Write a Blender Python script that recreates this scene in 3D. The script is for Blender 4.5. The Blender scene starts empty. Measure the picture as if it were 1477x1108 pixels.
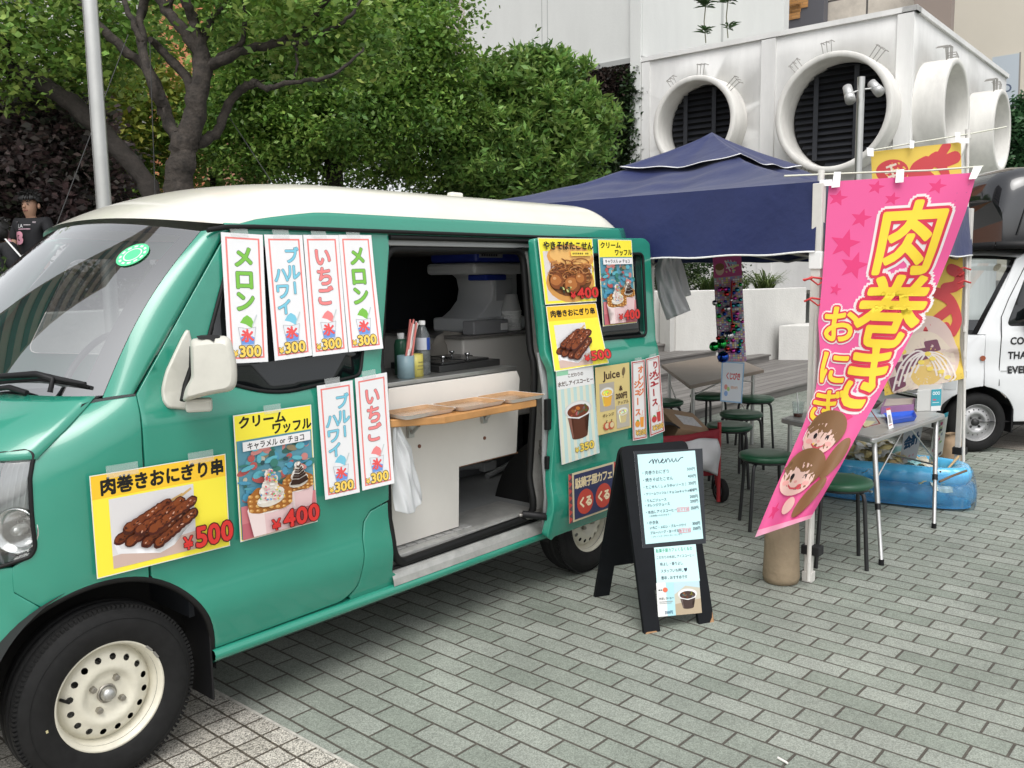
import bpy, bmesh, math, random
import numpy as np
from mathutils import Vector as V, Matrix, Quaternion
from mathutils.geometry import delaunay_2d_cdt
random.seed(7); rng = np.random.default_rng(7)
sc = bpy.context.scene
COL = sc.collection
PI = math.pi
R = math.radians

# ---------------------------------------------------------------- camera, light, exposure
CAMLOC = np.array([-1.102285, -2.518693, 1.495160]); AZ, EL, RO, FPX = 0.713962, -0.122956, -0.0139076, 1278.754
PW, PH = 1477, 1108
F_ = np.array([math.cos(AZ)*math.cos(EL), math.sin(AZ)*math.cos(EL), math.sin(EL)])
_r = np.array([math.sin(AZ), -math.cos(AZ), 0.0]); _u = np.cross(_r, F_)
R_ = math.cos(RO)*_r + math.sin(RO)*_u; U_ = -math.sin(RO)*_r + math.cos(RO)*_u
cam = bpy.data.cameras.new('camera'); camo = bpy.data.objects.new('camera', cam); COL.objects.link(camo)
camo.matrix_world = Matrix(((R_[0], U_[0], -F_[0], CAMLOC[0]), (R_[1], U_[1], -F_[1], CAMLOC[1]), (R_[2], U_[2], -F_[2], CAMLOC[2]), (0, 0, 0, 1)))
cam.sensor_width = 36; cam.lens = FPX/PW*36; cam.clip_end = 2000; cam.clip_start = 0.05
sc.camera = camo
SUN_AZ, SUN_EL = R(-138), R(60)          # direction towards the sun (world azimuth), elevation
w = bpy.data.worlds.new('World'); sc.world = w; w.use_nodes = True
nt = w.node_tree; nt.nodes.clear()
sky = nt.nodes.new('ShaderNodeTexSky'); sky.sky_type = 'NISHITA'; sky.sun_disc = False
sky.sun_elevation = SUN_EL; sky.sun_rotation = R(90)-SUN_AZ; sky.air_density = 1.0; sky.dust_density = 3.0
hs = nt.nodes.new('ShaderNodeHueSaturation'); hs.inputs['Saturation'].default_value = 0.12
bg = nt.nodes.new('ShaderNodeBackground'); bg.inputs[1].default_value = 0.15
wo = nt.nodes.new('ShaderNodeOutputWorld')
nt.links.new(sky.outputs[0], hs.inputs['Color']); nt.links.new(hs.outputs[0], bg.inputs[0]); nt.links.new(bg.outputs[0], wo.inputs[0])
sl = bpy.data.lights.new('sun', 'SUN'); sl.energy = 0.75; sl.angle = R(40); sl.color = (1, .97, .92)
so = bpy.data.objects.new('sun', sl); COL.objects.link(so)
so.rotation_euler = V((-math.cos(SUN_AZ)*math.cos(SUN_EL), -math.sin(SUN_AZ)*math.cos(SUN_EL), -math.sin(SUN_EL))).to_track_quat('-Z', 'Y').to_euler()
sc.view_settings.view_transform = 'Standard'; sc.view_settings.look = 'None'; sc.view_settings.gamma = 1
sc.view_settings.exposure = 0.74

# ---------------------------------------------------------------- pixel <-> world helpers
def ray(m): return F_ + R_*(m[0]-PW/2)/FPX - U_*(m[1]-PH/2)/FPX
def at(px, py, d): return CAMLOC + ray((px, py))*d
def onz(px, py, z=0.0): d = ray((px, py)); return CAMLOC + d*(z-CAMLOC[2])/d[2]
def ony(px, py, y=0.0): d = ray((px, py)); return CAMLOC + d*(y-CAMLOC[1])/d[1]
def onx(px, py, x=0.0): d = ray((px, py)); return CAMLOC + d*(x-CAMLOC[0])/d[0]
def onplane(px, py, p0, n): d = ray((px, py)); n = np.array(n); return CAMLOC + d*((np.array(p0)-CAMLOC)@n)/(d@n)
def proj(P):
    d = np.array(P, float)-CAMLOC; z = d@F_
    return np.array([PW/2+FPX*(d@R_)/z, PH/2-FPX*(d@U_)/z])
def onsurf(S, m, g):
    g = np.array(g, float); m = np.array(m, float)
    for _ in range(40):
        p = proj(S(*g)); e = m-p
        if e@e < 1e-4: break
        h = 1e-4
        J = np.array([(proj(S(g[0]+h, g[1]))-p)/h, (proj(S(g[0], g[1]+h))-p)/h]).T
        st = np.linalg.solve(J.T@J+np.eye(2)*1e-2, J.T@e); l = np.abs(st).max()
        g = g+st*min(1, .3/max(l, 1e-9))
    return tuple(g)

# ---------------------------------------------------------------- materials
MATS = {}
def lin(h):
    h = h.lstrip('#'); c = [int(h[i:i+2], 16)/255 for i in (0, 2, 4)]
    return tuple(x/12.92 if x <= .04045 else ((x+.055)/1.055)**2.4 for x in c)
def mat(name, col=(.5, .5, .5), rough=.5, metal=0, var=0, vscale=8, bump=0, bscale=60, coat=0, spec=.5, alpha=1, trans=0, attr=None, sheen=0, **kw):
    if name in MATS: return MATS[name]
    m = bpy.data.materials.new(name); m.use_nodes = True; t = m.node_tree; b = t.nodes['Principled BSDF']
    b.inputs['Base Color'].default_value = (*col, 1); b.inputs['Roughness'].default_value = rough; b.inputs['Metallic'].default_value = metal
    b.inputs['Coat Weight'].default_value = coat; b.inputs['Coat Roughness'].default_value = .06; b.inputs['Specular IOR Level'].default_value = spec
    b.inputs['Transmission Weight'].default_value = trans; b.inputs['Alpha'].default_value = alpha; b.inputs['Sheen Weight'].default_value = sheen
    src = None; stretch = kw.get('stretch')
    if attr:
        a = t.nodes.new('ShaderNodeAttribute'); a.attribute_name = attr; src = a.outputs['Color']; t.links.new(src, b.inputs['Base Color'])
    if var or bump:
        tc = t.nodes.new('ShaderNodeNewGeometry')
    if var:
        n = t.nodes.new('ShaderNodeTexNoise'); n.inputs['Scale'].default_value = vscale; n.inputs['Detail'].default_value = 8; n.inputs['Roughness'].default_value = .65
        if stretch:
            mp_ = t.nodes.new('ShaderNodeMapping'); mp_.inputs['Scale'].default_value = (1, 1, stretch); t.links.new(tc.outputs['Position'], mp_.inputs[0]); t.links.new(mp_.outputs[0], n.inputs['Vector'])
        else: t.links.new(tc.outputs['Position'], n.inputs['Vector'])
        mr = t.nodes.new('ShaderNodeMapRange'); mr.inputs['From Min'].default_value = .3; mr.inputs['From Max'].default_value = .7
        mr.inputs['To Min'].default_value = 1-var; mr.inputs['To Max'].default_value = 1+var*.6
        t.links.new(n.outputs[0], mr.inputs[0])
        mx = t.nodes.new('ShaderNodeMix'); mx.data_type = 'RGBA'; mx.blend_type = 'MULTIPLY'; mx.inputs['Factor'].default_value = 1
        mx.inputs[6].default_value = (*col, 1)
        if src: t.links.new(src, mx.inputs[6])
        t.links.new(mr.outputs[0], mx.inputs[7]); t.links.new(mx.outputs[2], b.inputs['Base Color'])
    if bump:
        n2 = t.nodes.new('ShaderNodeTexNoise'); n2.inputs['Scale'].default_value = bscale; n2.inputs['Detail'].default_value = 6
        t.links.new(tc.outputs['Position'], n2.inputs['Vector'])
        bp = t.nodes.new('ShaderNodeBump'); bp.inputs['Strength'].default_value = bump; bp.inputs['Distance'].default_value = .02
        t.links.new(n2.outputs[0], bp.inputs['Height']); t.links.new(bp.outputs[0], b.inputs['Normal'])
    MATS[name] = m; return m
def glassmat(name, tint=(.6, .65, .63), refl=1.0, rough=.02, ior=1.5):
    if name in MATS: return MATS[name]
    m = bpy.data.materials.new(name); m.use_nodes = True; t = m.node_tree; t.nodes.clear()
    o = t.nodes.new('ShaderNodeOutputMaterial'); tr = t.nodes.new('ShaderNodeBsdfTransparent'); tr.inputs[0].default_value = (*tint, 1)
    g = t.nodes.new('ShaderNodeBsdfGlossy'); g.inputs['Roughness'].default_value = rough; g.inputs[0].default_value = (refl, refl, refl, 1)
    f = t.nodes.new('ShaderNodeLayerWeight'); pw_ = t.nodes.new('ShaderNodeMath'); pw_.operation = 'POWER'; pw_.inputs[1].default_value = 4.0
    ml = t.nodes.new('ShaderNodeMath'); ml.operation = 'MULTIPLY_ADD'; f0_ = ((ior-1)/(ior+1))**2; ml.inputs[1].default_value = 1-f0_; ml.inputs[2].default_value = f0_*1.6; mx = t.nodes.new('ShaderNodeMixShader')
    f.inputs[0].default_value = .5; t.links.new(f.outputs['Facing'], pw_.inputs[0]); t.links.new(pw_.outputs[0], ml.inputs[0])
    t.links.new(ml.outputs[0], mx.inputs[0]); t.links.new(tr.outputs[0], mx.inputs[1]); t.links.new(g.outputs[0], mx.inputs[2]); t.links.new(mx.outputs[0], o.inputs[0])
    MATS[name] = m; return m
def leafmat(name, base=(.07, .13, .03), tr=.35):
    if name in MATS: return MATS[name]
    m = bpy.data.materials.new(name); m.use_nodes = True; t = m.node_tree; t.nodes.clear()
    o = t.nodes.new('ShaderNodeOutputMaterial'); a = t.nodes.new('ShaderNodeAttribute'); a.attribute_name = 'Col'
    d = t.nodes.new('ShaderNodeBsdfPrincipled'); d.inputs['Roughness'].default_value = .45; d.inputs['Specular IOR Level'].default_value = .35
    l = t.nodes.new('ShaderNodeBsdfTranslucent'); mx = t.nodes.new('ShaderNodeMixShader'); mx.inputs[0].default_value = tr
    t.links.new(a.outputs['Color'], d.inputs['Base Color']); t.links.new(a.outputs['Color'], l.inputs[0])
    t.links.new(d.outputs[0], mx.inputs[1]); t.links.new(l.outputs[0], mx.inputs[2]); t.links.new(mx.outputs[0], o.inputs[0])
    MATS[name] = m; return m
PRINT = mat('printed_sheet', rough=.4, spec=.35, attr='Col')
FLAGM = None
WHITE = mat('white_paint', (.78, .78, .77), .55, var=.05, vscale=3)
BLACK = mat('black_plastic', (.008, .008, .009), .5, spec=.3)
RUBBER = mat('black_rubber', (.012, .012, .012), .8, var=.3, vscale=30, spec=.25)
DARK = mat('dark_void', (.006, .006, .007), .9)
ALU = mat('aluminium', (.55, .55, .54), .38, metal=.85)
CHROME = mat('bright_metal', (.7, .7, .7), .15, metal=1)
STEEL = mat('brushed_steel', (.52, .52, .50), .36, metal=.9, var=.08, vscale=20)

# ---------------------------------------------------------------- mesh builder
class MB:
    def __init__(s): s.v = []; s.f = []; s.m = []; s.c = []; s.sm = []
    def add(s, vs, fs, m=0, c=None, smooth=False):
        n = len(s.v); s.v += [tuple(float(q) for q in p) for p in vs]
        for f in fs: s.f.append([i+n for i in f]); s.m.append(m); s.c.append(c); s.sm.append(smooth)
        return s
    def box(s, lo, hi, m=0, c=None, M=None):
        a, b = lo, hi
        vs = [(x, y, z) for z in (a[2], b[2]) for y in (a[1], b[1]) for x in (a[0], b[0])]
        if M is not None: vs = [M@V(p) for p in vs]
        return s.add(vs, [(0, 2, 3, 1), (4, 5, 7, 6), (0, 1, 5, 4), (2, 6, 7, 3), (0, 4, 6, 2), (1, 3, 7, 5)], m, c)
    def tube(s, pts, r, n=10, m=0, c=None, caps=True, smooth=True, flat=1):
        pts = [V(p) for p in pts]; k = len(pts); rs = r if hasattr(r, '__len__') else [r]*k
        rings = []; up = None
        for i, p in enumerate(pts):
            t = (pts[min(i+1, k-1)]-pts[max(i-1, 0)]).normalized()
            if up is None:
                up = V((0, 0, 1)) if abs(t.z) < .9 else V((1, 0, 0))
            a = t.cross(up).normalized(); b = a.cross(t).normalized(); up = b
            rings.append([p+(a*math.cos(2*PI*j/n)+b*math.sin(2*PI*j/n)*flat)*rs[i] for j in range(n)])
        vs = [q for rg in rings for q in rg]
        fs = [(i*n+j, i*n+(j+1) % n, (i+1)*n+(j+1) % n, (i+1)*n+j) for i in range(k-1) for j in range(n)]
        s.add(vs, fs, m, c, smooth)
        if caps: s.add(rings[0], [tuple(range(n))[::-1]], m, c); s.add(rings[-1], [tuple(range(n))], m, c)
        return s
    def lathe(s, prof, M=None, n=24, m=0, c=None, smooth=True, a0=0, a1=2*PI):
        full = abs(a1-a0-2*PI) < 1e-6; k = n if full else n+1
        vs = []
        for (r_, z) in prof:
            for j in range(k):
                a = a0+(a1-a0)*j/n; p = V((r_*math.cos(a), r_*math.sin(a), z)); vs.append(M@p if M is not None else p)
        fs = []
        for i in range(len(prof)-1):
            for j in range(n if full else n):
                j2 = (j+1) % k if full else j+1
                fs.append((i*k+j, i*k+j2, (i+1)*k+j2, (i+1)*k+j))
        return s.add(vs, fs, m, c, smooth)
    def loft(s, rings, m=0, c=None, closed=False, smooth=True):
        n = len(rings[0]); vs = [q for rg in rings for q in rg]; e = n if closed else n-1
        fs = [(i*n+j, i*n+(j+1) % n, (i+1)*n+(j+1) % n, (i+1)*n+j) for i in range(len(rings)-1) for j in range(e)]
        return s.add(vs, fs, m, c, smooth)
    def prism(s, poly, T0, T1, m=0, c=None):
        """poly: 2D outline; T0/T1 map (u,v) to 3D for the two faces"""
        n = len(poly); vs = [T0(*p) for p in poly]+[T1(*p) for p in poly]
        return s.add(vs, [tuple(range(n))[::-1], tuple(range(n, 2*n))]+[(i, (i+1) % n, n+(i+1) % n, n+i) for i in range(n)], m, c)
    def ball(s, p, r, n=12, m=0, c=None, sc3=(1, 1, 1), M=None):
        p = V(p); k = max(4, n//2)
        vs = []; 
        for i in range(k+1):
            th = PI*i/k
            for j in range(n):
                q = V((r*sc3[0]*math.sin(th)*math.cos(2*PI*j/n), r*sc3[1]*math.sin(th)*math.sin(2*PI*j/n), r*sc3[2]*math.cos(th)))
                vs.append(p+(M@q if M is not None else q))
        return s.add(vs, [(i*n+j, (i+1)*n+j, (i+1)*n+(j+1) % n, i*n+(j+1) % n) for i in range(k) for j in range(n)], m, c, True)
    def build(s, name, mats, parent=None, bevel=0, solid=0, seg=2, label=None, offs=-1, merge=False, sub=0):
        me = bpy.data.meshes.new(name); me.from_pydata(s.v, [], s.f); me.update()
        if not isinstance(mats, (list, tuple)): mats = [mats]
        for q in mats: me.materials.append(q)
        me.polygons.foreach_set('material_index', s.m); me.polygons.foreach_set('use_smooth', s.sm)
        if any(c is not None for c in s.c):
            at_ = me.color_attributes.new('Col', 'FLOAT_COLOR', 'CORNER')
            cs = []
            for f, c in zip(s.f, s.c): cs += list((*(c or (.5, .5, .5)), 1))*len(f)
            at_.data.foreach_set('color', cs)
        if merge:
            b = bmesh.new(); b.from_mesh(me); bmesh.ops.remove_doubles(b, verts=b.verts, dist=1e-5); b.to_mesh(me); b.free()
        me.update()
        o = bpy.data.objects.new(name, me); COL.objects.link(o)
        if solid: q = o.modifiers.new('solid', 'SOLIDIFY'); q.thickness = solid; q.offset = offs
        if sub: q = o.modifiers.new('sub', 'SUBSURF'); q.levels = q.render_levels = sub
        if bevel: q = o.modifiers.new('bevel', 'BEVEL'); q.width = bevel; q.segments = seg; q.limit_method = 'ANGLE'; q.angle_limit = R(40)
        if parent is not None: attach(o, parent)
        if label: o['label'] = label
        return o
def wm(o):
    m = Matrix.LocRotScale(o.location, o.rotation_euler, o.scale)
    return wm(o.parent)@o.matrix_parent_inverse@m if o.parent else m
def attach(o, p): o.parent = p; o.matrix_parent_inverse = wm(p).inverted()
def thing(name, label, cat, loc=(0, 0, 0), group=None):
    o = bpy.data.objects.new(name, None); COL.objects.link(o); o.location = [float(q) for q in loc]; o.empty_display_size = .1
    return tag(o, label, cat, group)
def tag(o, label, cat, group=None):
    o['label'] = label; o['category'] = cat
    if group: o['group'] = group
    return o
def struct(o): o['kind'] = 'structure'; return o
KIDS = lambda o: [c for c in bpy.data.objects if c.parent == o]
def dup(root, M, label=None):
    """copy of a thing with its parts and sub-parts, moved by the matrix M"""
    r = root.copy(); COL.objects.link(r); r.matrix_basis = M@wm(root)
    if label: r['label'] = label
    def rec(a, b):
        for ch in KIDS(a):
            c = ch.copy(); COL.objects.link(c); q = ch.matrix_parent_inverse.copy(); c.parent = b; c.matrix_parent_inverse = q
            rec(ch, c)
    rec(root, r); return r

def smooth(ps, n=5):
    out = []; ps = [np.array(q, float) for q in ps]
    for i in range(len(ps)-1):
        p0, p1, p2, p3 = ps[max(i-1, 0)], ps[i], ps[i+1], ps[min(i+2, len(ps)-1)]
        for k in range(n):
            t_ = k/n; out.append(.5*((2*p1)+(-p0+p2)*t_+(2*p0-5*p1+4*p2-p3)*t_*t_+(-p0+3*p1-3*p2+p3)*t_**3))
    return out+[ps[-1]]
# 2D helpers --------------------------------------------------------------
def inpoly(p, poly):
    x, y = p; r_ = False; n = len(poly); j = n-1
    for i in range(n):
        xi, yi = poly[i]; xj, yj = poly[j]
        if (yi > y) != (yj > y) and x < (xj-xi)*(y-yi)/(yj-yi)+xi: r_ = not r_
        j = i
    return r_
def rnd(poly, rad, n=5):
    out = []; k = len(poly)
    for i in range(k):
        p = np.array(poly[i][:2], float); r_ = poly[i][2] if len(poly[i]) > 2 else rad
        a = np.array(poly[i-1][:2], float)-p; b = np.array(poly[(i+1) % k][:2], float)-p
        la, lb = np.linalg.norm(a), np.linalg.norm(b); r_ = min(r_, la*.48, lb*.48)
        if r_ <= 1e-6: out.append(tuple(p)); continue
        a = p+a/la*r_; b = p+b/lb*r_
        for j in range(n+1):
            t = j/n; out.append(tuple(a*(1-t)**2+p*2*t*(1-t)+b*t*t))
    return out
def resample(poly, step, closed=True):
    out = []; k = len(poly)
    for i in range(k if closed else k-1):
        a = np.array(poly[i], float); b = np.array(poly[(i+1) % k], float); l = np.linalg.norm(b-a); n = max(1, int(math.ceil(l/step)))
        for j in range(n): out.append(tuple(a+(b-a)*j/n))
    if not closed: out.append(tuple(poly[-1]))
    return out
def cdt(poly, holes=(), step=.06, interior=True):
    loops = [resample(poly, step)]+[resample(h, step) for h in holes]
    pts = []; ed = []
    for lp in loops:
        n = len(pts); pts += lp; ed += [(n+i, n+(i+1) % len(lp)) for i in range(len(lp))]
    if interior:
        A = np.array(pts); lo, hi = A.min(0), A.max(0)
        for x in np.arange(lo[0]+step*.5, hi[0], step):
            for y in np.arange(lo[1]+step*.5, hi[1], step):
                if ((A-(x, y))**2).sum(1).min() > (step*.45)**2 and inpoly((x, y), poly) and not any(inpoly((x, y), h) for h in holes): pts.append((x, y))
    vs, es, fs, *_ = delaunay_2d_cdt([V(p) for p in pts], ed, [], 0, 1e-7)
    vs = [(q.x, q.y) for q in vs]; ok = []
    for f in fs:
        c = np.mean([vs[i] for i in f], 0)
        if inpoly(c, poly) and not any(inpoly(c, h) for h in holes): ok.append(tuple(f))
    return vs, ok
def offs2(poly, d):
    """2D outline moved inwards by d (outwards if negative)"""
    P = [np.array(q[:2], float) for q in poly]; P = [p for i, p in enumerate(P) if np.linalg.norm(p-P[i-1]) > 1e-5]; n = len(P)
    ar = sum(P[i-1][0]*P[i][1]-P[i][0]*P[i-1][1] for i in range(n)); sg = 1 if ar > 0 else -1; out = []
    for i in range(n):
        a = P[i]-P[i-1]; b = P[(i+1) % n]-P[i]; a /= np.linalg.norm(a); b /= np.linalg.norm(b)
        na = np.array((-a[1], a[0]))*sg; nb = np.array((-b[1], b[0]))*sg; m_ = na+nb; l = m_@m_
        m_ = m_*2/max(l, .8); out.append(tuple(P[i]+m_*d))
    return out
def panel(name, poly, S, mat_, parent=None, holes=(), step=.06, solid=.012, bevel=.003, out=None, gap=.0014):
    """sheet cut to a 2D outline, laid on the surface S(u,v), with a rounded rim turned in to the thickness"""
    if bevel: poly = offs2(poly, bevel+gap); holes = [offs2(h, -bevel-gap) for h in holes]
    loops = [resample(poly, step)]+[resample(h, step) for h in holes]
    vs, fs = cdt(poly, holes, step)
    P = [np.array(S(*q), float) for q in vs]
    nv = np.zeros((len(P), 3))
    for f in fs:
        c_ = np.cross(P[f[1]]-P[f[0]], P[f[2]]-P[f[0]])
        for i in f: nv[i] += c_
    n = nv.sum(0)
    if out is None: out = CAMLOC-np.mean(P, 0)
    if n@np.array(out) < 0: fs = [f[::-1] for f in fs]; nv = -nv
    b = MB(); b.add(P, fs, 0, None, True)
    if solid:
        idx = {(round(q[0], 6), round(q[1], 6)): i for i, q in enumerate(vs)}
        for li, lp in enumerate(loops):
            ids = [idx.get((round(q[0], 6), round(q[1], 6))) for q in lp]
            ids = [i for i in ids if i is not None]; k = len(ids)
            if k < 3: continue
            A = np.array([P[i] for i in ids]); Nn = np.array([nv[i]/(np.linalg.norm(nv[i])+1e-12) for i in ids]); T = np.roll(A, -1, 0)-np.roll(A, 1, 0); T /= np.linalg.norm(T, axis=1)[:, None]+1e-12
            O = np.cross(T, Nn); ctr = A.mean(0)
            if ((A-ctr)*O).sum() < 0: O = -O
            if li: O = -O
            r_ = bevel; prof = [(0, 0), (.5*r_, -.13*r_), (.87*r_, -.5*r_), (r_, -r_), (r_, -solid)] if r_ else [(0, 0), (0, -solid)]
            rows = [A+O*o+Nn*h for o, h in prof]
            ref = np.cross(rows[0][1]-rows[0][0], rows[-1][0]-rows[0][0])@O[0]
            b.loft(rows if ref > 0 else rows[::-1], closed=True)
        b.add([p-nv[i]/(np.linalg.norm(nv[i])+1e-12)*solid for i, p in enumerate(P)], [f[::-1] for f in fs], 0, None, True)
    return b.build(name, mat_, parent, merge=True)

# ---------------------------------------------------------------- printing: flat artwork in layers on a sheet
_G = {}
def glyph(ch, off, shear=0):
    k = (ch, round(off, 4))
    if k not in _G:
        cu = bpy.data.curves.new('glyph_tmp', 'FONT'); cu.body = ch; cu.offset = off; cu.resolution_u = 3; cu.fill_mode = 'FRONT'; cu.dimensions = '2D'
        o = bpy.data.objects.new('glyph_tmp', cu); COL.objects.link(o)
        dg = bpy.context.evaluated_depsgraph_get(); e = o.evaluated_get(dg); me = e.to_mesh()
        vs = [(q.co.x, q.co.y) for q in me.vertices]; fs = [tuple(p.vertices) for p in me.polygons]
        e.to_mesh_clear(); bpy.data.objects.remove(o); bpy.data.curves.remove(cu)
        if vs:
            a = np.array(vs); lo, hi = a.min(0), a.max(0)
        else: lo, hi = np.zeros(2), np.array([.35, .5])
        _G[k] = (vs, fs, lo, hi)
    return _G[k]
class Print:
    """2D artwork, y down, units chosen by the sheet; one mesh, each op a hair above the last"""
    def __init__(s, w_, h_, bgc=(.8, .8, .8), step=None):
        s.w, s.h = w_, h_; s.ops = []; s.step = step or max(w_, h_)/14; s.lv = 0.0; s.hold = False
        s.rect(0, 0, w_, h_, bgc)
    def tri(s, vs, fs, c, up=7e-5):
        s.ops.append((vs, fs, c, s.lv))
        if not s.hold: s.lv += up
        return s
    def fine(s, vs, fs):
        vs = list(vs); out = []; st = s.step*1.5
        todo = []
        for f in fs:
            if len(f) == 4: 
                xs = [vs[i][0] for i in f]; ys = [vs[i][1] for i in f]
                if max(xs)-min(xs) <= st and max(ys)-min(ys) <= st: out.append(tuple(f)); continue
            todo += [(f[0], f[k], f[k+1]) for k in range(1, len(f)-1)]
        mid = {}
        while todo:
            t = todo.pop(); l = [(vs[t[a]][0]-vs[t[(a+1) % 3]][0])**2+(vs[t[a]][1]-vs[t[(a+1) % 3]][1])**2 for a in range(3)]; a = max(range(3), key=lambda q: l[q])
            if l[a] <= st*st: out.append(t); continue
            p, q, r_ = t[a], t[(a+1) % 3], t[(a+2) % 3]; k = (min(p, q), max(p, q))
            if k not in mid: mid[k] = len(vs); vs.append(((vs[p][0]+vs[q][0])/2, (vs[p][1]+vs[q][1])/2))
            m = mid[k]; todo += [(p, m, r_), (m, q, r_)]
        return vs, out
    def rect(s, x0, y0, x1, y1, c):
        nx = max(1, int(math.ceil((x1-x0)/s.step))); ny = max(1, int(math.ceil((y1-y0)/s.step)))
        vs = [(x0+(x1-x0)*i/nx, y0+(y1-y0)*j/ny) for j in range(ny+1) for i in range(nx+1)]
        fs = [(j*(nx+1)+i, j*(nx+1)+i+1, (j+1)*(nx+1)+i+1, (j+1)*(nx+1)+i) for j in range(ny) for i in range(nx)]
        return s.tri(vs, fs, c)
    def frame(s, x0, y0, x1, y1, t, c):
        s.rect(x0, y0, x1, y0+t, c); s.rect(x0, y1-t, x1, y1, c); s.rect(x0, y0+t, x0+t, y1-t, c); s.rect(x1-t, y0+t, x1, y1-t, c); return s
    def poly(s, pts, c):
        vs, fs = cdt(pts, (), s.step*2, False); return s.tri(vs, fs, c)
    def ell(s, cx, cy, rx, ry, c, rot=0, n=20, a0=0, a1=2*PI, wob=0):
        ca, sa = math.cos(rot), math.sin(rot); pts = []
        full = abs(a1-a0-2*PI) < 1e-6
        for i in range(n if full else n+1):
            a = a0+(a1-a0)*i/n; k = 1+(random.uniform(-wob, wob) if wob else 0); x, y = rx*k*math.cos(a), ry*k*math.sin(a); pts.append((cx+x*ca-y*sa, cy+x*sa+y*ca))
        return s.tri([(cx, cy)]+pts if full else pts, [(0, i+1, (i+1) % n+1) for i in range(n)] if full else [tuple(range(len(pts)))], c)
    def line(s, pts, t, c):
        pts = [np.array(p, float) for p in pts]; L, Rr = [], []
        for i, p in enumerate(pts):
            d = pts[min(i+1, len(pts)-1)]-pts[max(i-1, 0)]; d = d/(np.linalg.norm(d)+1e-9); n = np.array((-d[1], d[0]))*t/2; L.append(tuple(p+n)); Rr.append(tuple(p-n))
        k = len(pts); return s.tri(L+Rr, [(i, i+1, k+i+1, k+i) for i in range(k-1)], c)
    def star(s, cx, cy, r_, c, rot=0):
        return s.poly([(cx+(r_ if i % 2 == 0 else r_*.42)*math.sin(rot+PI*i/5), cy-(r_ if i % 2 == 0 else r_*.42)*math.cos(rot+PI*i/5)) for i in range(10)], c)
    def ch(s, c_, cx, cy, w_, h_, col, off=.02, rot=0):
        """one glyph fitted on the em box (w_,h_) centred at (cx,cy)"""
        vs, fs, lo, hi = glyph(c_, 0)
        if not vs: return s
        ctr = np.array([(lo[0]+hi[0])/2, .38 if ord(c_) > 0x2e7f else .36])
        ca, sa = math.cos(rot), math.sin(rot); k = 0 if off < .006 else 5 if off < .02 else 8 if off < .06 else 14
        for q in range(max(k, 1)):
            dx, dy = (off*math.cos(2*PI*q/k), off*math.sin(2*PI*q/k)) if k else (0, 0); o = []
            for (x, y) in vs:
                x = (x-ctr[0]+dx)*w_; y = -(y-ctr[1]+dy)*h_; o.append((cx+x*ca-y*sa, cy+x*sa+y*ca))
            s.ops.append((o, fs, col, s.lv+q*4e-6))
        if not s.hold: s.lv += 7e-5+max(k, 1)*4e-6
        return s
    def text(s, t, x, y, h_, col, off=.02, w_=None, vert=False, outline=None, oo=.05, adv=None, center=False, slope=0):
        """horizontal (or vertical) run; (x,y) the centre of the first glyph; h_ em height, w_ em width"""
        w_ = w_ or h_; passes = ([(outline, off+oo)] if outline else [])+[(col, off)]
        pos = []; cx, cy = x, y
        for c_ in t:
            cjk = ord(c_) > 0x2e7f; g = glyph(c_, 0); gw = (g[3][0]-g[2][0])
            a = (adv or 1.0)*h_ if vert else ((adv or 1.0)*w_ if cjk else (gw+.10)*w_ if c_ != ' ' else .3*w_)
            if vert: pos.append((c_, cx, cy)); cy += a
            else: pos.append((c_, cx+a/2, cy)); cx += a; cy += slope*a
        if center and not vert: pos = [(c_, px-(cx-x)/2, py) for c_, px, py in pos]
        for col_, of in passes:
            s.hold = True
            for c_, px, py in pos:
                if c_ == 'ー' and vert: s.ch('ー', px, py, w_, h_, col_, of, PI/2)
                elif c_ != ' ': s.ch(c_, px, py, w_, h_, col_, of)
            s.hold = False; s.lv += 1.3e-4
        return s
    def build(s, name, M, parent=None, lift=1.0, back=True, mat_=None, mb=None, thick=.0006, backc=(.75, .75, .75)):
        """M(u,v,h): u,v in 0..1 of the sheet (v down), h height above it"""
        b = mb or MB()
        for k, (vs, fs, c, lv) in enumerate(s.ops):
            vs, fs = s.fine(vs, fs)
            b.add([M(x/s.w, y/s.h, lv*lift) for x, y in vs], fs, 0, c, True)
        if back:
            vs, fs, c, lv = s.ops[0]; b.add([M(x/s.w, y/s.h, -thick) for x, y in vs], [f[::-1] for f in fs], 0, backc, True)
        if mb is not None: return b
        return b.build(name, mat_ or PRINT, parent)
def quadmap(c4, nrm=None, curl=0, wave=0, ph=0):
    """bilinear sheet over corners TL,TR,BR,BL with a slight curl"""
    c = [np.array(q, float) for q in c4]
    n = np.cross(c[3]-c[0], c[1]-c[0]); n = n/np.linalg.norm(n)
    if n@(CAMLOC-c[0]) < 0: n = -n
    def M(u, v, h):
        p = (c[0]*(1-u)+c[1]*u)*(1-v)+(c[3]*(1-u)+c[2]*u)*v
        return p+n*(h+curl*v*v*(0.4+0.6*u)+wave*math.sin(ph+v*5+u*3)*math.sin(PI*min(1, v+.1)))
    return M
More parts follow.
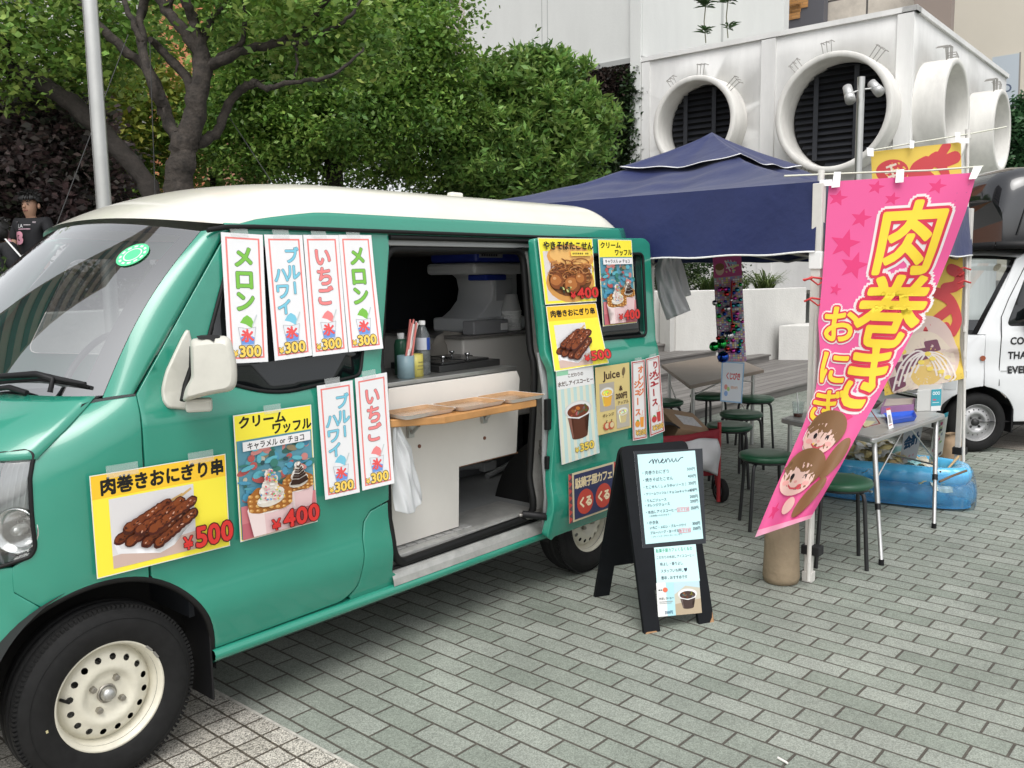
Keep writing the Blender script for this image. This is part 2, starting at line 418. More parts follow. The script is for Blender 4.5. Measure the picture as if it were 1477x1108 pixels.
# ================================================================= ground
def pavermat(name, bw, bh, c1, c2, mortar, ms, rot, offs=(0, 0), stagger=.5, speck=.5, vert=False):
    m = bpy.data.materials.new(name); m.use_nodes = True; t = m.node_tree; b = t.nodes['Principled BSDF']; N = t.nodes.new; L = t.links.new
    g = N('ShaderNodeNewGeometry'); mp = N('ShaderNodeMapping'); mp.inputs['Rotation'].default_value = (0, 0, rot); mp.inputs['Location'].default_value = (*offs, 0)
    if vert:
        sx = N('ShaderNodeSeparateXYZ'); cx_ = N('ShaderNodeCombineXYZ'); L(g.outputs['Position'], sx.inputs[0]); L(sx.outputs[1], cx_.inputs[0]); L(sx.outputs[2], cx_.inputs[1]); L(cx_.outputs[0], mp.inputs['Vector'])
    else: L(g.outputs['Position'], mp.inputs['Vector'])
    wn = N('ShaderNodeTexNoise'); wn.inputs['Scale'].default_value = 9; wn.inputs['Detail'].default_value = 3; L(mp.outputs[0], wn.inputs['Vector'])
    wa = N('ShaderNodeVectorMath'); wa.operation = 'MULTIPLY_ADD'; L(wn.outputs['Color'], wa.inputs[0]); wa.inputs[1].default_value = (.004, .004, 0); L(mp.outputs[0], wa.inputs[2])
    br = N('ShaderNodeTexBrick'); br.offset = stagger; br.squash = 1
    br.inputs['Scale'].default_value = 1; br.inputs['Brick Width'].default_value = bw; br.inputs['Row Height'].default_value = bh
    br.inputs['Mortar Size'].default_value = ms; br.inputs['Mortar Smooth'].default_value = .25; br.inputs['Bias'].default_value = 0
    br.inputs['Color1'].default_value = (*c1, 1); br.inputs['Color2'].default_value = (*c2, 1); br.inputs['Mortar'].default_value = (*mortar, 1)
    L(wa.outputs[0], br.inputs['Vector'])
    sp = N('ShaderNodeTexVoronoi'); sp.inputs['Scale'].default_value = 260; L(g.outputs['Position'], sp.inputs['Vector'])
    mr = N('ShaderNodeMapRange'); mr.inputs[1].default_value = 0; mr.inputs[2].default_value = 1; mr.inputs[3].default_value = 1-speck; mr.inputs[4].default_value = 1+speck*.7
    s1 = N('ShaderNodeSeparateColor'); L(sp.outputs['Color'], s1.inputs[0]); L(s1.outputs[0], mr.inputs[0])
    bn = N('ShaderNodeTexNoise'); bn.inputs['Scale'].default_value = 1.3; bn.inputs['Detail'].default_value = 9; bn.inputs['Roughness'].default_value = .7; L(g.outputs['Position'], bn.inputs['Vector'])
    m2 = N('ShaderNodeMapRange'); m2.inputs[1].default_value = .3; m2.inputs[2].default_value = .7; m2.inputs[3].default_value = .70; m2.inputs[4].default_value = 1.14; L(bn.outputs[0], m2.inputs[0])
    mu = N('ShaderNodeMath'); mu.operation = 'MULTIPLY'; L(mr.outputs[0], mu.inputs[0]); L(m2.outputs[0], mu.inputs[1])
    mx = N('ShaderNodeMix'); mx.data_type = 'RGBA'; mx.blend_type = 'MULTIPLY'; mx.inputs['Factor'].default_value = 1; L(br.outputs['Color'], mx.inputs[6]); L(mu.outputs[0], mx.inputs[7])
    L(mx.outputs[2], b.inputs['Base Color']); b.inputs['Roughness'].default_value = .62; b.inputs['Specular IOR Level'].default_value = .4
    bp = N('ShaderNodeBump'); bp.inputs['Strength'].default_value = .6; bp.inputs['Distance'].default_value = .004; bp.invert = True; L(br.outputs['Fac'], bp.inputs['Height'])
    b2 = N('ShaderNodeBump'); b2.inputs['Strength'].default_value = .25; b2.inputs['Distance'].default_value = .002; L(sp.outputs['Distance'], b2.inputs['Height']); L(bp.outputs[0], b2.inputs['Normal'])
    L(b2.outputs[0], b.inputs['Normal'])
    return m
GRN = pavermat('green_pavers', .2005, .100, (.225, .255, .215), (.305, .328, .288), (.088, .080, .066), .0052, R(90.8), (.05, .045), speck=.34)
BEI = pavermat('beige_tiles', .101, .094, (.42, .395, .34), (.50, .475, .42), (.10, .085, .065), .0048, R(90.8), (.02, .043), stagger=0, speck=.75)
struct(MB().add([(-60, -60, 0), (90, -60, 0), (90, 90, 0), (-60, 90, 0)], [(0, 1, 2, 3)]).build('ground', GRN))
struct(MB().add([(-8, -14, .004), (.462, -14, .004), (.497, .5, .004), (.51, 9, .004), (-8, 9, .004)], [(0, 1, 2, 3, 4)]).build('tiled_path', BEI))
struct(MB().add([(.462, -14, .005), (.473, -14, .005), (.508, .5, .005), (.521, 9, .005), (.51, 9, .005), (.497, .5, .005)], [(0, 1, 2, 5), (5, 2, 3, 4)]).build('path_edging', mat('edge_joint', (.5, .48, .43), .7, var=.4, vscale=30)))
struct(MB().add([(7.05, -9, .004), (13, -9, .004), (13, .35, .004), (7.05, .35, .004)], [(0, 1, 2, 3)]).build('tiled_strip', pavermat('large_tiles', .31, .31, (.36, .33, .28), (.44, .40, .35), (.09, .08, .065), .007, R(90.8), stagger=0)))

# ================================================================= the green food van
GREEN = mat('green_car_paint', (.022, .250, .170), .26, coat=1.0, var=.06, vscale=2.5)
CREAM = mat('cream_car_paint', (.74, .72, .63), .34, coat=.6, var=.10, vscale=3)
CREAMW = mat('cream_wheel_paint', (.66, .63, .52), .42, var=.12, vscale=14, bump=.05)
GLASSD = mat('dark_window_glass', (.010, .012, .013), .04, spec=.6)
WS = glassmat('windscreen_glass', (.84, .88, .87), 1.0, .01, 2.7)
FRIT = mat('black_frit', (.010, .010, .011), .08)
SEAL = mat('rubber_seal', (.007, .007, .007), .55, spec=.3)
GREYI = mat('grey_body_primer', (.30, .31, .31), .5, var=.12, vscale=8)
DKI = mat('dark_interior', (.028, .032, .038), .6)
WBOARD = mat('white_laminate_board', (.70, .67, .62), .45, var=.05, vscale=4)
PZ = [.18, .27, .43, .475, .565, .85, 1.02, 1.08, 1.115, 1.15, 1.20, 1.67, 1.73]
PY = [.05, .030, -.009, -.009, .010, .002, .003, .006, .016, .032, .038, .092, .102]
_zz = np.linspace(.1, 1.8, 400); _yy = np.interp(_zz, PZ, PY)
_k = np.hanning(7); _k /= _k.sum(); _yy = np.convolve(np.pad(_yy, 3, mode='edge'), _k, 'valid')
def ysd(z): return float(np.interp(z, _zz, _yy))
def SIDE(x, z): return (x, ysd(z), z)
# nose: rings of a superellipse in plan; th 0 = side, pi/2 = middle of the front
NZ = [.18, .30, .45, .70, .85, .96, 1.02, 1.06, 1.10, 1.13, 1.16]
NA = [.52, .60, .63, .63, .60, .565, .52, .465, .39, .32, .25]
NB = [0, 0, 0, 0, 0, .0, .003, .010, .022, .030, .035]
NX0 = .139
def NOSE(th, z, n=2.7):
    a = float(np.interp(z, NZ, NA)); b = .7375-ysd(z)-float(np.interp(z, NZ, NB))*min(1, th*3)
    if z > 1.0: n = n-(z-1.0)*2
    return (NX0-a*abs(math.sin(th))**(2/n), .7375-b*(abs(math.cos(th))**(2/n))*(1 if math.cos(th) >= 0 else -1), z)
van = thing('food_van', 'green kei food van with cream roof, open side door and menu posters', 'van', (1.2, .74, 0))
def pxs(S, lst, g): 
    o = []
    for m in lst: g = onsurf(S, m, g); o.append(g)
    return o
def arc(cx, cz, r_, a0, a1, n=14): return [(cx+r_*math.cos(R(a0+(a1-a0)*i/n)), cz+r_*math.sin(R(a0+(a1-a0)*i/n))) for i in range(n+1)]
ARC = (.004, .290, .335)
# --- front door, with its window hole
dseam = [(.140, 1.158), (.137, 1.06), (.136, .90), (.136, .605)]
door = dseam+arc(*ARC, 66, 2, 12)[0:]+[(.345, .302), (.86, .308), (.925, .35), (.945, .47), (.948, .53), (.962, .59), (.995, .625), (1.088, .645), (1.085, 1.13), (1.195, 1.60), (1.20, 1.662), (.56, 1.662), (.50, 1.64), (.32, 1.40)]
win = rnd([(.345, 1.195, .03), (.60, 1.105, .1), (.985, 1.135, .03), (1.03, 1.30, .05), (1.10, 1.60, .04), (.60, 1.595, .05), (.508, 1.575, .06)], .04)
fd = panel('front_door', rnd([(x, z, .03 if z < .45 and x > .8 else .02 if z > 1.6 else 0.0) for x, z in door], .0), SIDE, GREEN, van, holes=[win], step=.032)
panel('window_glass', offs2(win, -.01), lambda x, z: (x, ysd(z)+.012, z), GLASSD, fd, step=.08, solid=.004, bevel=0)
def ribbon(name, pts, S, r_, mat_, parent, closed=True, off=-.001, n=6):
    ps = [V(S(*q))+V((0, off, 0)) for q in pts]
    if closed: ps.append(ps[0]); ps.append(ps[1])
    return MB().tube(ps, r_, n, caps=not closed).build(name, mat_, parent)
ribbon('window_seal', resample(win, .05), SIDE, .007, SEAL, fd)
# --- fender with headlight cut, bumper
g0 = (.15, 1.1)
hl = pxs(NOSE, [(-12, 655), (40, 649), (50, 656), (51, 790), (44, 803), (-14, 822)], (.25, 1.0))
fs_ = [onsurf(NOSE, m, (.1, 1.1)) for m in ((199, 577), (146, 577), (84, 590), (0, 632), (-30, 650))]
archn = []
for a in np.linspace(66, 168, 22):
    x, z = ARC[0]+ARC[2]*math.cos(R(a)), ARC[1]+ARC[2]*math.sin(R(a))
    n_ = 2.7; aa = float(np.interp(z, NZ, NA)); th = math.asin(min(1, (max(0.0, NX0-x)/aa)))
    th = math.asin(min(1, (max(0.0, (NX0-x))/aa)**(n_/2))); archn.append((th, z))
i_b = min(range(len(archn)), key=lambda i: np.hypot(*(proj(NOSE(*archn[i]))-(70, 889))))
bs = pxs(NOSE, [(18, 818), (20, 855)], (.3, .7))
fend = [(0.0, 1.156), (0.0, .606)]+archn[0:i_b+1]+bs[::-1]+[hl[4], hl[3], hl[2], hl[1], hl[0]]+fs_[::-1][:-1]
fend = [(max(0.0, a), z) for a, z in fend]
panel('front_fender', fend, NOSE, GREEN, van, step=.05)
hm = mat('headlight_lens', (.55, .57, .57), .12, coat=1, spec=.8)
hb = panel('headlight', rnd(hl, .02), lambda a, z: tuple(np.array(NOSE(a, z))+(0.004, .004, 0)), glassmat('clear_lens', (.93, .94, .94), 1, .02, 1.8), van, step=.05, solid=.003, bevel=0)
b = MB()
for k in range(15):                                             # fluted silver reflector behind the lens
    t0 = .23+.028*k
    b.loft([[NOSE(t, z) if e == 0 else tuple(np.array(NOSE(t, z))+(.05+.018*math.sin(PI*j/4), .05+.018*math.sin(PI*j/4), 0)) for j, t in enumerate(np.linspace(t0, t0+.028, 5))] for e, z in ((1, .75), (1, .80), (1, .86), (1, .92), (1, .97), (1, 1.02))])
ribbon('lamp_gasket', resample(rnd(hl, .02), .05), NOSE, .006, SEAL, van)
lc = np.array(NOSE(*onsurf(NOSE, (16, 770), (.5, .8)))); Ml = Matrix.Translation(lc+(.02, .02, 0))@V((-.72, -.68, .05)).to_track_quat('Z', 'Y').to_matrix().to_4x4()
MB().lathe([(.0, -.05), (.02, -.045), (.045, -.02), (.060, .006), (.064, .006), (.066, -.01)], Ml, 28).build('lamp_bowl', CHROME, hb); MB().lathe([(0, .012), (.012, .008), (.016, -.01), (.016, -.04)], Ml, 16).build('bulb_cap', mat('lamp_bulb', (.6, .6, .58), .2, metal=.6), hb)
b.build('reflector', mat('lamp_reflector', (.74, .75, .75), .30, metal=.45), hb)
bump = bs[::-1]+[hl[5], (1.0, .735), (PI/2, .73), (PI/2, .22), (1.0, .22), archn[-1]]+archn[i_b:][::-1]
panel('front_bumper', bump, NOSE, GREEN, van, step=.06)
front = [hl[0], hl[5], (1.0, .745), (PI/2, .745), (PI/2, 1.00), (1.0, 1.0)]
panel('grille', front, lambda a, z: tuple(np.array(NOSE(a, z))+(.004, 0, 0)), GREEN, van, step=.06)
# bonnet: the upper rings, both sides
rows = []
top_th = fs_[:0]
for z in np.linspace(1.005, 1.155, 10):
    rows.append([NOSE(th, z) for th in np.linspace(.30+max(0, (1.155-z))*.9, PI-.30-max(0, (1.155-z))*.9, 26)])
MB().loft(rows).build('bonnet', GREEN, van, solid=.006)
# far side of the nose, the mirror image
NOSF = lambda th, z: (lambda q: (q[0], 1.475-q[1], q[2]))(NOSE(th, z))
OF = (-.6, .8, .2)
panel('front_fender', fend, NOSF, GREEN, van, step=.08, out=OF); panel('front_bumper', bump, NOSF, GREEN, van, step=.08, out=OF); panel('grille', front, NOSF, GREEN, van, step=.08, out=OF)
hf = panel('headlight', rnd(hl, .02), lambda a, z: tuple(np.array(NOSF(a, z))+(0.004, -.004, 0)), MATS['clear_lens'], van, step=.08, solid=.003, bevel=0, out=OF)
b = MB(); b.loft([[tuple(np.array(NOSF(t, z))+(.05, -.05, 0)) for t in np.linspace(.23, .65, 12)] for z in (.75, .86, 1.02)]); b.build('reflector', MATS['lamp_reflector'], hf)
b = MB(); b.loft([[tuple(np.array(NOSE(th, z))+(-.003, 0, 0)) for th in np.linspace(.95, PI-.95, 20)] for z in (.36, .46)]); b.build('air_intake', DARK, van, solid=.004)
# --- windscreen
def ELL(s, e):                                                     # s 0..1 near to far, e 0 bottom .. 1 top
    q = 1-(2*s-1)**2; q2 = 1-abs(2*s-1)**2.6
    bo = np.array([.060-.215*q2, .083+s*1.309, 1.152-.030*q]); to = np.array([.430-.105*q2, .125+s*1.225, 1.647+.045*q])
    p = bo*(1-e)+to*e; p[0] -= .045*math.sin(PI*e)*(.5+.5*q); p[2] += .02*math.sin(PI*e); p[1] += 0
    return p
ins = .035
wsg = MB().loft([[ELL(s, e) for s in np.linspace(0, 1, 22)] for e in np.linspace(0, 1, 14)]).build('windscreen', WS, van)
b = MB()
for (s0, s1, e0, e1) in ((0, 1, .955, 1.0), (0, .045, .07, .955), (.955, 1, .07, .955), (0, 1, 0, .07)):
    b.loft([[ELL(s, e)+np.array((.004, 0, -.002)) for s in np.linspace(s0, s1, 22 if s1-s0 > .5 else 4)] for e in np.linspace(e0, e1, 4 if e1-e0 < .5 else 14)])
b.build('black_border', FRIT, wsg)
b = MB(); c_ = ELL(.12, .80); ts = (ELL(.13, .80)-ELL(.11, .80)); ts /= np.linalg.norm(ts); te = ELL(.12, .82)-ELL(.12, .78); te /= np.linalg.norm(te); nn = np.cross(te, ts); nn /= np.linalg.norm(nn)
if nn@(CAMLOC-c_) < 0: nn = -nn
disc = lambda r0, r1, h, a0=0, a1=2*PI, n=28: ([c_+ts*r_*math.cos(a0+(a1-a0)*i/n)+te*r_*math.sin(a0+(a1-a0)*i/n)+nn*h for r_ in (r0, r1) for i in range(n+1)], [(i, i+1, n+2+i, n+1+i) for i in range(n)])
gl = (.10, .62, .28); v_, f_ = disc(.0005, .052, .003); b.add(v_, f_, 0, gl)
v_, f_ = disc(.026, .030, .0034); b.add(v_, f_, 0, (.7, .75, .7))
for k in range(12): v_, f_ = disc(.036, .044, .0034, k*PI/6, k*PI/6+.3, 3); b.add(v_, f_, 0, (.7, .75, .7))
b.build('round_sticker', PRINT, wsg)
# cowl and wipers
b = MB(); b.loft([[ELL(s, .0)+np.array((dx, 0, dz)) for s in np.linspace(0, 1, 22)] for dx, dz in ((.03, .012), (.0, .006), (-.05, -.012), (-.075, -.03))]); b.build('cowl', BLACK, van)
def wsp(px, py, h=.015, g=(.3, .1)):
    s, e = onsurf(lambda s, e: tuple(ELL(s, e)), (px, py), g); return V(ELL(s, e))+V(nn)*h
w0, w1, w2 = wsp(129, 560, .02), wsp(60, 548, .028), wsp(-25, 552, .025)
b = MB(); b.tube([w0, wsp(90, 553, .02), w1, w2], [.006, .009, .010, .007], 8); b.tube([wsp(129, 560, .008), wsp(60, 550, .008), wsp(-20, 556, .008)], .005, 6)
for q in (.2, .45, .7): b.tube([w0.lerp(w1, q), V(wsp(129-69*q, 560-10*q, .006))], .005, 6)
b.tube([wsp(78, 572, .02), wsp(85, 556, .03), wsp(60, 548, .03)], .008, 6); b.tube([wsp(45, 573, .02), wsp(20, 566, .025), wsp(-20, 570, .02)], .009, 6)
b.build('wiper', BLACK, van)
# --- A pillars (near and far)
def APIL(far=False):
    rows = []
    fr = [(.135, 1.160), (.32, 1.40), (.50, 1.645), (.575, 1.664)]
    for e in np.linspace(0, 1, 16):
        a = ELL(0, e)+np.array((0, -.004, 0)); i = np.interp(e, [0, .5, .95, 1], [0, 1, 2, 2.3]); k = min(2, int(i)); f = i-k
        x, z = (np.array(fr[k])*(1-f)+np.array(fr[k+1])*f); c = np.array((x-.004, ysd(z), z)); m_ = (a+c)/2+np.array((-.012, -.020, .004))
        r_ = []
        for t in np.linspace(0, 1, 7): r_.append(a*(1-t)**2+2*m_*t*(1-t)+c*t*t)
        r_.append(c+np.array((0.01, .03, 0)))
        if far: r_ = [(q[0], 1.475-q[1], q[2]) for q in r_]
        rows.append(r_)
    return MB().loft(rows)
APIL().build('front_pillar', GREEN, van); APIL(True).build('front_pillar', GREEN, van)
# --- roof
XR = 2.835
def bandz(x): return 1.672+(.052)*float(np.clip((x-.56)/.32, 0, 1))**.7
def ROOF(s, x01):
    q = 1-(2*s-1)**2; xf = .440-.108*(1-abs(2*s-1)**2.6); x = xf+(XR+.03*q-xf)*x01
    e = 1-(1-min(1, (x-xf)/.85))**2.7; er = 1-max(0, (x01-.93)/.07)**2.2*.5
    d = min(s, 1-s)*1.475; prof = np.interp(d, [0, .012, .05, .10, .18, .28, .45, .74], [0, .050, .098, .140, .170, .188, .200, .206])
    zf = .035*q+.01; z = 1.664+(zf*(1-e)+prof*e)*er
    ymn = .098+.012*(1-min(1, (x-xf)/.3)) ; wdt = 1.475-2*ymn
    return np.array((x, ymn+s*wdt, z))
srow = np.concatenate([[0, .012, .024, .04, .06, .085, .115, .15, .20, .27, .35, .43], [.5]]); srow = np.concatenate([srow, (1-srow[:-1])[::-1]])
b = MB(); b.loft([[ROOF(s, t) for s in srow] for t in np.concatenate([np.linspace(0, .4, 22), np.linspace(.43, .9, 12), np.linspace(.92, 1, 8)])])
roof = b.build('roof', CREAM, van, sub=1)
# green band between gutter and roof, near side and far side
for sd in (0, 1):
    rows = []
    for x in np.linspace(.50, XR-.01, 40):
        zt = bandz(x); r_ = []
        for k in range(6):
            z = 1.655+(zt-1.655)*k/5; y = .086+.012*math.sin(PI*.5*k/5)+(.006*(k/5)); y = y-.006*math.sin(PI*k/5)
            r_.append((x, 1.475-y if sd else y, z))
        rows.append(r_)
    bb = MB().loft(rows).build('roof_band', GREEN, van, solid=.004)
    # drip gutter
    yg = (lambda y: 1.475-y) if sd else (lambda y: y)
    MB().tube([(x, yg(.083), z) for x, z in ((.43, 1.648), (.50, 1.661), (.60, 1.664), (2.0, 1.664), (XR, 1.664))], .008, 8).build('drip_gutter', SEAL if not sd else GREEN, van)
bx = MB(); p_ = ony(652, 274, .55); bx.box((p_[0]-.03, .52, 1.86), (p_[0]+.05, .56, 1.892)); bx.build('roof_aerial', CREAM, van, bevel=.01)
# --- B pillar, sill, opening surround
open_ = [(1.094, .445), (1.088, .80), (1.085, 1.13), (1.20, 1.60), (1.215, 1.628), (2.02, 1.628), (2.05, 1.60), (2.035, 1.35), (2.017, 1.10), (2.0, .60), (1.995, .385)]
bp_ = [(.89, .312), (.930, .35), (.949, .47), (.952, .53), (.966, .588), (.998, .622), (1.088, .642), (1.094, .44), (1.10, .36), (1.17, .295), (.90, .295)]
panel('side_pillar', bp_, lambda x, z: (x, ysd(z)+.004, z), GREEN, van, step=.06, bevel=.006, solid=.03)
b = MB()                                                       # rolled sill, front wheel to rear wheel
rows = [[(x, y, z) for y, z in ((.06, .255), (.018, .26), (.006, .272), (.004, .286), (.010, .298), (.03, .302), (.06, .302))] for x in np.linspace(.33, 2.12, 24)]
b.loft(rows, smooth=True); b.build('sill', GREEN, van)
b = MB()                                                       # stepped door sill in bare grey paint
rows = [[(x, y, z) for y, z in ((.008, .299), (.012, .325), (.020, .345), (.030, .352), (.055, .352), (.062, .372), (.066, .396), (.09, .400), (.30, .400))] for x in np.linspace(1.10, 2.04, 16)]
b.loft(rows, smooth=False); b.build('door_step', mat('worn_grey_paint', (.42, .42, .40), .35, metal=.3, var=.25, vscale=14), van, bevel=.004)
MB().tube([(1.10, .045, .357), (2.03, .045, .357)], .009, 8).build('step_rail', SEAL, van)
b = MB()
for k in range(9): b.box((1.15+k*.055, .10, .4005), (1.15+k*.055+.046, .155, .404))
b.build('tread_plate', mat('tread', (.36, .36, .35), .5), van)
surr = rnd([(1.112, .43, .10), (1.10, 1.13, .2), (1.205, 1.60, .06), (2.03, 1.605, .07), (2.012, 1.10, .3), (1.965, .55, .25), (1.975, .385, .05), (1.16, .372, .08)], .06, 6)
ribbon('door_seal', resample(surr, .05), lambda x, z: (x, ysd(z)+.035, z), .017, SEAL, van, off=0, n=8)
b = MB()                                                       # jamb behind the open door, roof rail over the opening
panel('rear_jamb', [(1.975, .31), (2.30, .31), (2.30, 1.655), (2.03, 1.655), (2.05, 1.58), (2.03, 1.10), (1.985, .56)], lambda x, z: (x, ysd(z)+.035, z), mat('jamb_paint', (.34, .33, .31), .5, var=.25, vscale=9), van, step=.1)
panel('opening_header', [(1.19, 1.612), (2.05, 1.612), (2.30, 1.66), (1.17, 1.66)], lambda x, z: (x, ysd(z)+.012, z), mat('header_paint', (.30, .31, .31), .45), van, step=.1, solid=.02)
MB().tube([(1.2, .088, 1.643), (2.84, .088, 1.646)], .010, 8).build('door_rail', SEAL, van)
b = MB(); b.box((2.035, .02, .70), (2.075, .045, .73)); b.box((2.03, .015, .665), (2.08, .04, .69)); b.box((2.05, .018, .50), (2.065, .04, .56)); b.tube([(2.055, .03, .86), (2.055, .012, .86)], .018, 12); b.tube([(2.02, .02, .40), (1.93, .02, .395), (1.90, .05, .40)], .016, 8)
b.build('door_latch', mat('latch', (.25, .24, .22), .35, metal=.8), van, bevel=.003)
# --- body shell: floor, far side, tail, bulkheads
b = MB(); b.box((.35, .10, .36), (2.95, 1.40, .399)); b.build('floor_pan', GREYI, van)
FSIDE = lambda x, z: (x, 1.475-ysd(z), z)
fw = rnd([(.36, 1.20), (1.02, 1.14), (1.10, 1.585), (.55, 1.585)], .05)
fw2 = rnd([(1.25, 1.18), (2.05, 1.18), (2.05, 1.57), (1.32, 1.57)], .07)
panel('far_side', [(.136, 1.158), (.136, .31), (2.96, .31), (2.96, 1.10), (2.84, 1.67), (.56, 1.665), (.32, 1.40)], FSIDE, GREEN, van, holes=[fw, fw2, arc(2.43, .29, .33, 0, 180, 16)], step=.09, out=(0, 1, 0))
panel('far_window', fw, lambda x, z: (x, 1.475-ysd(z)-.02, z), glassmat('far_glass', (.6, .62, .62), 1, .02, 1.4), van, step=.2, solid=.003, bevel=0, out=(0, 1, 0))
panel('far_window', fw2, lambda x, z: (x, 1.475-ysd(z)-.02, z), GLASSD, van, step=.2, solid=.003, bevel=0, out=(0, 1, 0))
b = MB(); b.loft([[(2.96-.12*max(0, (z-1.1)/.57), y, z) for y in (.05+ysd(z), .3, .74, 1.17, 1.425-ysd(z))] for z in (.31, .7, 1.1, 1.4, 1.67)]); b.build('tailgate', GREEN, van, solid=.02)
panel('rear_quarter', [(2.06, .31), (2.10, .31)]+arc(2.43, .29, .335, 176, 4, 16)+[(2.93, .31), (2.95, 1.10), (2.84, 1.66), (2.06, 1.66)], lambda x, z: (x, ysd(z)+.02, z), GREEN, van, step=.08)
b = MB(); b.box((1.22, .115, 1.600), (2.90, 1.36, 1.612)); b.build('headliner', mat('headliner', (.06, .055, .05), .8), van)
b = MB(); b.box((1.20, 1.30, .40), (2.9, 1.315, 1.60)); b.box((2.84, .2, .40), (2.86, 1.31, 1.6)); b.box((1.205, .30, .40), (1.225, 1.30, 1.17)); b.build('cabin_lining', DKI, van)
b = MB(); b.tube([(1.40, 1.26, 1.18), (1.39, 1.25, 1.60)], .03, 8, flat=.5); b.tube([(2.02, 1.26, 1.05), (2.04, 1.24, 1.60)], .035, 8, flat=.5); b.build('inner_pillar', mat('pillar_trim', (.10, .105, .11), .6), van)
# inner wheel-side panel with two holes, seen below the counter
PNL = lambda x, z: (x, 1.0, z)
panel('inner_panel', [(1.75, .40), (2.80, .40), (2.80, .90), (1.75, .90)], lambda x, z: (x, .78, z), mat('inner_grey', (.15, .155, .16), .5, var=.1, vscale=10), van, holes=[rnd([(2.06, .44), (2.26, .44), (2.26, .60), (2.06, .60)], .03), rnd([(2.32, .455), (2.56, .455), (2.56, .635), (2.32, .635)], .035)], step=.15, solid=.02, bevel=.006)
b = MB(); b.tube([(2.1, .70, .50), (2.35, .70, .47)], .02, 8); b.tube([(2.35, .66, .415), (2.75, .70, .47)], .016, 8); b.box((2.33, .66, .44), (2.43, .70, .49)); b.tube([(1.80, .5, .41), (1.80, .7, .43)], .01, 6); b.build('belt_anchor', GREYI, van, bevel=.005)
# --- serving counter: white board, shelf, worktop
BRD = lambda x, z: (x, .12, z)
cp = panel('counter_board', [(1.10, .408), (1.578, .408), (1.588, .672), (1.97, .672), (2.00, 1.02), (1.98, 1.055), (1.10, 1.055)], BRD, WBOARD, van, step=.2, solid=.018, bevel=.0015, out=(0, -1, 0))
b = MB()
for x, z in ((1.355, .80), (1.75, .775)): b.tube([(x, .121, z), (x, .116, z)], .008, 10)
b.build('screw_cap', mat('rust_brown', (.18, .07, .04), .6), cp)
MB().box((1.60, .139, .664), (2.0, .155, .671)).build('board_edge', mat('ply_edge', (.25, .13, .07), .6), cp)
b = MB(); b.box((1.12, .155, 1.052), (2.02, .60, 1.072)); wt = b.build('worktop', STEEL, van, bevel=.003)
SH0, SH1, SHR = ony(567, 583, .03), ony(640, 597, -.06), ony(773, 570, -.06)
WOOD = mat('varnished_pine', (.50, .25, .085), .42, var=.30, vscale=5)
shz = .955
shelf = [(1.10, .105), (1.10, .0), (1.285, -.105), (1.845, -.105), (1.91, .105)]
b = MB(); b.prism(shelf, lambda x, y: (x, y, shz-.030), lambda x, y: (x, y, shz)); sh = b.build('serving_shelf', WOOD, van, bevel=.004)
b = MB()
for x in (1.30, 1.74): b.box((x-.015, .102, shz-.11), (x+.015, .117, shz-.032)); b.box((x-.012, .03, shz-.044), (x+.012, .105, shz-.032)); b.tube([(x, .10, shz-.09), (x, .06, shz-.055)], .008, 8)
b.build('shelf_bracket', STEEL, van, bevel=.002)
# --- sliding door, slid back and standing proud of the body
SLD = lambda x, z: (x, ysd(z)-.098, z)
fe = pxs(SLD, [(770, 343), (776, 400), (784, 470), (787, 512), (797, 536), (801, 600), (795, 700), (789, 776), (796, 781)], (1.85, 1.6))
re_ = pxs(SLD, [(871, 752), (930, 700), (953, 650), (953, 560), (951, 512), (946, 470), (941, 400), (938, 350), (930, 343)], (2.4, .35))
re_[0] = (2.37, .296); re_[1] = (2.70, .300); re_[2] = (2.90, .55)
sdp = [(x, z) for x, z in fe]+[(2.0, .296)]+[(2.37, .296), (2.78, .300), (2.83, .40), (2.93, .60)]+re_[3:]
wn = rnd([onsurf(SLD, m, (2.2, 1.3)) for m in ((857, 365), (926, 367), (932, 485), (858, 497))], .03)
wn = rnd([(2.02, wn[0][1]+.0), wn[5+1], wn[11+2], (2.02, wn[-1][1])], .035) if False else rnd([(2.00, 1.575), onsurf(SLD, (927, 366), (2.6, 1.5)), onsurf(SLD, (932, 484), (2.6, 1.2)), (2.00, 1.185)], .035)
sd = panel('sliding_door', rnd([(x, z, .02) for x, z in sdp], .02), SLD, GREEN, van, holes=[wn], step=.034, solid=.035, bevel=.006)
panel('window_glass', offs2(wn, -.01), lambda x, z: (x, ysd(z)-.085, z), GLASSD, sd, step=.1, solid=.004, bevel=0)
ribbon('window_seal', resample(wn, .05), SLD, .008, SEAL, sd)
panel('door_lining', [(1.96, .33), (2.85, .33), (2.85, 1.15), (1.96, 1.15)], lambda x, z: (x, ysd(z)-.055, z), GREYI, sd, step=.2)
b = MB(); b.box((1.955, -.075, .80), (1.99, -.055, .94)); b.box((1.955, -.075, .62), (1.99, -.055, .68)); b.tube([(1.96, -.07, .40), (1.95, -.02, .40), (1.90, .03, .41)], .018, 8); b.build('door_hinge', BLACK, sd, bevel=.004)
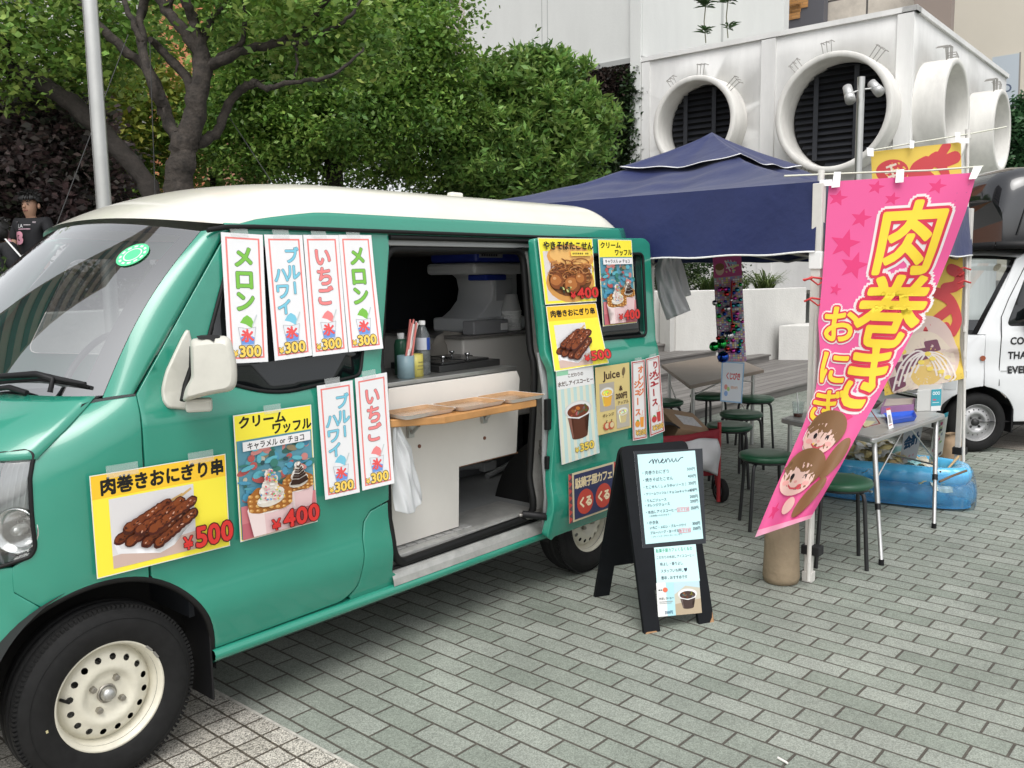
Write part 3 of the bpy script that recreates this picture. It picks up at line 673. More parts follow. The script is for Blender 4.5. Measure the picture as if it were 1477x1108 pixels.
# --- wheels
def wheel(cx, cy=.03, far=False):
    M = Matrix.Translation((cx, cy, .27))@Matrix.Rotation(R(90) if not far else R(-90), 4, 'X')    # local +z points out of the van
    b = MB(); n = 64
    b.lathe([(.150, -.010), (.157, .004), (.1635, .008), (.1640, .0), (.160, -.010), (.152, -.014), (.146, -.030), (.141, -.045)], M, n)
    # disc with 16 vent holes as real openings
    vs, fs = [], []
    outer = [(.142*math.cos(2*PI*k/96), .142*math.sin(2*PI*k/96)) for k in range(96)]
    holes = [[(.112*math.cos(2*PI*(k+.5)/16)+.0098*math.cos(a), .112*math.sin(2*PI*(k+.5)/16)+.0098*math.sin(a)) for a in np.linspace(0, 2*PI, 11)[:-1]] for k in range(16)]
    vs, fs = cdt(outer, holes, .012)
    def zz(x, y):
        r_ = math.hypot(x, y); base = np.interp(r_, [0, .028, .03, .045, .062, .070, .078, .088, .092, .096, .125, .133, .142], [-.030, -.030, -.024, -.022, -.024, -.014, -.0075, -.0075, -.010, -.013, -.022, -.033, -.045])
        if .03 < r_ < .065:
            for k in range(4):
                a = PI/4+k*PI/2; d = math.hypot(x-.05*math.cos(a), y-.05*math.sin(a)); base -= .004*max(0, 1-(d/.016)**4) if d < .016 else 0
        return float(base)
    fs = [f if np.cross(np.array(vs[f[1]])-vs[f[0]], np.array(vs[f[2]])-vs[f[0]]) > 0 else f[::-1] for f in fs]
    b.add([M@V((x, y, zz(x, y))) for x, y in vs], fs, 0, None, True)
    o = b.build('wheel', CREAMW, van)
    t = MB(); t.lathe([(.150, -.012), (.166, .010), (.172, .014), (.190, .020), (.212, .022), (.232, .018), (.246, .010), (.255, .001), (.262, -.010), (.2675, -.022), (.2675, -.036), (.2655, -.038), (.2655, -.041), (.270, -.043), (.270, -.066), (.267, -.068), (.267, -.071), (.270, -.073), (.270, -.096), (.267, -.098), (.267, -.101), (.268, -.103), (.262, -.125), (.24, -.14), (.16, -.13)], M, 96)
    for k in range(120):                                          # shoulder lugs
        a = 2*PI*k/120; Mk = M@Matrix.Rotation(a, 4, 'Z'); t.box((.2545, -.0045, -.022), (.2688, .0030, -.003), M=Mk)
    for k in range(48):
        pass
    t.lathe([(.2335, .0185), (.2345, .0195), (.2355, .0175)], M, 96)
    t.build('tyre', RUBBER, o)
    c = MB(); c.lathe([(.0, .0), (.012, -.001), (.019, -.007), (.022, -.018), (.0225, -.03)], M, 24); c.build('hub_cap', STEEL, o)
    nb = MB()
    nb.lathe([(.0235, -.022), (.0275, -.021), (.0290, -.028)], M, 24)
    for k in range(4):
        a = PI/4+k*PI/2+.2; Mk = M@Matrix.Translation((.05*math.cos(a), .05*math.sin(a), 0)); nb.lathe([(0, -.006), (.005, -.006), (.0055, -.010), (.0095, -.011), (.0105, -.026)], Mk, 6, smooth=False)
    nb.build('wheel_nut', mat('nut_steel', (.35, .33, .29), .4, metal=.85), o)
    a = R(168); vv = MB(); vv.tube([M@V((.134*math.cos(a), .134*math.sin(a), -.03)), M@V((.122*math.cos(a), .122*math.sin(a), .004))], .0045, 8); vv.build('valve', BLACK, o)
    if cx < 1:
        w_ = MB()
        for a in (42, 30): w_.box((.1595, -.012, .004), (.1660, .012, .0115), M=M@Matrix.Rotation(R(a), 4, 'Z'))
        w_.build('balance_weight', mat('lead', (.30, .29, .27), .5, metal=.6), o)
        ws_ = MB(); ws_.box((.190, -.004, .0195), (.196, .004, .0215), M=M@Matrix.Rotation(R(188), 4, 'Z')); ws_.build('tyre_mark', mat('yellow_dot', (.5, .45, .25), .6), o)
    return o
wheel(0.0); wheel(2.425)
for fx in (0.0, 2.425): wheel(fx, 1.475-.03, True)
# wheel housings, flaps, underside
b = MB()
for cx in (.004, 2.43):
    b.lathe([(.345, 0), (.345, .35), (.02, .36)], Matrix.Translation((cx, .03, .29))@Matrix.Rotation(R(-90), 4, 'X'), 40, a0=R(-190), a1=R(10))
    b.lathe([(.345, 0), (.345, -.35), (.02, -.36)], Matrix.Translation((cx, 1.445, .29))@Matrix.Rotation(R(-90), 4, 'X'), 40, a0=R(-190), a1=R(10))
b.box((.36, .12, .22), (2.06, 1.35, .30)); b.box((2.0, .2, .25), (2.9, 1.3, .34)); b.box((-.3, .36, .25), (.36, 1.1, .5)); b.tube([(.0, .15, .27), (.0, 1.3, .27)], .035); b.tube([(2.425, .15, .27), (2.425, 1.3, .27)], .045)
b.tube([(2.43, .45, .27), (2.43, .74, .27)], .10)
b.build('underbody', mat('underbody', (.012, .012, .012), .8), van)
fl = MB(); fl.box((.318, .015, .135), (.326, .17, .46)); fl.build('mud_flap', BLACK, van, bevel=.003)
ar = MB(); ps = [(x, .018, z) for x, z in arc(.004, .29, .333, 4, 168, 40)]
ps = []
for a in np.linspace(2, 168, 44):
    x, z = ARC[0]+.331*math.cos(R(a)), ARC[1]+.331*math.sin(R(a)); aa = float(np.interp(z, NZ, NA)); th = math.asin(min(1, (max(0.0, NX0-x)/aa)**1.35)); ps.append((x, (NOSE(th, z)[1] if x < NX0 else ysd(z))+.012, z))
ar.tube(ps, .012, 8); ar.build('arch_liner', SEAL, van)
# --- mirror
MIRC = mat('mirror_cream', (.52, .51, .45), .38, var=.10, vscale=9, coat=.3)
mb_ = MB(); pq = [onsurf(lambda x, z: (x, ysd(z)-.004, z), m, (.4, 1.2)) for m in ((271, 470), (262, 484), (238, 535), (232, 560), (234, 578), (242, 588), (283, 592), (290, 575), (282, 540), (279, 505))]; pq = rnd(pq, .02)
base = panel('door_mirror', pq, lambda x, z: (x, ysd(z)-.014, z), MIRC, van, step=.04, solid=.012, bevel=.006)
MP = onplane(312, 535, CAMLOC+F_*2.62, F_)          # middle of the housing
dm = 2.62
def mpx(px, py, d=dm): return V(at(px, py, d))
ho = rnd([(274, 489, 8), (332, 483, 14), (343, 530, 30), (341, 563, 14), (300, 570, 10), (263, 580, 6), (267, 560, 10), (276, 545, 6)], 6, 5)
md = MB(); ctr = np.mean(ho, 0)
rows = []
for sc_, dd in ((.80, -.040), (.93, -.034), (1.0, -.018), (1.0, .02), (.985, .055), (.93, .07), (.6, .073)):
    rows.append([mpx(ctr[0]+(q[0]-ctr[0])*sc_, ctr[1]+(q[1]-ctr[1])*sc_, dm+dd) for q in ho])
md.loft(rows, closed=True); md.add(rows[0], [tuple(range(len(rows[0])))]); md.add(rows[-1], [tuple(range(len(rows[0])))])
md.build('mirror_housing', MIRC, base)
MB().tube([mpx(278, 500, dm+.078), mpx(277, 530, dm+.078), mpx(268, 556, dm+.072), mpx(264, 578, dm+.05)], .010, 8).build('mirror_gap', SEAL, base)
MB().loft([[mpx(ctr[0]+(q[0]-ctr[0])*k, ctr[1]+(q[1]-ctr[1])*k, dm+.0735+h) for q in ho] for k, h in ((.90, .0), (.6, .001), (.05, .001))], closed=True).build('mirror_glass', CHROME, base)
chip = [(283, 485), (290, 483.6), (300, 483.2), (310, 483), (318, 484.5), (316, 489), (311, 488), (308, 493), (303, 490), (297, 489), (291, 490), (286, 489)]
sc_b = MB(); sc_b.add([mpx(x, y, dm-.0215-(y-483)*.0021) for x, y in chip], [tuple(range(12))]); sc_b.build('paint_chip', SEAL, base)
a_ = MB(); a_.box((0, -.02, -.02), (.075, .02, .02)); o_ = a_.build('mirror_arm', MIRC, base, bevel=.008)
o_.matrix_parent_inverse = Matrix(); o_.parent = None; o_.location = onplane(268, 585, CAMLOC+F_*2.64, F_); o_.rotation_euler = (0, 0, R(-35)); attach(o_, base)
# --- cabin seen through the windscreen
b = MB(); b.box((-.05, .16, .92), (.40, 1.32, 1.10)); b.build('dashboard', mat('dash_grey', (.16, .165, .17), .6), van, bevel=.05, seg=4)
st = MB(); Ms = Matrix.Translation((.46, 1.06, 1.13))@Matrix.Rotation(R(-55), 4, 'Y')
st.tube([Ms@V((.175*math.cos(a), .175*math.sin(a), 0)) for a in np.linspace(0, 2*PI, 33)], .014, 8, caps=False); st.tube([Ms@V((-.17, 0, 0)), Ms@V((0, 0, -.03)), Ms@V((.17, 0, 0))], .016, 8); st.tube([Ms@V((0, 0, -.02)), Ms@V((0, 0, -.3))], .03, 8)
st.build('steering_wheel', mat('wheel_grey', (.05, .05, .052), .5), van)
for y in (.42, 1.06):
    b = MB(); b.box((.62, y-.23, .62), (1.02, y+.23, .80)); b.box((1.00, y-.22, .78), (1.13, y+.22, 1.28)); b.box((1.03, y-.12, 1.30), (1.12, y+.12, 1.50)); b.build('seat', mat('seat_grey', (.30, .31, .30), .8), van, bevel=.045, seg=3)
b = MB(); b.box((.50, .68, 1.50), (.52, .88, 1.565)); b.build('rear_view_mirror', BLACK, van, bevel=.01)
b = MB(); b.box((.30, .10, .40), (1.15, 1.37, .62)); b.build('seat_base', DKI, van)
# ================================================================= posters on the van
TAPE = bpy.data.materials.new('clear_tape'); TAPE.use_nodes = True
_t = TAPE.node_tree; _b = _t.nodes['Principled BSDF']; _b.inputs['Base Color'].default_value = (.75, .78, .77, 1); _b.inputs['Alpha'].default_value = .30; _b.inputs['Roughness'].default_value = .25
INK = (.012, .011, .010); RED = (.62, .035, .03); DRED = (.07, .008, .008); YEL = (.93, .80, .06); ORY = (.92, .56, .035); WHT = (.80, .80, .81)
def price(P, t, x, y, h, col=RED, out=DRED, small=.62, oo=.045):
    P.text('¥', x, y+h*.13, h*small, col, .03, outline=out, oo=oo); gx = x+h*small*.78
    P.text(t, gx, y, h, col, .035, outline=out, oo=oo)
def icecup(P, cx, cy, s_, col):
    g = (.45, .45, .47)
    P.poly([(cx-1.6*s_, cy-.6*s_), (cx+1.6*s_, cy-.6*s_), (cx+1.15*s_, cy+2.6*s_), (cx-1.15*s_, cy+2.6*s_)], (.74, .76, .80))
    P.poly([(cx-1.38*s_, cy+1.2*s_), (cx-.7*s_, cy+1.0*s_), (cx, cy+1.35*s_), (cx+.8*s_, cy+1.0*s_), (cx+1.36*s_, cy+1.3*s_), (cx+1.1*s_, cy+2.5*s_), (cx-1.1*s_, cy+2.5*s_)], (.16, .32, .70))
    P.poly([(cx-1.55*s_, cy-.5*s_), (cx-1.2*s_, cy-1.5*s_), (cx+.2*s_, cy-2.6*s_), (cx+1.3*s_, cy-1.4*s_), (cx+1.5*s_, cy-.5*s_), (cx, cy-.1*s_)], (.80, .80, .82))
    P.poly([(cx-1.25*s_, cy-1.4*s_), (cx-.6*s_, cy-2.3*s_), (cx+.1*s_, cy-2.75*s_), (cx+.9*s_, cy-2.2*s_), (cx+1.35*s_, cy-1.2*s_), (cx+.9*s_, cy-.4*s_), (cx+.4*s_, cy-.7*s_), (cx-.2*s_, cy-1.1*s_)], col)
    P.line([(cx+1.0*s_, cy-.7*s_), (cx+1.9*s_, cy-2.8*s_)], .22*s_, (.55, .6, .6))
    for a, b in (((-1.6, -.6), (-1.15, 2.6)), ((1.6, -.6), (1.15, 2.6)), ((-1.15, 2.6), (1.15, 2.6)), ((-1.6, -.6), (0, -.35)), ((0, -.35), (1.6, -.6))): P.line([(cx+a[0]*s_, cy+a[1]*s_), (cx+b[0]*s_, cy+b[1]*s_)], .09*s_, g)
    P.ch('氷', cx, cy+.9*s_, 2.3*s_, 2.3*s_, (.78, .10, .10), .05)
def strip(kind):
    P = Print(10, 31, WHT); P.frame(.9, 1.0, 9.1, 30.0, .42, (.80, .22, .20))
    K = (.06, .065, .06)
    if kind == 'melon':
        c = (.20, .50, .07)
        for ch_, y in (('メ', 5.6), ('ロ', 11.0), ('ン', 16.2)): P.ch(ch_, 5, y, 5.2, 5.4, K, .058); P.ch(ch_, 5, y, 5.2, 5.4, c, .038)
    elif kind == 'ichigo':
        c = (.82, .24, .24)
        for ch_, y in (('い', 5.6), ('ち', 10.7), ('ご', 15.8)): P.ch(ch_, 5, y, 5.0, 5.2, K, .055); P.ch(ch_, 5, y, 5.0, 5.2, c, .036)
    else:
        c = (.20, .55, .70)
        for ch_, x, y in (('ブ', 6.8, 5.2), ('ル', 6.7, 9.4), ('ハ', 3.5, 10.0), ('ワ', 3.6, 14.0), ('イ', 3.6, 18.0)): P.ch(ch_, x, y, 4.0, 4.2, K, .055); P.ch(ch_, x, y, 4.0, 4.2, c, .036)
        P.ch('ー', 6.8, 13.4, 3.6, 3.6, K, .055, PI/2); P.ch('ー', 6.8, 13.4, 3.6, 3.6, c, .036, PI/2)
    icecup(P, 5, 23.3, 1.35, c)
    price(P, '300', 1.2, 28.2, 3.6, (.93, .62, .12), (.10, .08, .03), .55, .05)
    return P
def sausage(P, x0, y0, x1, y1, t, seed):
    r_ = random.Random(seed); n = 7; d = math.atan2(y1-y0, x1-x0); nx, ny = -math.sin(d), math.cos(d)
    for k in range(n):
        f = (k+.5)/n; x, y = x0+(x1-x0)*f, y0+(y1-y0)*f; P.ell(x, y, t*.72, t*.56, (.055+.02*r_.random(), .012, .006), d, 12, wob=.08)
    for k in range(n):
        f = (k+.5)/n; x, y = x0+(x1-x0)*f+nx*-.05*t, y0+(y1-y0)*f-.08*t; s_ = r_.random(); P.ell(x, y, t*.55, t*.40, (.15+.08*s_, .034+.02*s_, .012), d+r_.uniform(-.3, .3), 12, wob=.12)
    for k in range(n*4):
        f = r_.random(); o = r_.uniform(-.32, .22); x, y = x0+(x1-x0)*f+nx*o*t, y0+(y1-y0)*f+ny*o*t
        P.ell(x, y, t*r_.uniform(.08, .2), t*.07, r_.choice([(.34, .09, .03), (.26, .06, .02), (.05, .010, .005), (.62, .34, .24), (.09, .02, .008), (.04, .008, .004)]), d+r_.uniform(-.5, .5), 8)
def skewers(W_, H_, wide):
    P = Print(W_, H_, YEL)
    bh = H_*.235; P.rect(0, 0, W_, bh, ORY)
    P.frame(0, 0, W_, H_, .12, (.8, .79, .70))
    em = W_*.107; P.text('肉巻きおにぎり串', W_*.06, bh*.53, em*1.12 if wide else em*1.35, INK, .042, w_=em*1.08 if wide else em*1.04)
    x0, x1, y0, y1 = (W_*.115, W_*.73, H_*.255, H_*.94) if wide else (W_*.10, W_*.70, H_*.30, H_*.97)
    P.rect(x0, y0, x1, y1, (.70, .68, .68))
    w_, h_ = x1-x0, y1-y0; q = lambda a, b: (x0+w_*a, y0+h_*b)
    P.poly([q(0, .82), q(.5, .78), q(1, .72), q(1, 1), q(0, 1)], (.60, .44, .38))
    P.poly([q(.02, .62), q(.30, .52), q(.98, .34), q(.99, .52), q(.72, .86), q(.55, .93), q(.06, .80)], (.80, .79, .80))
    P.poly([q(.05, .64), q(.32, .56), q(.94, .40), q(.93, .50), q(.69, .80), q(.55, .86), q(.10, .74)], (.68, .67, .69))
    for a in ((.62, .30, .97, .06), (.55, .26, .86, .12)): P.line([q(a[0], a[1]), q(a[2], a[3])], h_*.035, (.62, .40, .16))
    t = h_*.155
    for k, (a, b, c, d) in enumerate([(.06, .62, .66, .30), (.17, .68, .78, .36), (.36, .74, .90, .40), (.50, .78, .98, .42), (.15, .47, .66, .20), (.28, .52, .82, .20), (.42, .55, .96, .22)]): sausage(P, *q(a, b), *q(c, d), t, k)
    if wide: price(P, '500', W_*.60, H_*.80, H_*.29)
    else: price(P, '500', W_*.50, H_*.83, H_*.20, oo=.05)
    return P
def waffles(W_, H_):
    P = Print(W_, H_, YEL); P.frame(0, 0, W_, H_, W_*.012, (.8, .8, .75))
    em = W_*.155
    P.text('クリーム', W_*.05, H_*.065, em*1.0, INK, .04, w_=em*.98); P.text('ワッフル', W_*.46, H_*.150, em, INK, .04, w_=em*.86)
    y0 = H_*.205; P.rect(W_*.02, y0, W_*.98, H_*.985, (.10, .28, .36))
    r_ = random.Random(5)
    for k in range(90): P.ell(W_*r_.uniform(.06, .94), y0+H_*r_.uniform(.05, .48), W_*r_.uniform(.02, .09), H_*r_.uniform(.008, .035), r_.choice([(.08, .30, .45), (.05, .20, .16), (.45, .10, .09), (.55, .22, .20), (.12, .42, .50), (.5, .45, .35), (.04, .12, .10), (.06, .22, .34), (.10, .34, .40), (.03, .08, .09), (.25, .20, .12)]), r_.uniform(-.4, .4), 12)
    P.rect(W_*.02, H_*.72, W_*.98, H_*.985, (.60, .20, .22)); P.rect(W_*.02, H_*.86, W_*.98, H_*.985, (.50, .13, .16))
    P.rect(W_*.08, y0+H_*.012, W_*.95, y0+H_*.085, (.82, .80, .80)); P.text('キャラメル or チョコ', W_*.13, y0+H_*.049, em*.62, INK, .022, w_=em*.50)
    def cup(cx, ty, rx, h_, choco, sd):
        rr = random.Random(sd)
        P.poly([(cx-rx, ty), (cx+rx, ty), (cx+rx*.78, ty+h_), (cx-rx*.78, ty+h_)], (.74, .52, .52)); P.poly([(cx-rx, ty), (cx-rx*.3, ty), (cx-rx*.25, ty+h_), (cx-rx*.78, ty+h_)], (.80, .66, .64))
        P.ell(cx, ty, rx, rx*.30, (.80, .72, .68)); P.ell(cx, ty, rx*.9, rx*.24, (.30, .14, .05))
        for sx in (-1, 1):
            wx = cx+sx*rx*.42; out_ = rnd([(wx-rx*.58, ty-rx*.50), (wx-rx*.1, ty-rx*.92), (wx+rx*.55, ty-rx*.55), (wx+rx*.52, ty+rx*.10), (wx, ty+rx*.26), (wx-rx*.50, ty+rx*.12)], rx*.15, 4)
            P.poly(out_, (.36, .13, .025))
            for a in range(4):
                for b_ in range(4):
                    x = wx+rx*(-.42+.28*a); y = ty+rx*(-.56+.20*b_)+.05*rx*a
                    if inpoly((x, y), out_): P.ell(x, y, rx*.105, rx*.075, rr.choice([(.58, .28, .07), (.66, .36, .11), (.50, .22, .05)]), .3, 8); P.ell(x-rx*.02, y-rx*.02, rx*.045, rx*.03, (.80, .52, .22), .3, 6)
        for k in range(6):
            f = k/6; P.ell(cx+rx*.08*math.sin(k*2), ty-rx*(.30+1.25*f), rx*(.62-.52*f), rx*(.30-.12*f), (.72, .66, .58), -.12, 14); P.ell(cx+rx*.05*math.sin(k*2)-rx*.08, ty-rx*(.36+1.25*f), rx*(.48-.42*f), rx*(.18-.07*f), (.82, .78, .72), -.12, 12)
        for k in range(46): f = rr.random(); a = rr.uniform(-1, 1); w2 = rx*(.60-.5*f); P.ell(cx+a*w2, ty-rx*(.22+1.35*f), rx*.09, rx*.045, rr.choice([(.86, .83, .78), (.66, .58, .50), (.78, .72, .66), (.58, .48, .42)]), rr.uniform(-.8, .8), 8)
        for k in range(60 if not choco else 14):
            f = rr.random(); a = rr.uniform(-1, 1); w2 = rx*(.58-.5*f)
            if choco: P.line([(cx-w2, ty-rx*(.25+1.2*f)), (cx, ty-rx*(.18+1.2*f)), (cx+w2, ty-rx*(.36+1.2*f))], rx*.09, (.035, .014, .008))
            else: P.ell(cx+a*w2, ty-rx*(.25+1.3*f), rx*.055, rx*.035, rr.choice([(.75, .10, .12), (.80, .55, .05), (.15, .45, .12), (.75, .30, .40), (.10, .30, .6)]), rr.random()*3, 6)
    cup(W_*.75, H_*.66, W_*.21, H_*.18, True, 2); cup(W_*.36, H_*.755, W_*.29, H_*.22, False, 3)
    price(P, '400', W_*.33, H_*.885, W_*.30, oo=.04)
    return P
def yakisoba(W_, H_):
    P = Print(W_, H_, YEL); P.frame(0, 0, W_, H_, .12, (.78, .76, .62))
    P.rect(W_*.06, H_*.2, W_*.95, H_*.95, (.68, .62, .60))
    P.ell(W_*.56, H_*.30, W_*.44, H_*.20, (.68, .32, .08), .08); P.ell(W_*.52, H_*.68, W_*.46, H_*.31, (.62, .30, .08)); P.ell(W_*.52, H_*.63, W_*.41, H_*.27, (.16, .06, .02))
    P.ell(W_*.57, H_*.265, W_*.40, H_*.14, (.80, .46, .15), .05)
    r_ = random.Random(3)
    for k in range(90):
        cx, cy = W_*r_.uniform(.18, .86), H_*r_.uniform(.38, .66); rr = W_*r_.uniform(.05, .17); a = r_.uniform(0, 6)
        P.line([(cx+rr*math.cos(a+j*.35), cy+rr*.6*math.sin(a+j*.35)) for j in range(7)], W_*.017, r_.choice([(.40, .15, .04), (.30, .10, .03), (.52, .24, .09), (.20, .06, .02)]))
    for cx, cy, s_ in ((.24, .66, .13), (.52, .72, .155), (.70, .64, .11)):
        P.ell(W_*cx, H_*cy, W_*s_, H_*s_*.9, (.22, .065, .018), 0, 16, wob=.05); P.ell(W_*(cx-.02), H_*(cy-.02), W_*s_*.75, H_*s_*.65, (.42, .15, .04), 0, 14, wob=.07); P.ell(W_*(cx-.04), H_*(cy-.05), W_*s_*.25, H_*s_*.16, (.62, .32, .14))
    for k in range(8): P.ell(W_*r_.uniform(.25, .55), H_*r_.uniform(.75, .85), W_*.035, H_*.015, r_.choice([(.06, .10, .03), (.55, .55, .20), (.03, .04, .02)]), r_.random()*3, 8)
    em = W_*.112; P.text('やきそばたこせん', W_*.055, H_*.115, em*1.45, INK, .04, w_=em*1.03)
    P.rect(W_*.54, H_*.20, W_*.92, H_*.275, (.88, .66, .10))
    for k in range(9): P.rect(W_*(.57+.035*k), H_*.225, W_*(.592+.035*k), H_*.252, (.10, .06, .02)) if k != 6 else None
    price(P, '400', W_*.46, H_*.85, W_*.265, oo=.04)
    return P
def drinkcup(P, cx, ty, rx, h_, liquid, top):
    P.poly([(cx-rx, ty), (cx+rx, ty), (cx+rx*.68, ty+h_), (cx-rx*.68, ty+h_)], liquid); P.ell(cx, ty+h_, rx*.68, rx*.2, liquid)
    P.poly([(cx-rx*1.0, ty-rx*.1), (cx-rx*.7, ty), (cx-rx*.55, ty+h_), (cx-rx*.68, ty+h_)], tuple(min(1, q*1.9+.05) for q in liquid))
    P.ell(cx, ty-rx*.25, rx*1.22, rx*.72, (.62, .62, .60)); P.ell(cx, ty-rx*.25, rx*1.10, rx*.62, (.74, .74, .72)); P.ell(cx, ty-rx*.12, rx*.98, rx*.52, top)
    r_ = random.Random(int(cx*100))
    for k in range(12): P.ell(cx+rx*r_.uniform(-.7, .7), ty-rx*.12+rx*r_.uniform(-.32, .32), rx*r_.uniform(.08, .24), rx*r_.uniform(.06, .15), tuple(min(1, q*r_.choice([.4, 1.8, 2.6])+r_.choice([0, .02, .1])) for q in top), r_.random()*3, 7)
    P.line([(cx-rx*1.0, ty+rx*.22), (cx, ty+rx*.5), (cx+rx*1.0, ty+rx*.22)], rx*.10, (.78, .78, .76))
def coffee(W_, H_):
    P = Print(W_, H_, (.50, .68, .66))
    for k in range(6): P.rect(W_*(.02+.165*k), H_*.2, W_*(.10+.165*k), H_, (.72, .72, .58))
    P.rect(0, 0, W_, H_*.20, (.80, .80, .79)); P.rect(0, 0, W_*.32, H_*.055, (.30, .62, .40))
    P.text('こだわりの', W_*.30, H_*.065, W_*.105, (.10, .06, .05), .03, w_=W_*.085); P.text('水だしアイスコーヒー', W_*.03, H_*.145, W_*.125, (.10, .06, .05), .035, w_=W_*.096)
    drinkcup(P, W_*.52, H_*.48, W_*.30, H_*.27, (.10, .030, .014), (.16, .035, .012))
    price(P, '350', W_*.36, H_*.875, W_*.26, (.80, .60, .10), (.20, .13, .03), oo=.04)
    P.frame(0, 0, W_, H_, .1, (.75, .75, .73)); return P
def juice(W_, H_):
    P = Print(W_, H_, (.66, .53, .22)); K = (.05, .02, .01)
    P.text('Juice', W_*.20, H_*.135, W_*.26, K, .03)
    P.ell(W_*.82, H_*.12, W_*.05, H_*.065, (.16, .11, .05), .2); P.line([(W_*.82, H_*.16), (W_*.80, H_*.22)], W_*.015, K)
    P.rect(W_*.10, H_*.25, W_*.53, H_*.665, (.42, .38, .32)); drinkcup(P, W_*.31, H_*.41, W_*.155, H_*.17, (.78, .42, .05), (.85, .55, .10))
    P.rect(W_*.56, H_*.62, W_*.95, H_*.965, (.46, .42, .34)); drinkcup(P, W_*.75, H_*.74, W_*.13, H_*.14, (.60, .50, .25), (.66, .58, .36))
    P.text('&', W_*.66, H_*.36, W_*.16, K, .03); P.text('200円', W_*.55, H_*.475, W_*.17, K, .03, w_=W_*.135)
    P.text('アップル', W_*.60, H_*.58, W_*.085, K, .02); P.text('オレンジ', W_*.15, H_*.725, W_*.085, K, .02)
    for dx in (0, .14): P.ell(W_*(.25+dx), H_*.89, W_*.09, H_*.06, (.50, .10, .05)); P.ell(W_*(.27+dx), H_*.885, W_*.06, H_*.042, (.66, .55, .32)); P.line([(W_*(.25+dx), H_*.84), (W_*(.27+dx), H_*.80)], W_*.02, K)
    return P
def jstrip(kind):
    P = Print(10, 44, (.80, .78, .77)); bc = (.45, .06, .06); P.frame(.3, .4, 9.7, 43.6, .7, bc); P.frame(1.3, 1.5, 8.7, 42.5, .25, (.42, .40, .38))
    if kind == 'orange':
        c = (.72, .20, .06)
        for ch_, x, y in (('オ', 6.6, 5), ('レ', 6.7, 9.2), ('ン', 6.7, 13.4), ('ジ', 6.7, 17.6), ('ジ', 3.6, 13), ('ュ', 3.7, 17), ('ス', 3.9, 28.5)): P.ch(ch_, x, y, 4.3, 4.4, c, .05)
        P.ch('ー', 3.9, 22.5, 4.6, 4.6, c, .05, PI/2)
    else:
        c = (.40, .02, .03)
        for ch_, x, y in (('り', 6.6, 4.8), ('ん', 6.7, 9.4), ('ご', 6.7, 14.0), ('ジ', 3.8, 10.2), ('ュ', 3.9, 14.5), ('ス', 4.6, 25.5)): P.ch(ch_, x, y, 4.3, 4.5, c, .05)
        P.ch('ー', 4.2, 20.0, 4.6, 4.6, c, .05, PI/2)
    f = (.80, .32, .04) if kind == 'orange' else (.55, .05, .05)
    P.poly([(5.2, 31.5), (8.0, 31.5), (7.7, 37.2), (5.5, 37.2)], f); P.poly([(5.1, 30.2), (8.1, 30.2), (8.0, 31.6), (5.2, 31.6)], (.72, .70, .66)); P.line([(6.6, 31), (7.4, 27.8)], .35, (.70, .30, .25)); P.ell(3.4, 35.0, 1.7, 1.9, f); P.ell(3.6, 33.2, .8, .5, (.10, .35, .06), .4)
    P.text('¥200', 1.9, 40.0, 3.9, (.80, .52, .12), .04, outline=(.12, .06, .02), oo=.05, w_=3.3)
    return P
def cafesign(W_=28, H_=24):
    P = Print(W_, H_, (.58, .50, .33))
    for k in range(7):
        for x0, x1 in ((0, 1.9), (W_-1.9, W_)):
            y = H_*k/7; P.rect(x0, y, x1, y+H_/7, (.10, .06, .07)); P.poly([(x0, y), (x1, y+H_/14), (x0, y+H_/7)], (.45, .07, .06))
    P.rect(2.8, 1.0, W_-2.8, H_-1.0, (.030, .036, .095))
    for i, c in enumerate('駄菓子屋カフェ'): P.ch(c, 5.0+i*3.05, 5.6-.0*i, 3.5, 5.4, (.66, .55, .33), .035)
    for cx in (8.8, 19.2):
        P.ell(cx, 15.6, 4.6, 6.2, (.48, .06, .04), 0, 28); P.ch('く', cx-1.9, 15.6, 4.2, 5.6, (.78, .68, .45), .05); P.ch('る', cx+1.9, 15.6, 4.2, 5.6, (.78, .68, .45), .05)
    return P
def poster(name, P, S, q4, label, cat='poster', group='paper posters taped to the green van', tapes=(), gap=.0100, curl=.004, g=(.8, 1.2)):
    uv = [np.array(onsurf(S, m, g)) for m in q4]; ph = random.random()*6
    c4 = [np.array(S(*k)) for k in uv]
    bil = lambda u, v: (c4[0]*(1-u)+c4[1]*u)*(1-v)+(c4[3]*(1-u)+c4[2]*u)*v
    def surf(p): return S(p[0], p[2])[1]
    m0 = min(min(surf(bil(a/8, b_/12))-bil(a/8, b_/12)[1] for a in range(9)) for b_ in range(13))
    lean = [min(surf(bil(a/8, b_/12))-bil(a/8, b_/12)[1] for a in range(9)) for b_ in range(13)]
    def M(u, v, h):
        p = bil(u, v); return np.array((p[0], p[1]+m0-gap-h-curl*v*v*(.3+.7*u), p[2]))
    o = P.build(name, M); o['label'] = label; o['category'] = cat; o['group'] = group
    for (u, v, w_, h_) in tapes:
        b = MB(); b.loft([[M(u+w_*(i/3-.5), v+h_*(j/3-.5), .0045 if h_*(j/3-.5)+v > 0 else .0012) for i in range(4)] for j in range(4)]); b.build('tape', TAPE, o)
    return o
tt = ((.42, -.012, .42, .075),)
poster('menu_strip', strip('melon'), SIDE, [(316, 335), (376.5, 339), (383.5, 521.5), (326.8, 524.5)], 'white strip reading メロン in green, over the front window beside the mirror', tapes=tt)
poster('menu_strip', strip('blue'), SIDE, [(378.5, 338.5), (433.5, 339.3), (447, 512.6), (393.7, 520.2)], 'white strip reading ブルーハワイ in blue, on the front window between two strips', tapes=tt)
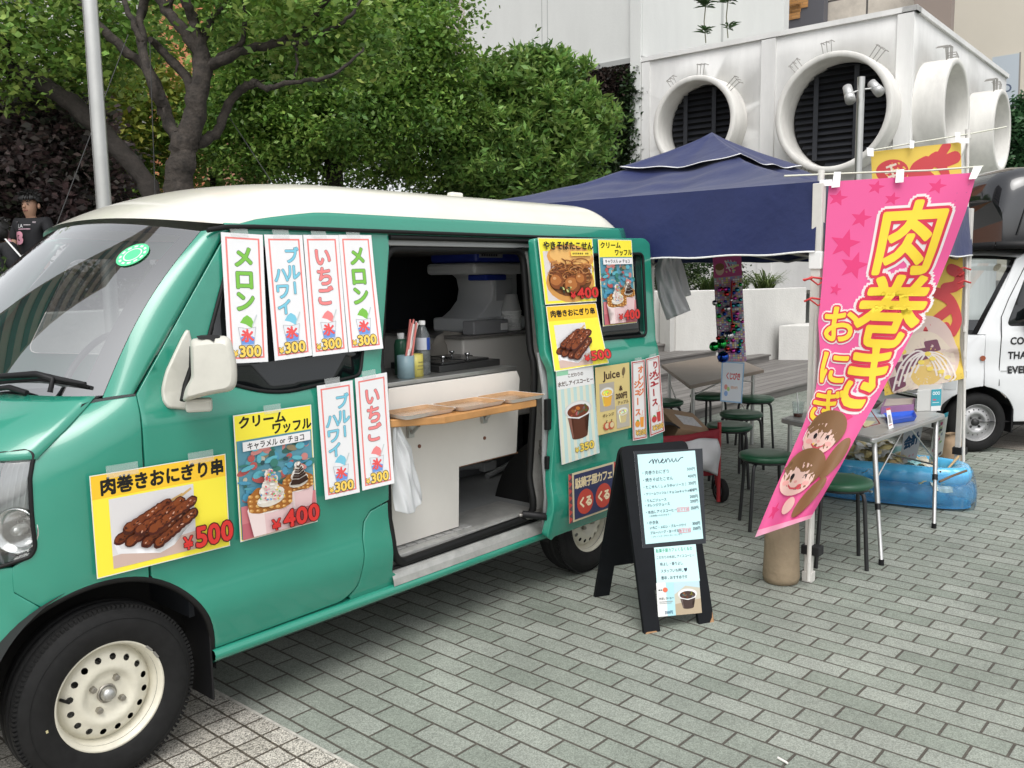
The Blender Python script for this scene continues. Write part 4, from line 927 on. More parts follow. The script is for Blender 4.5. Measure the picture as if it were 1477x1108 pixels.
poster('menu_strip', strip('ichigo'), SIDE, [(434.8, 339), (485.7, 339.3), (498.6, 507.7), (448.3, 514.2)], 'white strip reading いちご in pink, taped over the front window', tapes=tt)
poster('menu_strip', strip('melon'), SIDE, [(486, 339), (533, 339.5), (547.3, 502.3), (499.8, 507.7)], 'white strip reading メロン in green, next to the open side door', tapes=tt, curl=.012)
poster('menu_strip', strip('blue'), SIDE, [(451, 556), (502.5, 548), (512, 708.5), (463, 719.5)], 'white strip reading ブルーハワイ in blue, low on the front door under the window', tapes=tt)
poster('menu_strip', strip('ichigo'), SIDE, [(505, 545), (551, 536.5), (559.5, 695), (515, 706)], 'white strip reading いちご in pink, low on the front door beside the opening', tapes=tt, curl=.010)
poster('menu_poster', waffles(11.3, 17.5), SIDE, [(332.5, 599), (445, 583), (453.5, 751), (343, 781)], 'yellow waffle poster with two ice cream cups on the front door', tapes=((.48, -.01, .22, .07),))
poster('menu_poster', skewers(20, 13.6, True), SIDE, [(126, 686), (322, 654), (328, 786), (137, 834)], 'wide yellow meat skewer poster across the front fender, priced 500', tapes=((.22, -.01, .22, .12), (.80, -.01, .20, .12)))
GD = (2.3, 1.2)
poster('menu_poster', yakisoba(10, 12), SLD, [(773, 343), (852, 344.5), (857, 434.7), (783.6, 439.7)], 'yellow noodle poster topmost on the sliding door, priced 400', g=GD)
poster('menu_poster', skewers(10, 12.6, False), SLD, [(784.6, 441.9), (857, 437), (872, 523.5), (796, 535.8)], 'yellow meat skewer poster on the sliding door under the noodle poster', g=GD, curl=.014)
poster('menu_poster', waffles(10, 20), SLD, [(859.8, 345.5), (908.5, 346.4), (915, 465.5), (867, 471)], 'narrow yellow waffle poster on the dark sliding door window', g=GD)
poster('menu_poster', coffee(10, 22.5), SLD, [(797.7, 535.4), (851, 527.8), (859.8, 652.4), (806, 669.8)], 'pale striped iced coffee poster on the sliding door, priced 350', g=GD)
poster('menu_poster', juice(12, 19), SLD, [(855, 530.3), (904.3, 522.7), (906.3, 616.2), (858.3, 628)], 'tan Juice poster with two small drink photos on the sliding door', g=GD)
poster('menu_strip', jstrip('orange'), SLD, [(907, 521.5), (926.6, 518.2), (929, 631.4), (909.4, 635.2)], 'narrow red-framed strip for orange juice on the sliding door', g=GD, tapes=((.5, -.01, .5, .05),))
poster('menu_strip', jstrip('apple'), SLD, [(927.8, 517.2), (947.5, 511.9), (954.4, 621.3), (934, 629.6)], 'narrow red-framed strip for apple juice at the rear edge of the sliding door', g=GD, tapes=((.5, -.01, .5, .05),))
poster('cafe_sign', cafesign(), SLD, [(812.9, 683.2), (882.9, 663.8), (884, 728.7), (814, 754)], 'navy cafe sign with two red discs low on the sliding door', 'sign', g=GD, curl=.001)
bpy.data.objects['cafe_sign'].pop('group', None) if 'cafe_sign' in bpy.data.objects else None

# ================================================================= things on and in the counter
TRAYM = mat('wood_print_tray', (.42, .25, .13), .25, var=.35, vscale=7, coat=.3); TRAYE = mat('tray_edge', (.70, .66, .62), .4)
def tray(x0, x1, y0, y1, z, lab, rot):
    t = thing('serving_tray', lab, 'tray', ((x0+x1)/2, (y0+y1)/2, z), 'trays on the wooden serving shelf')
    b = MB(); cx, cy, hx, hy = (x0+x1)/2, (y0+y1)/2, (x1-x0)/2, (y1-y0)/2
    ring = lambda k, zz: [(cx+(hx*k[0])*sx, cy+(hy*k[1])*sy, zz) for sx, sy in ((-1, -1), (1, -1), (1, 1), (-1, 1))]
    rr = lambda ins, zz: [(cx+q[0], cy+q[1], zz) for q in rnd([(-hx+ins, -hy+ins), (hx-ins, -hy+ins), (hx-ins, hy-ins), (-hx+ins, hy-ins)], .02, 3)]
    b.loft([rr(.012, z+.001), rr(.0, z+.016), rr(-.002, z+.018)], m=1, closed=True); b.loft([rr(.002, z+.0175), rr(.014, z+.006)], closed=True); b.add(rr(.014, z+.006), [tuple(range(16))], 0); b.add(rr(.012, z+.001), [tuple(range(16))[::-1]], 1)
    b.build('tray_body', [TRAYM, TRAYE], t)
    return t
tray(1.115, 1.385, -.075, .10, shz+.001, 'shallow brown tray nearest the front of the van, on the wooden shelf', 0)
tray(1.392, 1.66, -.095, .085, shz+.001, 'shallow brown tray in the middle of the wooden shelf', 0)
tray(1.667, 1.90, -.115, .09, shz+.001, 'shallow brown tray at the rear end of the wooden shelf', 0)
PET = glassmat('clear_plastic', (.82, .86, .87), 1, .05, 1.35)
WTZ = 1.0725
def lathe_part(name, prof, c, m, parent, n=24, M=None): return MB().lathe(prof, M or Matrix.Translation(c), n).build(name, m, parent)
c = (1.520, .26, WTZ); t = thing('water_bottle', 'clear plastic water bottle with white cap on the counter', 'bottle', c)
lathe_part('body', [(.028, .001), (.033, .008), (.033, .05), (.031, .055), (.033, .06), (.033, .10), (.031, .105), (.033, .11), (.033, .155), (.030, .175), (.016, .203), (.013, .21), (.013, .215)], c, mat('water_plastic', (.30, .33, .34), .12, trans=.7), t)
lathe_part('label', [(.0335, .108), (.0338, .11), (.0338, .158), (.0335, .16)], c, mat('bottle_label', (.50, .52, .58), .4), t)
b = MB(); b.lathe([(.0342, .108), (.0342, .16)], Matrix.Translation(c), 8, a0=R(-100), a1=R(-60)); b.build('label_stripe', mat('label_blue', (.02, .06, .30), .4), t)
lathe_part('cap', [(.0145, .214), (.0148, .228), (.012, .232), (0, .232)], c, WHITE, t)
for (x, y, r_, h_, col, lab, nm, g) in ((1.385, .22, .036, .095, (.20, .30, .34), 'blue grey tin holding paper straws on the counter', 'straw_tin', None), (1.452, .235, .034, .095, (.50, .44, .10), 'yellow tin beside the water bottle', 'yellow_tin', None)):
    t = thing(nm, lab, 'tin', (x, y, WTZ)); lathe_part('tin_body', [(0, .001), (r_, .001), (r_, h_), (r_-.002, h_), (r_-.002, .02), (0, .02)], (x, y, WTZ), mat(nm, col, .4), t)
    if nm == 'yellow_tin':
        b = MB()
        for k in range(3): b.lathe([(r_+.0006, h_*.3+.015*k), (r_+.0006, h_*.3+.006+.015*k)], Matrix.Translation((x, y, WTZ)), 8, a0=R(-120+5*k), a1=R(-60))
        b.build('printed_lines', mat('faint_ink', (.25, .22, .06), .5), t)
sb_ = thing('straw', 'white and red paper straws standing in the blue grey tin', 'straws', (1.385, .22, WTZ)); sb_['kind'] = 'stuff'
b = MB(); r_ = random.Random(4)
for k in range(16):
    a = r_.uniform(0, 6.28); q = .022*r_.random()**.5; x, y = 1.385+q*math.cos(a), .22+q*math.sin(a); b.tube([(x, y, WTZ+.03), (x+.055+r_.uniform(-.02, .02), y+r_.uniform(-.01, .02), WTZ+.225+r_.uniform(-.02, .02))], .0042, 6, c=r_.choice([(.75, .74, .72), (.75, .74, .72), (.65, .20, .18)]))
sb2 = b.build('straw_bundle', PRINT, sb_)
c = (1.46, .33, WTZ); t = thing('green_bottle', 'green bottle with white cap behind the yellow tin', 'bottle', c); lathe_part('body', [(0, 0), (.03, .001), (.03, .13), (.024, .15), (.014, .155)], c, mat('dark_green_plastic', (.02, .09, .05), .3), t); lathe_part('cap', [(.015, .155), (.015, .18), (0, .18)], c, WHITE, t)
t = thing('griddle', 'black griddle plate with lids on the steel counter', 'griddle', (1.78, .40, WTZ)); b = MB(); b.box((1.60, .24, WTZ), (2.0, .56, WTZ+.03)); b.build('plate', mat('griddle_black', (.02, .02, .02), .35), t, bevel=.004)
for i, (x, y) in enumerate(((1.70, .32), (1.88, .34), (1.74, .48), (1.92, .48))):
    b = MB(); b.box((x-.075, y-.07, WTZ+.030), (x+.075, y+.07, WTZ+.040)); l = b.build('lid', mat('lid_dark', (.05, .05, .05), .25, metal=.6), t, bevel=.004); lathe_part('knob', [(.006, .0), (.006, .012), (.013, .016), (.013, .022), (0, .024)], (x, y, WTZ+.040), CHROME, l, 14)
# rear shelf with the ice machine, cups, boxes
RZ = 1.185
t = thing('rear_counter', 'white cabinet behind the counter carrying the ice shaver and cups', 'cabinet', (2.4, .7, .42)); b = MB(); b.box((2.02, .50, .75), (2.82, 1.25, RZ)); b.build('cabinet_body', mat('cabinet_white', (.62, .59, .55), .5), t, bevel=.01); MB().box((2.0, .48, RZ), (2.82, 1.25, RZ+.012)).build('cabinet_top', mat('cabinet_top', (.16, .15, .14), .4), t)
RZ += .0125
t = thing('ice_shaver', 'blue and white shaved ice machine inside the van', 'ice shaver', (2.4, .72, RZ))
BLU = mat('machine_blue', (.02, .04, .30), .35); MWH = mat('machine_white', (.66, .67, .68), .4)
b = MB(); b.box((2.22, .60, RZ), (2.62, .92, RZ+.075)); b.build('base', MWH, t, bevel=.015, seg=3)
sv = [(2.38, .10), (2.52, .10), (2.56, .2), (2.56, .36), (2.36, .36), (2.34, .30)]
b = MB(); rows = []
for z, x0, x1 in ((.07, 2.26, 2.60), (.11, 2.33, 2.60), (.16, 2.385, 2.60), (.22, 2.40, 2.60), (.28, 2.385, 2.60), (.315, 2.33, 2.60)): rows.append([(x0, .64, RZ+z), (x1, .64, RZ+z), (x1, .90, RZ+z), (x0, .90, RZ+z)])
b.loft(rows, closed=True); b.build('column', MWH, t, bevel=.01)
b = MB(); b.box((2.20, .58, RZ+.300), (2.66, .94, RZ+.36)); b.build('head', MWH, t, bevel=.02, seg=3)
b = MB(); b.box((2.22, .59, RZ+.3605), (2.66, .93, RZ+.455)); b.build('motor_cover', BLU, t, bevel=.02, seg=3)
b = MB(); b.box((2.29, .585, RZ+.268), (2.45, .72, RZ+.299)); b.build('blade_guard', BLU, t, bevel=.008); b = MB(); b.box((2.24, .5845, RZ+.385), (2.42, .5895, RZ+.42)); pl = b.build('name_plate', mat('plate_silver', (.30, .31, .33), .4), t, bevel=.003)
b = MB()
for k in range(7): b.box((2.255+.018*k, .583, RZ+.392), (2.267+.018*k, .5846, RZ+.413))
b.build('plate_marks', mat('plate_dark', (.03, .03, .05), .5), pl)
b = MB(); b.box((2.42, .6335, RZ+.16), (2.55, .6395, RZ+.28)); b.build('notice', mat('notice_paper', (.42, .43, .45), .5), t)
def cupstack(x, y, n, r0, r1, h_, lab, z=RZ):
    t = thing('cup_stack', lab, 'cups', (x, y, z), 'stacks of white foam cups'); b = MB(); pr = [(0, 0)]
    pr += [(r0, .0), (r1*.97, h_)]
    for k in range(n): pr += [(r1, h_+k*.012), (r1+.003, h_+k*.012+.003), (r1+.003, h_+k*.012+.008), (r1-.001, h_+k*.012+.011)]
    pr = [(0, z0) for z0 in ()]+pr+[(r1-.004, h_+n*.012)]
    top = h_+n*.012; pr = [(a, top-zz) for a, zz in pr][::-1]
    b.lathe(pr, Matrix.Translation((x, y, z)), 24); b.build('cups', mat('foam_white', (.80, .80, .78), .6), t)
for x_, y_, n_, lab in ((2.50, .60, 9, 'short stack of upturned white cups beside the ice shaver'), (2.66, .56, 17, 'tall stack of white bowls at the rear edge of the opening')): cupstack(x_, y_, n_, .033, .052, .085, lab)
t = thing('storage_box', 'clear plastic box in front of the ice shaver', 'box', (2.2, .52, RZ)); b = MB(); b.box((2.10, .50, RZ), (2.36, .58, RZ+.07)); b.build('box_body', mat('clear_box', (.25, .25, .26), .3), t, bevel=.006); MB().box((2.30, .4965, RZ+.015), (2.35, .4995, RZ+.05)).build('box_label', WHITE, t)
t = tag(MB().loft([[(1.93+.05*i+.01*math.sin(j*2.1), .62+.03*math.sin(i*2+j), 1.08+.035*j-.01*abs(i-2)) for i in range(5)] for j in range(5)]).build('cloth', mat('cloth_grey', (.25, .23, .20), .9), solid=.004), 'grey cloth hanging beside the cabinet behind the griddle', 'cloth')
# plastic bag hanging from the shelf front end
def bagsheet(fn, nu=12, nv=16): return MB().loft([[fn(i/nu, j/nv) for i in range(nu+1)] for j in range(nv+1)])
PLA = mat('white_plastic_bag', (.82, .83, .84), .35, spec=.5)
_t = PLA.node_tree; _p = _t.nodes['Principled BSDF']; _l = _t.nodes.new('ShaderNodeBsdfTranslucent'); _l.inputs[0].default_value = (.85, .86, .87, 1); _m = _t.nodes.new('ShaderNodeMixShader'); _m.inputs[0].default_value = .45
_t.links.new(_p.outputs[0], _m.inputs[1]); _t.links.new(_l.outputs[0], _m.inputs[2]); _t.links.new(_m.outputs[0], _t.nodes['Material Output'].inputs[0])
r_ = random.Random(8); ph = [r_.uniform(0, 6) for _ in range(8)]
def bagf(u, v):
    L, Rr = np.array((1.115, .02, .925-.34*v)), np.array((1.115+.09+.06*v, .035, .93-.33*v)); 
    if v < .3: Rr = L+(Rr-L)*(.35+.65*v/.3)
    p = L*(1-u)+Rr*u; d = .030*math.sin(PI*u)*(.4+v)+.008*math.sin(9*u+ph[0]+5*v)+.006*math.sin(23*u+ph[1]-9*v)
    return (p[0], p[1]-d-.012, p[2]+.012*math.sin(7*u+2)*v)
tag(bagsheet(bagf, 22, 26).build('plastic_bag', PLA, solid=.001, sub=1), 'white plastic bag hanging at the front end of the wooden shelf', 'bag')
# ================================================================= canopy tent behind the van
NAVY = mat('navy_canopy', (.011, .020, .092), .5, var=.12, vscale=3, sheen=.15, spec=.35, bump=.5, bscale=7)
PW_ = mat('white_powder_coat', (.62, .60, .56), .45, var=.08, vscale=12)
TA, TB, TC, TD = (2.966, -.878), (5.462, -.900), (5.462, 1.58), (2.966, 1.58)
EZ, VZ, PZT = 1.90, 1.574, 2.375
tent = thing('canopy_tent', 'navy blue pop-up canopy tent with white legs behind the green van', 'tent', ((TA[0]+TC[0])/2, .35, 0))
cs = [np.array(q) for q in (TA, TB, TC, TD)]; pk = np.mean(cs, 0)
NS = 34
def wr(x, y): return .010*math.sin(9*x+3*y)+.008*math.sin(17*y-5*x+1)+.006*math.sin(25*x+11*y)
b = MB()
for k in range(4):
    a, c = cs[k], cs[(k+1) % 4]; rows = []
    for i in range(NS+1):
        t = i/NS; rr = []
        for j in range(NS+1):
            u = j/NS; e = a*(1-u)+c*u; p = pk*(1-t)+e*t; z = PZT+(EZ-PZT)*t**.82; z -= .05*math.sin(PI*t)*(1-abs(2*u-1)**2)*.8+.035*math.sin(PI*t)
            z += wr(p[0], p[1])*1.2*math.sin(PI*min(1, t))*(1-.5*abs(2*u-1)); rr.append((p[0], p[1], z))
        rows.append(rr)
    b.loft(rows)
can = b.build('canopy', NAVY, tent, merge=True)
b = MB(); tr = MB()
for k in range(4):
    a, c = cs[k], cs[(k+1) % 4]; d = (c-a); n = np.array((d[1], -d[0])); n /= np.linalg.norm(n)
    n = n if n@(pk-a) < 0 else -n
    f = lambda u, v: (*(a+d*u+n*(.012*math.sin(u*31+v*3)*v+.02*v+.010*math.sin(u*12+1)*v)), EZ-(EZ-VZ)*v-.012*math.sin(PI*u)*v+.004*math.sin(u*40)*v)
    b.loft([[f(j/60, i/10) for j in range(61)] for i in range(11)]); tr.loft([[tuple(np.array(f(j/60, v))+np.array((*(n*.003), 0))) for j in range(61)] for v in (.978, .99, 1.004)])
b.build('valance', NAVY, tent); tr.build('white_piping', WHITE, tent, solid=.003)
b = MB()                                                            # wind cap at the peak, white hem
tr = MB()
for k in range(4):
    a, c = cs[k], cs[(k+1) % 4]; rows = []
    cap = lambda u, t: (*(pk*(1-t*.34)+(a*(1-u)+c*u)*t*.34), PZT+.016+(EZ-PZT)*(t*.34)**.82-.05*math.sin(PI*t*.34)*(1-abs(2*u-1)**2)*.8-.035*math.sin(PI*t*.34)+.010*math.sin(u*15+k)*t*(1-abs(2*u-1))+.012*t)
    b.loft([[cap(j/24, i/8) for j in range(25)] for i in range(9)]); tr.loft([[cap(j/24, t) if t < 1.02 else tuple(np.array(cap(j/24, 1.0))+(0, 0, -.012)) for j in range(25)] for t in (.992, 1.0, 1.012)])
b.build('wind_cap', NAVY, tent, merge=True); tr.build('cap_hem', WHITE, tent, solid=.003)
def post(x, y, lab=None):
    b = MB(); b.box((x-.023, y-.023, .75), (x+.023, y+.023, EZ-.01)); b.box((x-.017, y-.017, .02), (x+.017, y+.017, .80)); b.box((x-.024, y-.024, .0), (x+.024, y+.024, .05)); b.box((x-.028, y-.028, .745), (x+.028, y+.028, .80))
    return b.build('tent_leg', PW_, tent, bevel=.003)
for q in cs: post(*q)
for k in range(4):
    a, c = cs[k], cs[(k+1) % 4]; b = MB(); m_ = (pk-(a+c)/2)/np.linalg.norm(pk-(a+c)/2)*.05; L = lambda t, z: (*(a+m_+(c-a)*(.02+.96*t)), z)
    for t0 in (0, .5): b.tube([L(t0, 1.80), L(t0+.5, 1.56)], .011, 6); b.tube([L(t0, 1.56), L(t0+.5, 1.80)], .011, 6)
    b.build('scissor_brace', mat('frame_grey', (.30, .30, .30), .4, metal=.6), tent)
b = MB(); b.box((TA[0]-.03, TA[1]-.03, 1.50), (TA[0]+.03, TA[1]+.03, 1.58)); b.build('slider', WHITE, tent, bevel=.004)
STRAP = mat('black_strap', (.008, .008, .009), .7)
def bagweight(x, y, lab, r_=.085, h_=.30):
    c = (x, y, 0); b = MB(); b.lathe([(0, .002), (r_*.97, .004), (r_*1.03, .03), (r_*1.0, .08), (r_*.97, .16), (r_*.95, .24), (r_*.90, h_), (r_*.6, h_+.012), (0, h_+.015)], Matrix.Translation(c), 28)
    return tag(b.build('weight_bag', mat('tan_canvas', (.30, .23, .15), .85, var=.12, vscale=12, bump=.3, bscale=25)), lab, 'weight bag')
bw = bagweight(2.885, -.775, 'tan canvas weight standing at the near tent leg')
# ================================================================= promotional banners
CLOTH = leafmat('banner_cloth', tr=.30)
dA = float((np.array((TA[0], TA[1]-.03, 1.2))-CAMLOC)@F_)
PK = (.84, .13, .36); DPK = (.78, .055, .22)
def bannermap(Lp, Rp, dep, fold):
    vs = np.linspace(0, 1, len(Lp)); Lp = np.array(Lp, float); Rp = np.array(Rp, float)
    def M(u, v, h):
        l = np.array([np.interp(v, vs, Lp[:, i]) for i in (0, 1)]); r_ = np.array([np.interp(v, vs, Rp[:, i]) for i in (0, 1)]); p = l*(1-u)+r_*u
        return at(p[0], p[1], dep+fold(u, v)-h)
    return M
P = Print(60, 180, PK, 4)
for px, py, s_ in ((3.6, 9, 4.2), (17, 4.5, 3.6), (23.5, 11, 3.4), (13, 20, 4.6), (39, 6, 4), (8, 32, 7), (13, 43, 7), (6.5, 55, 3.2), (33, 120, 8), (12, 152, 6), (9, 168, 5), (40, 150, 5)): P.star(px*1.15, py, s_*1.05, DPK, .2)
T = [('肉', 38.5, 30, 33, 37), ('巻', 41, 66, 40, 38), ('き', 40, 99, 42, 36), ('お', 13.5, 73, 23, 21), ('に', 12.5, 96, 26, 20), ('ぎ', 15, 116, 30, 18), ('り', 16, 131, 26, 14)]
for col, of in (((.85, .80, .80), .105), ((.72, .045, .10), .066), ((.93, .72, .06), .024)):
    for c, x, y, w_, h_ in T: P.ch(c, x, y, w_, h_, col, of)
def girl(P, cx, cy, s_, tail, tongue):
    sk, hr = (.88, .62, .55), (.26, .14, .065); X = lambda a: cx+a*s_; Y = lambda a: cy+a*s_*.47
    P.ell(X(1.5), Y(1.3), 5*s_/10*.9, 8*s_/10*.9, hr, .5) if tail else P.ell(X(1.3), Y(1.5), 4*s_/10, 8*s_/10, hr, .7)
    P.ell(X(.15), Y(-.35), 1.15*s_, .58*s_, hr, 0, 26)
    P.ell(X(0), Y(.25), 1.0*s_, .46*s_, sk, 0, 26); P.poly([(X(-1.1), Y(-.3)), (X(-.6), Y(-1.0)), (X(.5), Y(-1.0)), (X(1.2), Y(-.1)), (X(.95), Y(.25)), (X(.55), Y(-.35)), (X(.1), Y(-.15)), (X(-.3), Y(-.4)), (X(-.75), Y(.05))], hr)
    for e in (-.38, .38): P.ell(X(e), Y(.12), .11*s_, .085*s_, (.02, .015, .02))
    P.ell(X(-.05), Y(.40), .10*s_, .04*s_, (.80, .40, .36))
    for e in (-.62, .62): P.ell(X(e), Y(.48), .2*s_, .07*s_, (.90, .45, .42))
    P.line([(X(-.42), Y(.60)), (X(-.2), Y(.78)), (X(.1), Y(.80)), (X(.38), Y(.62))], .05*s_, (.62, .10, .12))
    if tongue: P.ell(X(.30), Y(.70), .14*s_, .08*s_, (.80, .12, .15))
girl(P, 24, 128+2, 17, True, False); girl(P, 20, 150, 18, False, True)
P.ell(24, 166, 6, 5, (.88, .62, .55))
P.poly([(0, 176.5), (60, 176.5), (60, 180), (0, 180)], (.86, .40, .55))
pm = bannermap([(1196, 262), (1192, 312), (1189, 365), (1185, 415), (1180, 465), (1183, 512), (1177, 560), (1160, 610), (1136, 665), (1111, 722), (1089, 775)],
               [(1409, 249), (1395, 300), (1373, 360), (1350, 415), (1322, 470), (1296, 520), (1268, 572), (1238, 625), (1213, 672), (1187, 716), (1169, 748)], dA-.055,
               lambda u, v: .022*math.sin(u*6+v*7)*min(1, v*4+.1)*u+.035*max(0, v-.35)*math.sin(u*8+1-v*4)+.05*u*(1-v)*math.sin(v*2.2)-.05*v+.004*math.sin(16*(u*.5+v)+3*u)*u)
bn = P.build('banner_cloth', pm, None, lift=2.2, mat_=CLOTH, thick=.0008, backc=(.70, .12, .32))
broot = thing('promotional_banner', 'pink banner reading 肉巻きおにぎり on a white pole at the near tent leg', 'banner', (TA[0], TA[1]-.05, 0)); attach(bn, broot)
PLAS = mat('ivory_plastic_pole', (.62, .62, .52), .4)
def P3(px, py, d): return V(at(px, py, d))
b = MB(); b.tube([onz(1166, 838, .03), P3(1172, 640, dA-.01), P3(1178, 440, dA-.01), P3(1184, 248, dA-.01)], .0105, 10); b.tube([P3(1184, 262, dA-.01), P3(1184.5, 246, dA-.01)], .016, 10); b.build('pole', PW_, broot)
b = MB(); b.tube([P3(1131, 254, dA-.01), P3(1250, 249, dA-.02), P3(1340, 246, dA-.02), P3(1418, 240, dA-.03)], .0045, 8); b.build('cross_rod', PLAS, broot)
for c4 in ([(1203, 248), (1213, 248), (1211, 270), (1199, 271)], [(1293, 245), (1304, 244), (1303, 263), (1291, 264)], [(1404, 241), (1417, 240), (1408, 258), (1397, 259)], [(1182, 260), (1200, 259), (1200, 268), (1182, 269)]):
    MB().add([at(x, y, dA-.075+(.0 if i < 2 else -.002)) for i, (x, y) in enumerate(c4)], [(0, 1, 2, 3)]).build('white_loop', WHITE, broot, solid=.002)
tiem = mat('red_cord', (.50, .03, .03), .5)
for y0, tl in ((402, 1), (432, 0)):
    b = MB(); b.tube([P3(1160, y0+3, dA-.06), P3(1170, y0-2, dA-.08), P3(1186, y0, dA-.06), P3(1188, y0+6, dA-.02)], .005, 6); b.tube([P3(1168, y0, dA-.08), P3(1180, y0+9, dA-.08), P3(1187, y0+4, dA-.05)], .004, 6)
    if tl: b.tube([P3(1158, y0+2, dA-.07), P3(1172, y0-1, dA-.085)], .006, 6)
    b.build('cord_tie', tiem, broot)
for z0 in (.16, .46):
    b = MB(); b.box((TA[0]-.03, TA[1]-.06, z0-.022), (TA[0]+.03, TA[1]+.03, z0+.022)); b.build('strap', STRAP, tent, bevel=.004)
# yellow banner at the far near-side leg
dB = float((np.array((TB[0], TB[1]-.03, 1.2))-CAMLOC)@F_)
YB = (.86, .64, .12); RB = (.66, .08, .09)
P = Print(60, 165, YB, 4)
ux = lambda x, y: ((x-1256-(y-218)*.06)/(131-(y-218)*.05)*60, (y-211)/(552-211)*165)
def bs_(pts, t):
    q = smooth([ux(*p) for p in pts], 5); P.line(q, t, RB); P.ell(*q[0], t/2, t/2, RB, 0, 12); P.ell(*q[-1], t/2, t/2, RB, 0, 12)
P.ell(*ux(1287, 243), 11, 8.5, RB, 0, 26); 
for a in ((-4, -3, 3, -5), (-5, 1, 4, -1), (-3, 4, 5, 2), (-1, -5, 1, 5)): P.line([(ux(1287, 243)[0]+a[0], ux(1287, 243)[1]+a[1]), (ux(1287, 243)[0]+a[2], ux(1287, 243)[1]+a[3])], 1.5, (.85, .75, .6))
bs_([(1316, 250), (1322, 238), (1336, 231)], 6); bs_([(1336, 240), (1352, 228), (1361, 234), (1378, 230)], 8); bs_([(1352, 236), (1360, 222), (1366, 214)], 6); bs_([(1357, 238), (1364, 252), (1360, 262)], 6); bs_([(1318, 252), (1332, 248), (1346, 262), (1330, 285)], 6)
bs_([(1372, 372), (1384, 378), (1380, 392), (1364, 396)], 7); bs_([(1352, 402), (1372, 412), (1384, 436), (1378, 452)], 7); bs_([(1376, 420), (1352, 438), (1338, 452), (1352, 460), (1368, 446)], 6)
r_ = random.Random(2)
P.ell(*ux(1333, 505), 27, 36, (.74, .60, .55), .3, 30); P.ell(*ux(1335, 512), 23, 29, (.80, .70, .58), .3, 30); P.ell(*ux(1340, 515), 14, 18, (.80, .58, .20), .3, 24)
for x, y, a in ((1345, 475, .3), (1330, 490, .5), (1300, 512, .9), (1312, 500, .8), (1292, 535, 1.2)): cx, cy = ux(x, y); P.poly(rnd([(cx-5, cy-4), (cx+6, cy-6), (cx+8, cy+4), (cx-3, cy+7)], 2), (.22, .08, .13)); P.ell(cx+1, cy, 1.6, 1.4, (.75, .6, .55), 0, 10)
for k in range(5): P.line(smooth([ux(1288+k*8, 548-k*6), ux(1300+k*10, 508-k*5), ux(1326+k*10, 484+k*4), ux(1346+k*8, 505+k*9), ux(1352+k*5, 535+k*4)], 5), 1.5, (.86, .80, .77))
for k in range(7): P.ell(*ux(1300+r_.uniform(0, 70), 480+r_.uniform(0, 65)), 2.6, 2.2, (.88, .72, .15), 0, 8)
ym = bannermap([(1256, 219), (1260, 300), (1266, 400), (1271, 490), (1276, 571)], [(1386, 205), (1388, 300), (1389, 400), (1384, 495), (1391, 546)], dB-.03, lambda u, v: .03*math.sin(u*7+v*5)*v+.05*(1-u)*math.sin(v*4)+.05*max(0, 1-((v-.87)/.07)**2)*max(0, u-.7)*3)
bn2 = P.build('banner_cloth', ym, None, lift=3, mat_=CLOTH, backc=(.70, .50, .10))
br2 = thing('promotional_banner', 'yellow banner with red brush lettering on the far tent leg', 'banner', (TB[0], TB[1]-.05, 0)); attach(bn2, br2)
b = MB(); b.tube([onz(1389, 700, .05), P3(1391, 540, dB-.04), P3(1394, 380, dB-.04), P3(1396, 190, dB-.04)], .0105, 10); b.tube([P3(1396, 200, dB-.04), P3(1396.3, 187, dB-.04)], .017, 10)
for y in (507, 470): b.tube([P3(1391, y, dB-.04), P3(1391, y+9, dB-.04)], .015, 10)
b.build('pole', PW_, br2)
MB().tube([P3(1252, 218, dB-.05), P3(1320, 206, dB-.05), P3(1395, 194, dB-.05), P3(1452, 183, dB-.05)], .005, 8).build('cross_rod', PLAS, br2)
for c4 in ([(1250, 213), (1260, 214), (1260, 226), (1251, 225)], [(1312, 203), (1319, 203), (1318, 214), (1312, 214)], [(1377, 191), (1385, 191), (1385, 206), (1378, 205)], [(1384, 200), (1398, 199), (1398, 207), (1384, 207)]): MB().add([at(x, y, dB-.07) for x, y in c4], [(0, 1, 2, 3)]).build('white_loop', WHITE, br2, solid=.002)
for y0 in (386, 405):
    b = MB(); b.tube([P3(1381, y0+4, dB-.08), P3(1390, y0, dB-.10), P3(1400, y0+3, dB-.06)], .006, 6); b.tube([P3(1383, y0+12, dB-.09), P3(1391, y0+7, dB-.10)], .006, 6, c=None); b.build('cord_tie', tiem, br2)
# ================================================================= A-board
BLKW = mat('black_painted_board', (.006, .007, .009), .6, spec=.2, var=.3, vscale=9)
f0, f1, bk = np.array(onz(930, 915)), np.array(onz(1030, 897)), np.array(onz(868, 858))
ex = (f1-f0); wd = np.linalg.norm(ex); ex /= wd; off_ = bk-f0; ez_b = off_-ex*(off_@ex); sp = np.linalg.norm(ez_b); ey = ez_b/sp     # back-foot direction
def solve_h():
    best = min(np.linspace(.6, .9, 301), key=lambda z: abs(proj(f0+ey*sp*.46+np.array((0, 0, z)))[1]-644)); return float(best)
BH = solve_h()
ab = thing('menu_board', 'black A-frame menu board with handwritten sheets standing beside the van', 'menu board', f0+ex*wd/2+ey*sp/2)
ft = f0+ey*sp*.46+np.array((0, 0, BH)); up = ft-f0; lu = np.linalg.norm(up); up /= lu; nf = np.cross(ex, up); nf = nf if nf@(CAMLOC-f0) > 0 else -nf
def FR(u, v, h=0): return f0+ex*u+up*v+nf*h            # u across 0..wd, v up 0..lu
shape = rnd([(.0, 0), (.075, 0), (.075, .17), (wd-.075, .17), (wd-.075, 0), (wd, 0), (wd-.004, lu, .035), (.004, lu, .035)], .0)
b = MB(); vs_, fs_2 = cdt(shape, (), .2, False)
